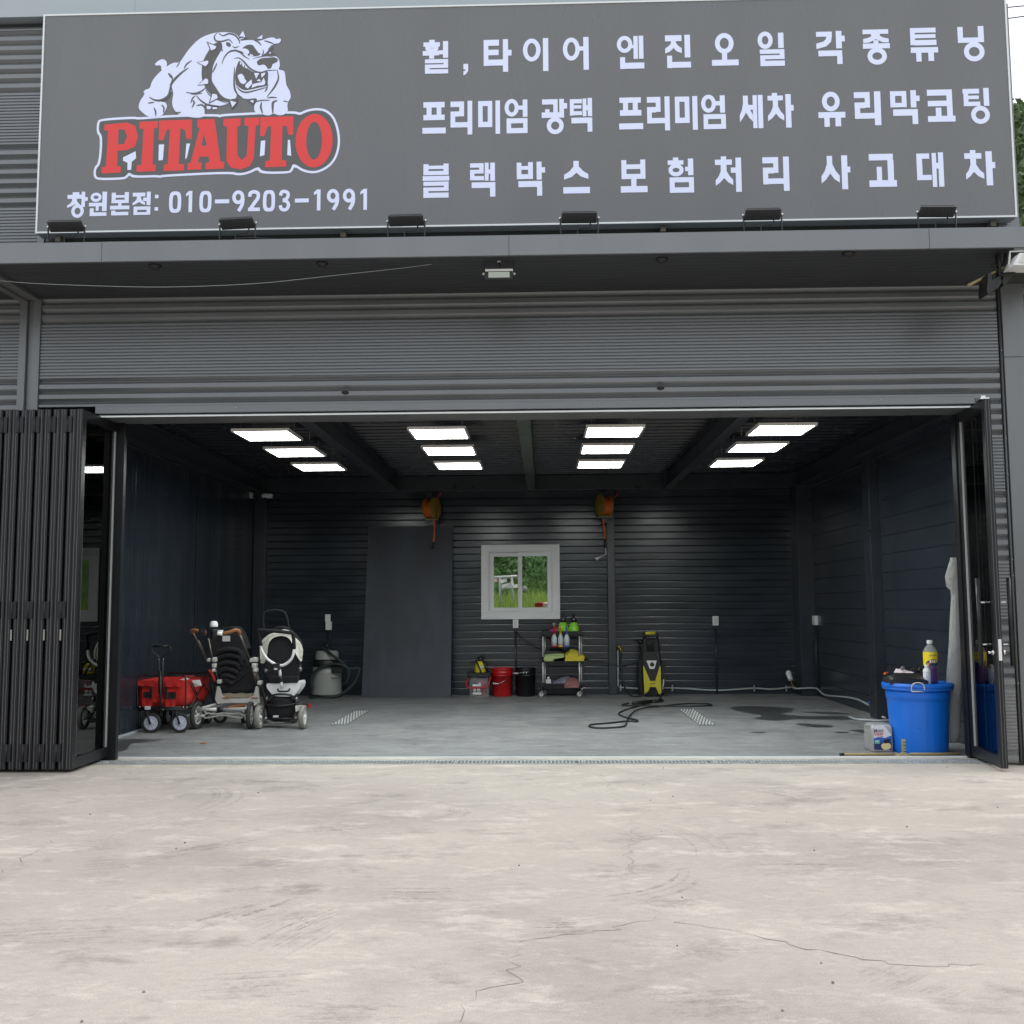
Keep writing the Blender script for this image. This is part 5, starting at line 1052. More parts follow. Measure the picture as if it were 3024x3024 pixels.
MB().prism([(S(x, y, Y=2.95).x, S(x, y, Y=2.95).z) for x, y in q], 2.92, 2.97, 'y').build('seat_frame', m_champ, ta, bevel=.006)
MB().box((S(500, 1330).x, 2.912, S(500, 1355).z), (S(605, 1330).x, 2.919, S(500, 1332).z)).box((S(935, 1330).x, 2.912, S(500, 1355).z), (S(1040, 1330).x, 2.919, S(500, 1332).z)).build('frame_slot', m_brown, ta)
MB().tube(catmull([S(610, 1470, Y=2.9), S(760, 1455, Y=2.9), S(885, 1440, Y=2.88)], 5), [.006] + [.019] * 9 + [.024], 8).build('tan_grip', m_brown, ta)
q = [(345, 430), (500, 385), (800, 380), (850, 480), (885, 700), (960, 900), (1000, 1040), (1000, 1120), (960, 1180), (900, 1212), (660, 1215), (560, 1170), (510, 1090), (450, 950), (400, 740), (350, 520)]
q = sm_(q, 3); m_ = MB()
m_.prism([(S(x, y, Y=3.0).x, S(x, y, Y=3.0).z) for x, y in q], 2.97, 3.05, 'y', False).build('seat_back', m_blkf, ta, bevel=.008)
MB().tube([S(*q_, Y=2.985) for q_ in q], .010, 7, closed=True).build('seat_piping', m_blk, ta)
rid = MB()
for j, (xa, xb, yt, yb) in enumerate(((420, 840, 570, 760), (440, 830, 665, 830), (475, 800, 765, 900), (505, 770, 865, 960), (535, 740, 960, 1030), (570, 720, 1045, 1080))):
    rid.tube(catmull([S(xa, yb, Y=2.955), S(xa + 15, (yt + yb) / 2, Y=2.945), S((xa + xb) / 2 - 20, yt + 28, Y=2.94), S(xb - 40, yt + 60, Y=2.945), S(xb, yb, Y=2.955)], 6), .030, 8)
rid.tube(catmull([S(870, 970, Y=2.95), S(800, 1045, Y=2.945), S(700, 1090, Y=2.945)], 5), .012, 7)
rid.build('quilted_pad', m_blkf, ta)
lab_ = MB().box((S(485, 400).x, 2.955, S(485, 485).z), (S(600, 400).x, 2.962, S(485, 400).z)).build('care_label', m_lampfr, ta)
MB().prism([(S(x, y, Y=3.25).x, S(x, y, Y=3.25).z) for x, y in sm_([(440, 330), (560, 275), (700, 252), (800, 275), (870, 380), (905, 480), (935, 580), (880, 560), (820, 450), (760, 400), (600, 360), (480, 380)], 3)], 3.0, 3.35, 'y').build('canopy', m_blkf, ta, bevel=.01)
fz = []
MB().loft([[S(530 + k * 62, 1325, Y=2.98) + Vector((0, .02, 0)) for k in range(9)], [S(520 + k * 64, 1262 + 8 * math.sin(k * 2.1), Y=3.0) for k in range(9)], [S(530 + k * 62, 1255 + 8 * math.sin(k * 2.1 + 1), Y=3.2) for k in range(9)], [S(530 + k * 62, 1300, Y=3.35) for k in range(9)]], caps=False, closed=False).build('fleece_liner', m_fur, ta)
m_bronze = M('bronze_tube', (.17, .15, .13), .35, .7)
MB().tube([S(285, 740, Y=2.88), S(150, 450, Y=2.72), S(105, 360, Y=2.66)], .013, 8).build('tube', m_bronze, ta)
MB().tube([S(300, 720, Y=2.9), S(180, 460, Y=2.74)], .009, 8).build('tube', m_bronze, ta)
MB().tube([S(950, 745, Y=2.88), S(870, 540, Y=2.75), S(800, 370, Y=2.66)], .014, 8).build('tube', m_bronze, ta)
MB().tube([S(330, 430, Y=2.9), S(365, 600, Y=2.92), S(395, 740, Y=2.93)], .013, 8).build('tube', m_bronze, ta)
MB().tube([S(1000, 900, Y=2.92), S(1060, 1080, Y=2.95)], .022, 10).build('tube', m_bronze, ta)
MB().tube([S(1040, 920, Y=3.0), S(1160, 1280, Y=3.25), S(1190, 1400, Y=3.3)], .018, 8).build('tube', m_bronze, ta)
MB().tube([S(430, 860, Y=2.95), S(490, 1090, Y=2.97)], .010, 8).build('tube', m_bronze, ta)
for x, y, r_ in ((295, 765, .022), (385, 760, .030), (380, 850, .028), (370, 920, .022), (455, 1090, .026), (940, 770, .024), (990, 760, .030), (985, 850, .030), (1000, 915, .026), (1065, 1110, .026)): MB().box((S(x, y).x - r_, 2.88, S(x, y).z - r_), (S(x, y).x + r_, 2.98, S(x, y).z + r_)).build('joint', m_champ, ta, bevel=.014)
MB().tube([S(340, 900, Y=2.9), S(395, 980, Y=2.92), S(430, 1080, Y=2.93)], .016, 8).build('red_strap', m_redf, ta)
MB().tube(catmull([S(100, 350, Y=2.66), S(88, 322, Y=2.64), S(130, 312, Y=2.62), S(220, 335, Y=2.6), S(300, 350, Y=2.6)], 5), .022, 10).build('handlebar', m_brown, ta)
MB().tube(catmull([S(545, 362, Y=2.6), S(650, 340, Y=2.6), S(730, 310, Y=2.62), S(790, 320, Y=2.64), S(800, 355, Y=2.66)], 5), .022, 10).build('handlebar', m_brown, ta)
MB().tube([S(425, 360, Y=2.6), S(550, 362, Y=2.6)], .024, 10).build('handle_tape', m_white, ta)
MB().box((S(510, 305).x, 2.63, S(510, 335).z), (S(605, 305).x, 2.67, S(510, 303).z)).build('tag', m_white, ta)
t = thing('cup_holder', S(390, 310, Y=2.58), 'black cup holder with a white topped flask clipped to the tan handle', 'cup holder')
MB().box((S(285, 390).x, 2.55, S(285, 390).z), (S(375, 270).x, 2.62, S(285, 275).z)).build('clamp', m_blk, t, bevel=.006)
MB().lathe([(.035, -.09), (.045, 0), (.045, .03)], S(415, 330, Y=2.58), 14).build('holder', m_blk, t, bevel=.006)
MB().lathe([(.048, .03), (.05, .05), (.046, .085), (.03, .10), (.0001, .105)], S(413, 300, Y=2.58), 16).build('flask_lid', m_white, t)
MB().box((S(318, 310).x, 2.546, S(318, 325).z), (S(350, 290).x, 2.5495, S(318, 290).z)).build('clip_plate', m_chrome, t)
# ================================================================ STROLLER B
B = frame(740, 1790, .1967, 2.8); tb_ = thing('stroller', (-3.22, 3.05, 0), 'black and white pushchair with a round white handle ring and cream hood, beside the vacuum', 'stroller')
for cx in (128, 790):
    c = B(cx, 1690, Y=2.8); c.z = .145; wheel(tb_, c, .145, .062, .10, m_rubg, m_white, 'x', 5)
for cx in (235, 660):
    c = B(cx, 1640, Y=3.4); c.z = .1; wheel(tb_, c, .1, .05, .06, m_rubg, m_blk, 'x', 0)
MB().prism([(B(x, y, Y=3.0).x, B(x, y, Y=3.0).z) for x, y in sm_([(262, 520), (330, 465), (440, 440), (560, 465), (620, 540), (640, 680), (720, 760), (735, 900), (715, 1060), (690, 1140), (400, 1165), (310, 1150), (250, 1000), (235, 820), (250, 680)], 3)], 2.96, 3.06, 'y').build('seat_back', m_blkf, tb_, bevel=.01)
def strip(Pa, Pb, Ya, Yb, th=.01):
    a_ = [B(*q, Y=Ya) for q in Pa]; b_ = [B(*q, Y=Yb) for q in Pb]; m_ = MB(); m_.loft([a_, b_], caps=False, closed=False); m_.loft([[q + Vector((0, th, .004)) for q in a_], [q + Vector((0, th, .004)) for q in b_]], caps=False, closed=False); return m_
a_ = [(q.x, q.y) for q in catmull([(150, 855, 0), (140, 720, 0), (150, 560, 0), (230, 460, 0), (330, 410, 0), (460, 398, 0), (590, 420, 0), (680, 480, 0), (755, 560, 0), (783, 680, 0), (768, 830, 0)], 4)]
b_ = [(q.x, q.y) for q in catmull([(205, 860, 0), (245, 740, 0), (262, 600, 0), (300, 515, 0), (360, 468, 0), (460, 448, 0), (545, 465, 0), (600, 515, 0), (635, 600, 0), (690, 740, 0), (745, 825, 0)], 4)]
strip(a_, b_, 2.98, 2.92).build('hood', m_cream, tb_)
for k_, (o1, o2) in enumerate(((0, 12), (18, 30))):
    MB().tube([B(x + (460 - x) * (.02 + .05 * k_), y + 8 + 14 * k_, Y=2.93 - .005 * k_) for x, y in a_[2:-2]], .006, 6).build('hood_seam', m_cream, tb_)
MB().tube(catmull([B(340, 355, Y=3.02), B(450, 322, Y=3.0), B(560, 345, Y=3.0), B(660, 430, Y=3.0), B(750, 545, Y=3.0), B(765, 640, Y=3.0)], 6), .020, 8).build('hood_rim', m_blkf, tb_)
MB().prism([(B(x, y).x, B(x, y).z) for x, y in ((385, 372), (470, 350), (560, 378))], 2.9, 2.93, 'y').build('hood_peak', m_cream, tb_)
MB().tube(catmull([B(150, 590, Y=2.66), B(180, 690, Y=2.66), B(250, 790, Y=2.67), B(330, 850, Y=2.68), B(420, 890, Y=2.69), B(510, 880, Y=2.68), B(590, 820, Y=2.67), B(635, 745, Y=2.66), B(652, 640, Y=2.66)], 6), .017, 10).build('handle_ring', m_white, tb_)
MB().tube(catmull([B(160, 590, Y=2.66), B(140, 500, Y=2.64), B(115, 380, Y=2.62), B(160, 362, Y=2.6), B(400, 378, Y=2.6), B(600, 402, Y=2.6), B(640, 440, Y=2.62), B(655, 640, Y=2.66)], 5), .022, 10).build('handle_grip', m_blkf, tb_)
MB().box((B(375, 860).x, 2.66, B(375, 950).z), (B(480, 860).x, 2.73, B(375, 850).z)).build('handle_joint', m_blk, tb_, bevel=.01)
MB().box((B(400, 920).x, 2.655, B(400, 945).z), (B(445, 920).x, 2.6595, B(400, 918).z)).build('badge', m_lampfr, tb_)
MB().tube([B(435, 950, Y=2.72), B(447, 1060, Y=2.74)], .019, 10).tube([B(460, 1130, Y=2.76), B(465, 1235, Y=2.8)], .016, 10).build('stem', m_white, tb_)
MB().tube([B(445, 1050, Y=2.73), B(458, 1130, Y=2.75)], .024, 10).build('stem_clamp', m_blk, tb_)
MB().prism([(B(x, y, Y=2.95).x, B(x, y, Y=2.95).z) for x, y in sm_([(262, 1165), (330, 1158), (600, 1150), (700, 1125), (765, 1130), (762, 1210), (700, 1300), (640, 1345), (400, 1345), (320, 1290), (270, 1220)], 3)], 2.88, 3.15, 'y').build('seat_shell', m_white, tb_, bevel=.02)
MB().box((B(300, 1060).x, 2.86, B(300, 1160).z), (B(690, 1060).x, 2.94, B(300, 1060).z)).build('fabric_skirt', m_blkf, tb_, bevel=.01)
MB().tube(catmull([B(405, 1240, Y=2.85), B(420, 1275, Y=2.84), B(470, 1280, Y=2.83), B(560, 1275, Y=2.84), B(590, 1235, Y=2.85)], 5), .011, 8).build('release_bar', m_blk, tb_)
MB().tube(catmull([B(235, 1420, Y=2.85), B(300, 1350, Y=2.8), B(400, 1325, Y=2.78), B(520, 1325, Y=2.78), B(620, 1345, Y=2.8), B(680, 1420, Y=2.85)], 5), .013, 8).build('foot_bar', m_blk, tb_)
rr = []
for (hw, y, dd) in ((238, 1450, 0), (232, 1500, -.02), (215, 1600, -.02), (185, 1690, -.01), (120, 1718, 0)):
    c = B(460, y, Y=2.98); r_ = hw * u; rr.append([c + Vector((r_ * math.cos(a), r_ * .75 * math.sin(a) + .004 * math.sin(a * 9), .01 * math.sin(3 * a))) for a in [2 * math.pi * k / 24 for k in range(24)]])
MB().loft(rr).build('basket', m_blkf, tb_)
c = B(460, 1455, Y=2.98); MB().tube([c + Vector((240 * u * math.cos(a), 240 * u * .78 * math.sin(a), -.02 * math.sin(a) * -1)) for a in [2 * math.pi * k / 24 for k in range(24)]], .017, 8, closed=True).build('basket_rim', m_blk, tb_)
MB().sphere(B(460, 1430, Y=2.98), .15, 14, sz=.55).build('basket_contents', m_blkf, tb_)
MB().box((B(345, 1640).x, 2.78, B(345, 1668).z), (B(425, 1640).x, 2.786, B(345, 1638).z)).build('basket_label', m_lampfr, tb_)
ck = MB()
for x in (128, 790): ck.tube([B(x, 1690, Y=2.8), B(x + (60 if x < 400 else -60), 1660, Y=2.85), B(x + (110 if x < 400 else -110), 1420, Y=2.95), B(x + (130 if x < 400 else -90), 1050, Y=3.0)], .017, 8)
ck.tube([B(200, 1690, Y=2.86), B(720, 1690, Y=2.86)], .015, 8).tube([B(500, 1730, Y=2.82), B(690, 1730, Y=2.82), B(700, 1660, Y=2.84)], .01, 7)
ck.tube([B(250, 900, Y=3.0), B(215, 980, Y=3.0)], .022, 8).tube([B(735, 870, Y=3.0), B(750, 980, Y=3.0)], .024, 8)
ck.build('chassis', m_blk, tb_)
m_gun = M('gunmetal', (.2, .21, .22), .3, .8)
for x, y in ((228, 970), (745, 945), (250, 1390), (690, 1395), (225, 1690), (680, 1685)): MB().sphere(B(x, y, Y=2.84), .028, 10).build('joint', m_gun, tb_)
MB().prism([(B(x, y, Y=2.9).x, B(x, y, Y=2.9).z) for x, y in ((690, 1490), (790, 1485), (810, 1510), (740, 1560), (700, 1580))], 2.82, 2.9, 'y').build('mudguard', m_cream, tb_, bevel=.008)
MB().box((B(790, 1470, Y=2.9).x, 2.87, B(790, 1530, Y=2.9).z), (B(870, 1470, Y=2.9).x, 2.93, B(790, 1460, Y=2.9).z)).build('tail_light_body', m_blk, tb_, bevel=.01)
MB().box((B(871, 1470, Y=2.9).x, 2.875, B(790, 1528, Y=2.9).z), (B(900, 1470, Y=2.9).x, 2.925, B(790, 1465, Y=2.9).z)).build('tail_light', m_redp, tb_, bevel=.004)
MB().tube(catmull([B(205, 340, Y=3.3), B(188, 200, Y=3.3), B(215, 100, Y=3.3), B(300, 70, Y=3.3), B(400, 62, Y=3.3), B(500, 90, Y=3.3), B(548, 180, Y=3.3), B(575, 335, Y=3.3), B(600, 420, Y=3.28)], 6), .015, 8).build('bumper_bar', m_blkf, tb_)
MB().tube([B(140, 640, Y=3.0), B(80, 900, Y=3.0)], .004, 5).build('cord', m_blk, tb_)
# ================================================================ VACUUM
V = frame(350, 1750, .3882, 7.2); uv = .3882 / u_at(7.2); vc = V(1583, 770); vz = lambda y: V(1583, y).z
va = thing('canister_vacuum', (vc.x, 7.2, 0), 'large grey canister vacuum with a dark hose wrapped round it against the rear wall', 'vacuum cleaner')
MB().lathe([(.20, .04), (.252, .045), (.255, .07), (.248, .16), (.25, .165), (.244, .28), (.246, .285), (.236, .40), (.238, .405), (.225, .50)], (vc.x, 7.2, 0), 36).build('drum', m_vac, va)
MB().lathe([(.228, .50), (.232, .52), (.228, .55), (.22, .56), (.222, .60), (.21, .62)], (vc.x, 7.2, 0), 36).build('band', m_blk, va)
MB().lathe([(.20, .62), (.195, .64), (.185, .73), (.16, .76), (.001, .77)], (vc.x, 7.2, 0), 36).build('motor_head', m_vac, va)
MB().lathe([(.24, .0), (.27, .02), (.26, .04), (.2, .045)], (vc.x, 7.2, 0), 30).build('base_ring', m_blk, va)
MB().tube([V(1560, 390, Y=7.2), V(1600, 420, Y=7.2)], .035, 10).build('top_handle', m_blk, va)
MB().box((V(1645, 560).x, 6.95, V(1645, 605).z), (V(1725, 560).x, 7.0, V(1645, 555).z)).build('hose_inlet', m_blk, va, bevel=.01)
MB().tube(catmull([V(1545, 410, Y=7.05), V(1620, 470, Y=6.95), V(1700, 530, Y=6.93), V(1745, 580, Y=6.93), V(1820, 575, Y=6.95), V(1830, 600, Y=6.95), V(1790, 690, Y=6.93), V(1700, 770, Y=6.9), V(1600, 800, Y=6.87), V(1500, 802, Y=6.88), V(1450, 790, Y=6.95)], 8), .024, 10).build('hose', m_hosed, va)
MB().tube(catmull([V(1475, 730, Y=6.95), V(1465, 650, Y=6.93), V(1520, 580, Y=6.9), V(1620, 545, Y=6.9), V(1700, 550, Y=6.9), V(1750, 590, Y=6.92), V(1740, 670, Y=6.94), V(1710, 700, Y=6.98)], 8), .024, 10).build('hose', m_hosed, va)
text_mesh('COLD', .05, (V(1672, 645).x, 6.952 + .01, V(1672, 643).z), m_blk, va, 'lettering')
# ================================================================ BUCKETS
K = frame(1360, 1790, .19669, 7.2)
def bucket(x, Y, rt, rb, h, mt, lab, hp):
    c = Vector((K(x, 1350, Y=Y).x, Y, 0)); t = thing('bucket', c, lab, 'bucket')
    pr_ = [(rb, 0), (rb + .003, .01), (rb + (rt - rb) * .7, h * .72), (rt + .004, h * .725), (rt + .004, h * .74), (rt - .002, h * .745), (rt, h * .80), (rt + .006, h * .805), (rt + .006, h * .82), (rt + .001, h * .825), (rt + .003, h * .92), (rt + .008, h * .985), (rt + .006, h), (rt - .004, h), (rt - .01, h * .9), (rb - .006, .02), (.0001, .02)]
    MB().lathe(pr_, c, 36).build('body', mt, t)
    MB().tube(catmull([K(*q, Y=Y - yy) for q, yy in hp], 6), .004, 6).build('bail_handle', m_chrome, t)
    return t
tr = bucket(625, 7.25, .172, .152, .465, m_redp, 'red plastic bucket between the clear box and the black bucket', [((458, 1110), .05), ((490, 1160), .19), ((570, 1165), .2), ((660, 1120), .19), ((720, 1070), .14), ((752, 1025), .06)])
MB().tube([K(488, 1163, Y=7.25 - .2), K(570, 1166, Y=7.25 - .2)], .010, 8).build('grip', m_white, tr)
tk = bucket(978, 7.25, .168, .152, .465, m_blkp, 'black plastic bucket between the red bucket and the cart', [((870, 1003), .19), ((960, 1000), .2), ((1030, 1008), .18), ((1085, 1022), .12)])
MB().tube([K(790, 1008, Y=7.25 - .12), K(865, 1008, Y=7.25 - .18)], .011, 8).build('grip', m_white, tk)
# clear box
q0, q1 = K(130, 1345, Y=7.1), K(430, 1060, Y=7.1)
t = thing('storage_box', ((q0.x + q1.x) / 2, 7.22, 0), 'clear plastic storage box with a black lid and red carry handle', 'storage box')
MB().rbox((q0.x, 7.08, .002), (q1.x, 7.4, q1.z), .03).build('body', m_clear, t, bevel=.004)
l0, l1 = K(105, 1062, Y=7.06), K(460, 1010, Y=7.06)
MB().rbox((l0.x, 7.04, l0.z), (l1.x, 7.42, l1.z), .03).build('lid', m_blk, t, bevel=.006)
MB().rbox((q0.x + .12, 7.14, .01), (q1.x - .05, 7.36, q1.z - .04), .02).build('red_contents', m_redp, t)
MB().tube(catmull([K(118, 1090, Y=7.06), K(90, 1150, Y=7.02), K(92, 1200, Y=6.99), K(130, 1225, Y=6.98), K(240, 1228, Y=6.98), K(360, 1222, Y=6.98), K(410, 1195, Y=6.99), K(435, 1130, Y=7.02), K(455, 1060, Y=7.06)], 5), .014, 8).build('carry_handle', m_redp, t)
for (x0, y0, x1, y1) in ((182, 1172, 305, 1205), (182, 1293, 312, 1326)):
    a_, b_ = K(x0, y1, Y=7.075), K(x1, y0, Y=7.075); MB().box((a_.x, 7.072, a_.z), (b_.x, 7.077, b_.z)).build('label', m_paper, t)
for x, y, r_ in ((213, 1265, 25), (272, 1262, 27), (290, 1165, 18)):
    a_ = K(x, y, Y=7.075); MB().lathe([(.0001, 0), (r_ * .0011, 0), (r_ * .0011, .004), (.0001, .004)], (a_.x, 7.070, a_.z), 18, 'y').build('label', m_paper, t)
# pump sprayer on the box
t = thing('pump_sprayer', K(310, 1005, Y=7.2), 'yellow and black pump sprayer standing on the clear storage box', 'sprayer')
c = K(300, 1008, Y=7.2); uk = .19669 / u_at(7.2)
MB().lathe([(.095, .0), (.10, .02), (.098, .10), (.085, .15), (.06, .19), (.04, .205)], c, 24).build('tank', m_yel, t)
MB().lathe([(.045, .2), (.05, .22), (.048, .25), (.03, .275), (.001, .28)], c, 18).tube([c + Vector((-.07, -.06, .22)), c + Vector((-.0, -.11, .06)), c + Vector((.03, -.11, .0))], .014, 8).tube([c + Vector((.04, -.05, .21)), c + Vector((.09, -.09, .10)), c + Vector((.12, -.06, .03))], .012, 8).lathe([(.10, -.002), (.104, .012), (.10, .02)], c, 24).build('pump_head', m_blk, t)
MB().tube([c + Vector((-.10, -.02, .19)), c + Vector((-.16, -.02, .175))], [.018, .010], 8).build('nozzle', m_blk, t)
MB().box((c.x - .0, c.y - .125, c.z + .09), (c.x + .05, c.y - .118, c.z + .125)).build('label', m_lampfr, t)
# ================================================================ CART
ct = thing('utility_cart', (K(1527, 1350).x, 7.2, 0), 'black three shelf utility cart with steel posts and casters under the window', 'cart')
def tray(y0, y1):
    a_, b_ = K(1218, y1, Y=7.02), K(1835, y0, Y=7.02); x0, x1, z0, z1 = a_.x, b_.x, a_.z, b_.z; ya, yb = 7.02, 7.42
    o = MB().rbox((x0, ya, z0), (x1, yb, z0 + .012), .03)
    P = lambda d: [(x0 + d, ya + d), (x1 - d, ya + d), (x1 - d, yb - d), (x0 + d, yb - d)]
    o.loft([[Vector((*q, z0)) for q in P(.004)], [Vector((*q, z1)) for q in P(0)], [Vector((*q, z1)) for q in P(.012)], [Vector((*q, z0 + .012)) for q in P(.016)]], smooth=False)
    o.build('tray', m_blkp, ct, bevel=.004); return z0 + .013
zt0 = tray(375, 445); zt1 = tray(765, 838); zt2 = tray(1160, 1238)
for (x, Y) in ((1238, 7.04), (1786, 7.04), (1270, 7.38), (1815, 7.38)):
    for (a_, b_) in ((445, 768), (838, 1165)):
        MB().tube([K(x, a_, Y=Y), K(x, b_, Y=Y)], .0125, 10).build('post', m_post, ct)
    for yy in ((370, 450), (760, 842), (1155, 1242)): MB().tube([K(x, yy[0], Y=Y), K(x, yy[1], Y=Y)], .021, 10).build('post_socket', m_blkp, ct)
for (x, Y, yw) in ((1212, 7.02, 10), (1785, 7.02, -25), (1268, 7.36, 40), (1815, 7.36, 60)):
    c = K(x, 1310, Y=Y); c.z = .046; wheel(ct, c, .046, .022, .03, M('caster_tyre', (.2, .2, .2), .5), m_lampfr, 'y', 0, rad(yw), 'caster')
    MB().tube([c + Vector((.0, -.018, 0)), c + Vector((.02, -.012, .06)), (c.x + .02, c.y, .11)], .008, 7).build('caster_fork', m_chrome, ct)
# spray bottles hooked on the front rim
for x, mt, nm in ((1408, m_redp, 'red'), (1505, m_yel, 'yellow'), (1597, m_lblue, 'blue')):
    c = K(x, 612, Y=6.96); t = thing('spray_bottle', c, 'clear spray bottle with a %s trigger hooked on the front of the cart' % nm, 'spray bottle', 'spray bottles hooked on the cart rim')
    if nm == 'yellow': mt = M('amber_plastic', (.75, .42, .01), .45)
    MB().lathe([(.046, .022), (.046, .13), (.043, .15), (.022, .20), (.018, .205)], c, 18).build('bottle', M('frosted_plastic', (.55, .58, .62), .4) if nm == 'red' else bpy.data.materials['frosted_plastic'], t)
    MB().lathe([(.044, 0), (.048, .002), (.0485, .021), (.046, .0215)], c, 18).build('base_band', mt, t)
    MB().lathe([(.021, .206), (.021, .235), (.014, .24), (.012, .30)], c, 12).box((c.x - .012, c.y - .07, c.z + .30), (c.x + .012, c.y + .03, c.z + .335)).tube([c + Vector((0, -.035, .30)), c + Vector((0, -.05, .24))], .006, 6).build('trigger_head', mt, t)
for x, l_ in ((1542, 'left of the two'), (1702, 'right of the two')):
    c = K(x, 378, Y=7.24); c.z = zt0; t = thing('pump_sprayer', c, 'lime green pump sprayer with black top on the cart, ' + l_, 'sprayer', 'lime green pump sprayers on the cart')
    MB().lathe([(.085, 0), (.092, .01), (.092, .09), (.082, .13), (.055, .195), (.048, .2)], c, 20).build('bottle', m_green, t)
    MB().lathe([(.05, .201), (.05, .235), (.035, .27), (.022, .285), (.008, .29), (.008, .315), (.026, .318), (.026, .33), (.001, .332)], c, 16).tube([c + Vector((0, -.02, .25)), c + Vector((0, -.075, .255))], .012, 8).build('pump_head', m_blk, t)
    MB().sphere(c + Vector((0, -.078, .256)), .010, 8).build('nozzle_tip', m_white, t)
def cloth(name, f, P, Y, dep, mt, lab, cat, z0=None, hh=.03, seed=1):
    random.seed(seed); xs_ = [f(x, y, Y=Y).x for x, y in P]; zs_ = [f(x, y, Y=Y).z for x, y in P]; zb0 = z0 if z0 is not None else min(zs_); n = len(P)
    rows = []
    for j in range(7):
        t_ = j / 6; w_ = math.sin(math.pi * min(1, .12 + t_ * .88)) ** .5
        rows.append([Vector((xs_[i] + random.uniform(-.006, .006), Y + dep * (t_ - .5), zb0 + (zs_[i] - zb0) * w_ + random.uniform(-.006, .006) * (1 if zs_[i] > zb0 + .01 else 0))) for i in range(n)])
    base = [[Vector((xs_[i], Y + dep * (j / 6 - .5), zb0)) for i in range(n)] for j in range(7)]
    m_ = MB(); m_.loft(rows, caps=False, closed=False); m_.loft(base, caps=False, closed=False)
    m_.loft([[rows[0][i] for i in range(n)], [base[0][i] for i in range(n)]], caps=False, closed=False)
    o = m_.build(name, mt); tag(o, lab, cat); random.seed(seed + 99); return o
cloth('cloth', K, [(1322, 378), (1345, 350), (1385, 342), (1430, 318), (1460, 305), (1475, 378)], 7.3, .16, M('pink_cloth', (.6, .06, .2), .9), 'bright pink cloth on the top shelf of the cart behind the red trigger', 'cloth', zt0)
c = K(1405, 290, Y=7.32); t = thing('brush', c, 'tan bristled brush standing at the back of the cart top', 'brush'); MB().lathe([(.012, -.09), (.014, -.01), (.026, 0), (.03, .045), (.001, .05)], c, 12).build('bristles', m_brush, t)
cloth('cloth', K, [(1565, 765), (1572, 700), (1610, 680), (1650, 640), (1700, 645), (1760, 665), (1772, 720), (1830, 712), (1880, 755), (1850, 762)], 7.16, .3, m_yelc, 'crumpled yellow cloth on the middle shelf of the cart', 'cloth', zt1, seed=5)
cloth('cloth', K, [(1255, 765), (1262, 715), (1330, 708), (1420, 700), (1545, 695), (1560, 715), (1530, 740), (1400, 765)], 7.16, .28, m_greenc, 'folded pale green towel on the middle shelf of the cart', 'towel', zt1, seed=8)
cloth('folded_bag', K, [(1265, 700), (1275, 658), (1340, 650), (1480, 640), (1555, 655), (1550, 695)], 7.2, .26, M('black_poly', (.02, .022, .03), .25), 'shiny black folded bag on the pale green towel', 'bag', K(1300, 706, Y=7.2).z, seed=9)
c = K(1320, 1158, Y=7.15); c.z = zt2; t = thing('white_bottle', c, 'plain white bottle on the lowest shelf of the cart', 'bottle')
MB().rbox((c.x - .042, c.y - .03, c.z), (c.x + .042, c.y + .03, c.z + .125), .012).build('body', m_white, t, bevel=.004); MB().lathe([(.02, .125), (.02, .165), (.012, .17), (.001, .172)], c, 12).build('cap', m_white, t)
cloth('plastic_bag', K, [(1385, 1155), (1430, 1105), (1520, 1060), (1620, 1045), (1660, 1075), (1640, 1155)], 7.2, .28, filmmat('grey_bag', .8, (.25, .26, .33)), 'grey translucent plastic bag on the lowest shelf of the cart', 'bag', zt2, seed=12)
cloth('plastic_bag', K, [(1560, 1155), (1600, 1085), (1670, 1068), (1750, 1078), (1770, 1120), (1775, 1155)], 7.12, .22, filmmat('red_bag', .8, (.4, .16, .16)), 'dull red plastic bag on the lowest shelf of the cart', 'bag', zt2, seed=14)
# ================================================================ PRESSURE WASHER
Pf = frame(1800, 1840, .11905, 7.0); pw = thing('pressure_washer', (Pf(1060, 1830).x, 7.15, 0), 'upright black and yellow pressure washer against the rear wall', 'pressure washer')
def pz(P, y0, y1, nm, mt, bev=.008, sub=None): return MB().prism([(Pf(x, y, Y=y0).x, max(.005, Pf(x, y, Y=y0).z)) for x, y in P], y0, y1, 'y').build(nm, mt, sub or pw, bevel=bev)
pz([(830, 380), (1215, 380), (1255, 640), (1285, 980), (1300, 1400), (1300, 1835), (850, 1835), (815, 1500), (800, 1000), (815, 640)], 7.02, 7.3, 'body', m_blkp, .02)
pz([(835, 700), (1250, 700), (1270, 980), (1285, 1300), (1270, 1400), (1120, 1640), (1020, 1640), (850, 1300), (828, 980)], 6.985, 7.02, 'front_cover', m_blk, .01)
pz([(832, 1062), (850, 1062), (1010, 1435), (1132, 1435), (1250, 1062), (1268, 1062), (1288, 1762), (1222, 1762), (1150, 1588), (1008, 1588), (952, 1722), (868, 1752)], 6.965, 6.985, 'yellow_panel', m_yel, .004)
pz([(918, 932), (1172, 932), (1118, 1132), (1090, 1140), (1020, 1140), (995, 1130)], 6.962, 6.984, 'silver_badge', m_white, .004)
c = Pf(1053, 1025, Y=6.96); MB().lathe([(.0001, -.008), (.030, -.008), (.035, 0), (.035, .004), (.0001, .004)], (c.x, 6.958, c.z), 22, 'y').build('dial', M('dark_red_dial', (.035, .008, .012), .3), pw)
text_mesh('power', .035, (Pf(1075, 1497, Y=6.964).x, 6.9635, Pf(1075, 1497, Y=6.964).z), m_blk, pw, 'lettering')
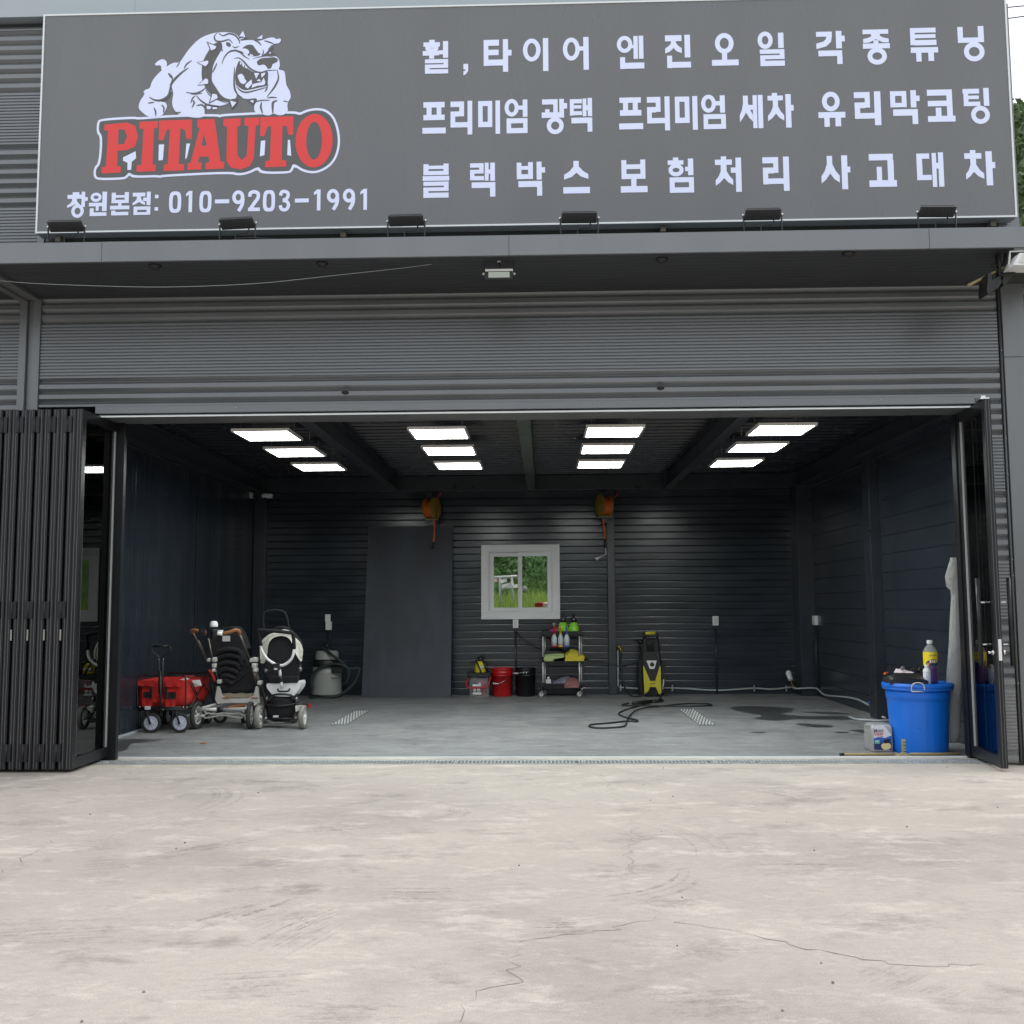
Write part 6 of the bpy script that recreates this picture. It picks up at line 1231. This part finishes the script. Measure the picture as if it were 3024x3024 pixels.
MB().tube([Pf(850, 640, Y=7.08), Pf(855, 300, Y=7.08), Pf(880, 255, Y=7.08)], .022, 10).tube([Pf(1215, 640, Y=7.08), Pf(1180, 300, Y=7.08), Pf(1150, 255, Y=7.08)], .022, 10).build('handle_frame', m_blkp, pw)
MB().tube([Pf(882, 252, Y=7.08), Pf(1140, 252, Y=7.08)], .027, 12).build('yellow_grip', m_yel, pw)
hc = MB()
for k in range(7): hc.tube(catmull([Pf(940 + k * 28, 400, Y=6.99), Pf(930 + k * 30, 520, Y=6.97), Pf(950 + k * 26, 640, Y=6.98), Pf(990 + k * 16, 740, Y=7.0)], 4), .010, 6)
hc.build('coiled_cord', m_hose, pw)
MB().tube([Pf(705, 480, Y=7.1), Pf(830, 470, Y=7.08)], .035, 10).box((Pf(1300, 950).x, 7.05, Pf(1300, 1100).z), (Pf(1400, 950).x, 7.12, Pf(1300, 945).z)).build('side_hook', m_blkp, pw)
MB().sphere(Pf(796, 540, Y=7.05), .010, 8).sphere(Pf(1270, 535, Y=7.05), .010, 8).build('screw', m_chrome, pw)
for X_ in (Pf(790, 1700).x, Pf(1335, 1700).x): wheel(pw, (X_, 7.25, .10), .10, .05, .05, m_rubber, m_blkp, 'x', 0)
pz([(745, 960), (815, 900), (840, 1500), (850, 1830), (770, 1780), (740, 1500)], 7.08, 7.28, 'side_panel', m_blkp, .01)
MB().tube(catmull([Pf(1300, 1150, Y=7.02), Pf(1355, 1300, Y=7.0), Pf(1350, 1500, Y=6.98), Pf(1320, 1700, Y=6.96), Pf(1260, 1790, Y=6.94)], 6), .012, 8).build('side_hose', m_hose, pw)
MB().tube([Pf(1350, 1400, Y=6.97), Pf(1322, 1640, Y=6.95)], .009, 8).build('lance', m_lampfr, pw)
hp = [K2(x, y, Z=.016) for x, y in ((1578, 742), (1545, 772), (1480, 790), (1400, 812), (1330, 832), (1272, 862), (1300, 882), (1345, 895), (1405, 910), (1398, 920), (1340, 916), (1200, 930), (1085, 940), (1064, 954), (1120, 965), (1250, 961), (1318, 948), (1335, 902), (1385, 852), (1470, 825), (1600, 806), (1750, 792), (1895, 792), (1935, 801), (1900, 814), (1700, 818), (1450, 812), (1315, 806), (1298, 799), (1345, 790))]
for i in (24, 25, 26): hp[i].z = .03
for i in (18, 19): hp[i].z = .026
tag(MB().tube(catmull(hp, 7), .0105, 8).build('pressure_hose', m_hose), 'black pressure hose looped across the grey garage floor', 'hose')
t = thing('spray_gun', K2(1450, 780, Z=.03), 'black spray gun lying on the floor in front of the pressure washer', 'spray gun')
MB().tube([K2(1370, 790, Z=.03), K2(1455, 780, Z=.035), K2(1510, 774, Z=.035)], [.02, .03, .024], 10).tube([K2(1520, 773, Z=.03), K2(1588, 770, Z=.03)], .024, 10).build('gun_body', m_blk, t)
MB().tube([K2(1508, 774, Z=.035), K2(1528, 773, Z=.035)], .017, 10).build('lance_collar', m_chrome, t)
# ================================================================ BLUE BIN AND THINGS ON IT
B3 = frame(2400, 1750, .32298, .80); bc = Vector((at(2713, 2120, Y=.80).x, .80, 0)); zl0 = B3(977, 880).z; zl1 = B3(977, 808).z
bn = thing('plastic_bin', bc, 'large round blue plastic bin with a lid just inside the right of the doorway', 'bin')
rr = []; nn = 72
for r_, z in ((.26, .0), (.268, .006), (.27, .03), (.279, .17), (.289, .34), (.298, .50), (.303, zl0 - .09), (.309, zl0 - .085), (.312, zl0 - .03), (.305, zl0)):
    fl_ = .0035 if .02 < z < zl0 - .1 else 0
    rr.append([bc + Vector(((r_ - fl_ * (1 if (k % 6) == 0 else 0)) * math.cos(2 * math.pi * k / nn), (r_ - fl_ * (1 if (k % 6) == 0 else 0)) * math.sin(2 * math.pi * k / nn), z)) for k in range(nn)])
MB().loft(rr).build('body', m_blue, bn)
MB().lathe([(.315, zl0 - .005), (.338, zl0 + .0), (.342, zl0 + .018), (.336, zl0 + .022), (.345, zl0 + .03), (.348, zl0 + .05), (.34, zl0 + .055), (.338, zl0 + .065), (.325, zl0 + .07), (.30, zl0 + .055), (.0001, zl0 + .058)], bc, 48).build('lid', m_bluelid, bn)
ZL = zl0 + .058
hx = B3(963, 900, Y=.6).x; 
MB().tube(catmull([B3(905, 905, Y=.475), B3(905, 860, Y=.455), B3(925, 832, Y=.445), B3(962, 824, Y=.44), B3(1000, 832, Y=.445), B3(1020, 860, Y=.455), B3(1020, 905, Y=.475)], 5) + [B3(905, 905, Y=.475)], .006, 7).build('wire_handle', m_lampfr, bn)
def onlid(x, Y): return Vector((B3(x, 800, Y=Y).x, Y, ZL))
c = onlid(1084, .80); t = thing('large_bottle', c, 'large clear bottle of purple liquid with a yellow label on the blue bin', 'bottle'); 
MB().lathe([(.055, .002), (.066, .01), (.068, .03), (.064, .04), (.068, .05), (.064, .065), (.068, .08), (.064, .095), (.067, .11), (.062, .13), (.067, .145), (.067, .17)], c, 28).build('liquid', m_purple, t)
MB().lathe([(.0665, .17), (.068, .2), (.068, .31), (.062, .335), (.04, .37), (.02, .392), (.018, .41)], c, 28).build('bottle_body', m_bottle, t)
MB().lathe([(.026, .395), (.028, .40), (.028, .43), (.026, .433), (.001, .434)], c, 18).build('cap', m_white, t)
MB().lathe([(.0695, .178), (.0695, .315)], c, 28, cap=False).build('label', m_lyel, t)
def wrap(c, r, a0, a1, P, nm, mt, par):
    """flat print wrapped round a bottle: polygon in (angle fraction, height)"""
    m_ = MB(); Q = []
    for (s_, h) in P: a = rad(a0 + (a1 - a0) * s_); Q.append(c + Vector((r * math.cos(a), r * math.sin(a), h)))
    tri = tessellate_polygon([[Vector((s_, h, 0)) for s_, h in P]]); m_.add(Q, [tuple(x) for x in tri]); return m_.build(nm, mt, par)
for (z0, z1, mt, r_) in ((.178, .21, m_lnavy, .0700), (.18, .245, m_lnavy, .0702)):
    a0, a1 = (-150, -20); n = 10
    m_ = MB(); top = [(k / n, z1 - .0 if mt is not m_lnavy else z0 + (z1 - z0) * (.3 + .7 * math.sin(math.pi * k / n) ** .6)) for k in range(n + 1)]
    vs = [c + Vector((r_ * math.cos(rad(a0 + (a1 - a0) * s_)), r_ * math.sin(rad(a0 + (a1 - a0) * s_)), z)) for s_, zt2_ in top for z in (z0, zt2_)]
    m_.add(vs, [(2 * k, 2 * k + 1, 2 * k + 3, 2 * k + 2) for k in range(n)]); m_.build('label_print', mt, t)
n = 8
for k in range(4):
    a0 = -118 + k * 18; m_ = MB(); vs = []
    for j in range(3):
        a = rad(a0 + j * 6.5)
        for z in (.205 + .004 * (k % 2), .238 - .003 * (k % 2)): vs.append(c + Vector((.0706 * math.cos(a), .0706 * math.sin(a), z)))
    m_.add(vs, [(0, 1, 3, 2), (2, 3, 5, 4)]); m_.build('label_print', m_lgold, t)
    m_ = MB(); vs = []
    for j in range(3):
        a = rad(a0 + 2 + j * 4)
        for z in (.275, .288): vs.append(c + Vector((.0700 * math.cos(a), .0700 * math.sin(a), z)))
    m_.add(vs, [(0, 1, 3, 2), (2, 3, 5, 4)]); m_.build('label_print', m_lnavy, t)
m_ = MB(); m_.add([c + Vector((.0708 * math.cos(rad(a)), .0708 * math.sin(rad(a)), z)) for a in (-138, -122) for z in (.182, .205)], [(0, 1, 3, 2)]); m_.build('label_print', M('label_orange', (.85, .25, .02), .5), t)
c = onlid(1046, .68); t = thing('small_bottle', c, 'small white bottle in front of the large purple bottle on the blue bin', 'bottle')
MB().lathe([(.034, 0), (.036, .004), (.036, .13), (.030, .15), (.018, .158)], c, 20).build('body', m_white, t); MB().lathe([(.018, .158), (.0185, .19), (.001, .194)], c, 14).build('cap', m_white, t)
for k in range(5):
    m_ = MB(); m_.add([c + Vector((.0365 * math.cos(rad(a)), .0365 * math.sin(rad(a)), z)) for a in (-125, -105, -85, -65 + 10 * (k % 2)) for z in (.04 + k * .018, .046 + k * .018)], [(0, 1, 3, 2), (2, 3, 5, 4), (4, 5, 7, 6)]); m_.build('label_print', m_pipe, t)
cloth('tool_bag', B3, [(662, 812), (668, 770), (700, 752), (740, 740), (830, 735), (900, 742), (960, 748), (1005, 775), (1012, 812)], .79, .3, M('black_vinyl', (.02, .02, .022), .35, bump=.8, bs=30), 'black quilted bag lying on the left side of the blue bin lid', 'bag', ZL, seed=21)
P = [B3(x, y, Y=Y) + Vector((0, 0, .004)) for x, y, Y in ((742, 738, .82), (760, 702, .98), (830, 705, .98), (925, 730, .86), (920, 740, .82))]
tag(MB().add(P + [q + Vector((0, 0, .003)) for q in P], [(0, 1, 2, 3, 4), (9, 8, 7, 6, 5)] + [(i, (i + 1) % 5, 5 + (i + 1) % 5, 5 + i) for i in range(5)]).build('receipt', M('pink_paper', (.72, .62, .66), .7)), 'pinkish paper slip on the black bag on the blue bin', 'paper')
c = B3(822, 692, Y=.88); t = thing('polishing_tool', c, 'small dark tool with a round grey head on the black bag', 'tool')
MB().sphere(c, .022, 14).build('round_head', M('grey_rubber', (.13, .13, .13), .5), t)
MB().tube(catmull([B3(845, 700, Y=.88), B3(890, 712, Y=.88), B3(930, 705, Y=.88), B3(985, 690, Y=.9)], 5), [.008] * 8 + [.012] * 7 + [.018], 8).box((B3(900, 700, Y=.88).x, .85, B3(920, 725, Y=.88).z), (B3(945, 700, Y=.88).x, .92, B3(920, 690, Y=.88).z)).tube([B3(965, 725, Y=.86), B3(990, 680, Y=.9)], .016, 8).build('tool_body', m_blk, t, bevel=.004)
t = thing('red_clip', B3(662, 742, Y=.85), 'small orange red clip at the left end of the black bag', 'clip'); MB().sphere(B3(662, 742, Y=.85), .014, 8).tube([B3(650, 745, Y=.85), B3(690, 730, Y=.85)], .006, 6).build('clip_body', m_orange, t)
# oil jug
J = frame(2400, 1750, .32298, .74); j0, j1 = J(552, 1462), J(728, 1208); jz = j1.z
jg = thing('oil_jug', ((j0.x + j1.x) / 2, .87, 0), 'silver plastic engine oil jug with a white and blue label left of the blue bin', 'oil jug')
rr = []
def rrect(x0, x1, y0, y1, r, z):
    o = []
    for cx, cy, a0 in ((x1 - r, y1 - r, 0), (x0 + r, y1 - r, 90), (x0 + r, y0 + r, 180), (x1 - r, y0 + r, 270)):
        for k in range(5): a = rad(a0 + 22.5 * k); o.append(Vector((cx + r * math.cos(a), cy + r * math.sin(a), z)))
    return o
X0, X1 = j0.x - .008, j1.x + .004
for ins, z in ((.02, .002), (.004, .006), (0, .02), (0, jz - .05), (.004, jz - .02), (.02, jz - .003), (.04, jz)): rr.append(rrect(X0 + ins, X1 - ins, .74 + ins, 1.0 - ins, .022, z))
MB().loft(rr).build('body', m_jug, jg)
for k in range(9): MB().box((X0 - .003, .80, .03 + k * .027), (X0 + .002, .96, .045 + k * .027)).build('grip_rib', m_jug, jg)
def lab(P, nm, mt, k): 
    Q = [J(x, y, Y=.7385) for x, y in P]; tri = tessellate_polygon([[Vector((q.x, q.z, 0)) for q in Q]]); return MB().add([Vector((q.x, .7385 - k * .0005, q.z)) for q in Q], [tuple(x) for x in tri]).build(nm, mt, jg)
lab([(556, 1218), (650, 1214), (720, 1300), (722, 1446), (562, 1440)], 'label', m_paper, 0)
lab([(558, 1335), (600, 1320), (660, 1330), (720, 1305), (721, 1380), (560, 1375)], 'label_print', m_lblue, 1)
lab([(560, 1375), (721, 1370), (722, 1444), (562, 1438)], 'label_print', m_lnavy, 1)
lab([(568, 1348), (612, 1346), (613, 1382), (569, 1382)], 'label_print', m_lgreen, 2)
lab(sm_([(625, 1400), (650, 1375), (700, 1378), (716, 1405), (700, 1432), (650, 1436)], 3), 'label_print', m_lgold, 2)
lab([(640, 1360), (660, 1345), (718, 1335), (700, 1360), (718, 1372), (660, 1380)], 'label_print', m_blk, 3)
lab([(572, 1356), (606, 1355), (606, 1362), (572, 1363)], 'label_print', m_paper, 3)
x_, z_ = J(603, 1265, Y=.738).x, J(603, 1265, Y=.738).z
text_mesh('Mobil', .05, (x_, .7365, z_), m_lnavy, jg, 'lettering', .85); text_mesh('Super', .047, (x_, .7365, J(603, 1292, Y=.738).z), m_lred, jg, 'lettering', .85)
text_mesh('1000', .018, (J(628, 1318).x, .7365, J(628, 1318).z), m_lnavy, jg, 'lettering')
# squeegee on floor
Qs = frame(2400, 1750, .32298, .41)
sq = thing('floor_squeegee', (Qs(830, 1508).x, .5, 0), 'old brass coloured floor scraper lying on its pole in front of the blue bin', 'squeegee')
MB().prism([(Qs(x, y).x, max(.006, Qs(x, y).z)) for x, y in ((745, 1510), (890, 1510), (850, 1462), (814, 1462))], .395, .42, 'y').build('head', m_brush, sq, bevel=.003)
MB().box((Qs(814, 1400).x, .398, Qs(830, 1465).z), (Qs(848, 1400).x, .415, Qs(830, 1340).z)).build('socket_plate', m_brush, sq, bevel=.002)
d_ = MB()
for k in range(4): a_ = Qs(826, 1365 + k * 28); d_.box((a_.x, .3955, a_.z - .006), (a_.x + .022, .3975, a_.z))
d_.build('slot', m_blk, sq)
pa = [Qs(275, 1497, Y=.48), Qs(540, 1500, Y=.48), Qs(745, 1503, Y=.48)]; pb = [Qs(890, 1500, Y=.5), Qs(1100, 1497, Y=.5), Qs(1350, 1490, Y=.52)]
for q in pa + pb: q.z = .018
MB().tube(pa, .013, 8).tube(pb, .013, 8).build('pole', M('tan_pole', (.36, .28, .13), .5), sq); MB().tube([pa[0] + Vector((-.03, 0, 0)), pa[0] + Vector((.01, 0, 0))], .017, 8).build('pole_cap', m_blk, sq)
tag(MB().tube([Vector((Qs(410, 1490).x, .5, .013)), Vector((Qs(1300, 1490).x, .52, .013))], .009, 8).build('thin_rod', m_brush), 'thin dull rod lying behind the floor scraper', 'rod')
hs = [J(x, y, Z=.02) for x, y in ((333, 1135), (400, 1158), (500, 1165), (600, 1172), (720, 1168), (800, 1160))]
tag(MB().tube(catmull(hs, 6), .016, 8).build('clear_hose', m_pipe), 'pale clear hose end lying on the wet floor behind the blue bin', 'hose')
# rolled plastic sheet at the right jamb
rr = []; random.seed(3)
for y_, xl, xr in ((-320, 1262, 1340), (-250, 1240, 1345), (-150, 1215, 1345), (-60, 1228, 1345), (-20, 1262, 1340), (40, 1268, 1345), (250, 1258, 1345), (450, 1245, 1350), (700, 1232, 1350), (900, 1222, 1352), (1100, 1216, 1350), (1300, 1216, 1345), (1372, 1224, 1320)):
    a_, b_ = J(xl, y_, Y=.85), J(xr, y_, Y=.85); cx, rx = (a_.x + b_.x) / 2, (b_.x - a_.x) / 2; z = a_.z
    rr.append([Vector((cx + rx * (1 + random.uniform(-.12, .12)) * math.cos(a), .85 + rx * .8 * (1 + random.uniform(-.15, .15)) * math.sin(a), max(.003, z))) for a in [2 * math.pi * k / 16 for k in range(16)]])
tag(MB().loft(rr).build('plastic_sheet', m_film), 'crumpled translucent plastic sheet hanging at the right door jamb behind the blue bin', 'plastic sheet')
# debris
for i, (x, y, mt, l_) in enumerate(((610, 1148, m_brown, 'small brown dry leaf on the garage floor before the strollers'), )):
    q = K1(x, y, Z=.006); tag(MB().add([q, q + Vector((.06, .03, .01)), q + Vector((.11, 0, .004)), q + Vector((.05, -.03, .002)), q + Vector((.05, 0, .018))], [(0, 4, 3), (0, 1, 4), (1, 2, 4), (2, 3, 4)]).build('dry_leaf', mt), l_, 'leaf')
pb_ = MB(); random.seed(11)
for k in range(70):
    x, y = random.uniform(-4, 4), random.uniform(-7, 7)
    if -.1 < y < .5: continue
    r_ = random.uniform(.003, .007); pb_.sphere((x, y, r_ * .4), r_, 5)
tag(pb_.build('grit', m_crack), 'tiny scattered grit on the concrete', 'grit', kind='stuff')
# ================================================================ BEYOND THE WINDOW AND THE HILL
random.seed(5)
def hb(x, y):
    pts = [(7.8, -.05), (9.5, .3), (12, 1.25), (14, 1.42), (16.5, 1.62), (18, 2.6), (22, 6), (30, 12)]
    for (a, za), (b, zb2) in zip(pts, pts[1:]):
        if a <= y <= b: return za + (zb2 - za) * (y - a) / (b - a) + .05 * math.sin(x * 2.1 + y)
    return pts[0][1] if y < 7.8 else pts[-1][1]
vs = []; nx_, ny_ = 24, 34
for j in range(ny_ + 1):
    for i in range(nx_ + 1): x = -12 + i * 24 / nx_; y = 7.8 + j * 22.2 / ny_; vs.append((x, y, hb(x, y)))
bk = MB().add(vs, [(j * (nx_ + 1) + i, j * (nx_ + 1) + i + 1, (j + 1) * (nx_ + 1) + i + 1, (j + 1) * (nx_ + 1) + i) for j in range(ny_) for i in range(nx_)], True).build('grassy_bank', m_grassg); tag(bk, kind='structure')
gb = MB()
for k in range(9000):
    x = random.uniform(-3.6, 2.6); y = random.uniform(11.5, 17.2); z = hb(x, y); h = random.uniform(.12, .34) * (1.0 if x < -.6 else 1.15); a = random.uniform(0, 6.28); w_ = random.uniform(.008, .016); lx, ly = random.uniform(-.14, .14), random.uniform(-.14, .14)
    gb.add([(x - w_ * math.cos(a), y - w_ * math.sin(a), z - .02), (x + w_ * math.cos(a), y + w_ * math.sin(a), z - .02), (x + lx, y + ly, z + h)], [(0, 1, 2)])
tag(gb.build('tall_grass', m_blade, fix=False), 'bright tall grass on the bank beyond the window', 'grass', kind='stuff')
def leafq(m_, c, s, nrm=None):
    n = Vector((random.gauss(0, 1), random.gauss(-.6, 1), random.gauss(.6, 1))).normalized(); u_ = n.orthogonal().normalized(); v_ = n.cross(u_); a = random.uniform(0, 6.28)
    u2 = u_ * math.cos(a) + v_ * math.sin(a); v2 = n.cross(u2); c = Vector(c)
    m_.add([c - u2 * s, c - v2 * s * .6 + n * s * .15, c + u2 * s, c + v2 * s * .6 + n * s * .15], [(0, 1, 2), (0, 2, 3)])
for (nm, x0, x1, n_, sz, mt, lb_) in (('leafy_vine', -4.0, -.35, 5200, .085, m_leafv, 'broad leaved green vine covering the slope seen in the left window pane'), ('green_bush', -.35, 2.8, 5600, .055, m_leafv, 'dense fine leaved green bushes seen in the right window pane')):
    m_ = MB()
    for k in range(n_):
        x = random.uniform(x0, x1); t_ = random.random(); y = 16.3 + t_ * 3.2; z = hb(x, 16.6) + t_ * 3.0 * random.uniform(.75, 1.05) + .25 * math.sin(x * 3 + t_ * 9); leafq(m_, (x + random.gauss(0, .1), y + random.gauss(0, .25), z), sz * random.uniform(.6, 1.4))
    t = thing(nm, ((x0 + x1) / 2, 17.5, 1.6), lb_, 'bush'); o = m_.build('foliage', mt, t, fix=False); tag(o, kind='stuff')
    s_ = MB()
    for k in range(14): x = random.uniform(x0, x1); s_.tube([(x, 17.5, hb(x, 17.5)), (x + random.uniform(-.3, .3), 17.8, hb(x, 17.5) + 1.4)], .02, 5)
    tag(s_.build('stem', m_soil, t), kind='stuff')
WN = frame(1410, 1600, .1294, 14)
t = thing('metal_rack', WN(650, 1100), 'pale metal rack frame standing in the grass seen through the left pane', 'rack')
zb1 = lambda x: hb(WN(x, 1200).x, 14) - .05
def post_(x, y0): p0 = WN(x, y0); return [p0, Vector((p0.x + .02, p0.y, zb1(x)))]
for x, y0 in ((512, 800), (785, 790)): MB().tube(post_(x, y0), .035, 8).build('leg', m_champ, t)
MB().tube([WN(300, 822), WN(910, 790)], .035, 8).build('rail', m_champ, t); MB().tube([WN(520, 1095), WN(780, 1030)], .03, 8).build('brace', m_white, t)
for P, l_ in (((535, 915, 670, 868), 'upper white plank leaning in the metal rack'), ((560, 1020, 770, 960), 'middle white plank leaning in the metal rack'), ((820, 1020, 915, 1005), 'short white plank at the right of the metal rack'), ((380, 880, 500, 885), 'pinkish plank at the left end of the rack')):
    a_, b_ = WN(P[0], P[1], Y=13.9), WN(P[2], P[3], Y=14.1); tag(MB().loft([[q + Vector((0, dy, dz)) for dy, dz in ((-.05, -.04), (.05, -.04), (.05, .04), (-.05, .04))] for q in (a_, b_)], smooth=False).build('plank', M('pink_wood', (.6, .45, .4), .7) if 'pink' in l_ else m_paper), l_, 'plank')
tag(MB().sphere(WN(1075, 1085, Y=14.6), .07, 8, sz=1.2).build('pale_stone', M('stone_grey', (.3, .3, .28), .9)), 'pale grey stone in the grass at the edge of the right pane', 'stone')
q = [WN(x, y, Y=11.6) for x, y in ((1295, 1420), (1340, 1400), (1400, 1392), (1480, 1400), (1500, 1480), (1320, 1490))]
rt = thing('red_cover', q[2], 'red and white tarpaulin lying in the grass seen in the right pane', 'tarpaulin')
MB().loft([q, [v + Vector((.05, .5, .02)) for v in q]], smooth=False).build('red_part', m_redp, rt)
q = [WN(x, y, Y=11.62) for x, y in ((1470, 1400), (1700, 1408), (1700, 1500), (1505, 1480), (1480, 1420))]; MB().loft([q, [v + Vector((.05, .5, .02)) for v in q]], smooth=False).build('pink_part', M('pink_tarp', (.75, .5, .48), .6), rt)
# hill
def hh(x, y):
    r = math.hypot(x, y + 9.8); az = math.degrees(math.atan2(x, y + 9.8)); k = .56 + .05 * math.sin(az * .14) + .03 * math.sin(az * .4 + r * .05)
    hmax = 100 + 8 * math.sin(az * .11); return max(-.3, k * (min(r, hmax) - 26) - max(0, r - hmax) * .3)
vs = []; na, nr = 50, 24
for i in range(na + 1):
    az = rad(-75 + 170 * i / na)
    for j in range(nr + 1): r = 24 + j * 5; x, y = r * math.sin(az), r * math.cos(az) - 9.8; vs.append((x, y, hh(x, y) - .3))
hl = MB().add(vs, [(i * (nr + 1) + j, i * (nr + 1) + j + 1, (i + 1) * (nr + 1) + j + 1, (i + 1) * (nr + 1) + j) for i in range(na) for j in range(nr)], True).build('hillside', m_soil); tag(hl, kind='structure')
fo = MB()
def crown(x, y, z, R_, H_, n_, s):
    for k in range(n_):
        a = random.uniform(0, 6.28); t_ = random.random(); rr_ = R_ * math.sin(math.pi * (.12 + .8 * t_)) * random.uniform(.75, 1.05) * (1 + .2 * math.sin(3 * a + x)); leafq(fo, (x + rr_ * math.cos(a), y + rr_ * math.sin(a), z + H_ * (.15 + .85 * t_)), s * random.uniform(.6, 1.4))
for k in range(420):
    az = rad(random.uniform(20.5, 31)); r = random.uniform(30, 106); x, y = r * math.sin(az), r * math.cos(az) - 9.8; crown(x, y, hh(x, y), random.uniform(1.5, 2.8), random.uniform(3.5, 6.5), 150, .30)
for k in range(420):
    az = rad(random.choice([random.uniform(-70, 20), random.uniform(31, 92)])); r = random.uniform(30, 108); x, y = r * math.sin(az), r * math.cos(az) - 9.8
    if abs(x) < 5 and y < 24: continue
    crown(x, y, hh(x, y), random.uniform(2.5, 4), random.uniform(5, 8), 36, .8)
tag(fo.build('hill_forest', m_leaf, fix=False), 'dense green forest covering the hillside beyond the building', 'forest', kind='stuff')
fo = MB()
for k in range(150):
    x = -75 + k * 1.0; y = -62 + random.uniform(-5, 5); crown(x, y, -.3, random.uniform(3, 4.5), random.uniform(5.5, 9), 60, 1.0)
tag(fo.build('distant_treeline', m_leaf, fix=False), 'line of dark trees across the yard behind the viewer', 'trees', kind='stuff')
# overhead cables with their poles outside the view
t = thing('overhead_cable', (12, 12, 8), 'two thin overhead cables crossing the pale sky right of the sign', 'cable')
for (ya, yb) in ((22, 17), (55, 48)):
    a_, b_ = at(2972, ya, Y=14), at(3024, yb, Y=14); d_ = (b_ - a_); MB().tube([a_ - d_ * 12, a_, b_, b_ + d_ * 25], .014, 5).build('cable', m_blk, t)
for k_ in (-12, 26):
    p0 = at(2972, 22, Y=14) + (at(3024, 17, Y=14) - at(2972, 22, Y=14)) * k_; t2 = thing('utility_pole', (p0.x, 14, -.1), 'tall grey utility pole %s carrying the overhead cables' % ('behind the building' if k_ < 0 else 'far to the right'), 'utility pole')
    MB().tube([(p0.x, 14, -.1), (p0.x, 14, p0.z + .5)], [.16, .11], 12).build('shaft', m_lampfr, t2); MB().box((p0.x - .8, 13.93, p0.z - .3), (p0.x + .8, 14.07, p0.z - .18)).build('crossarm', m_flashd, t2)
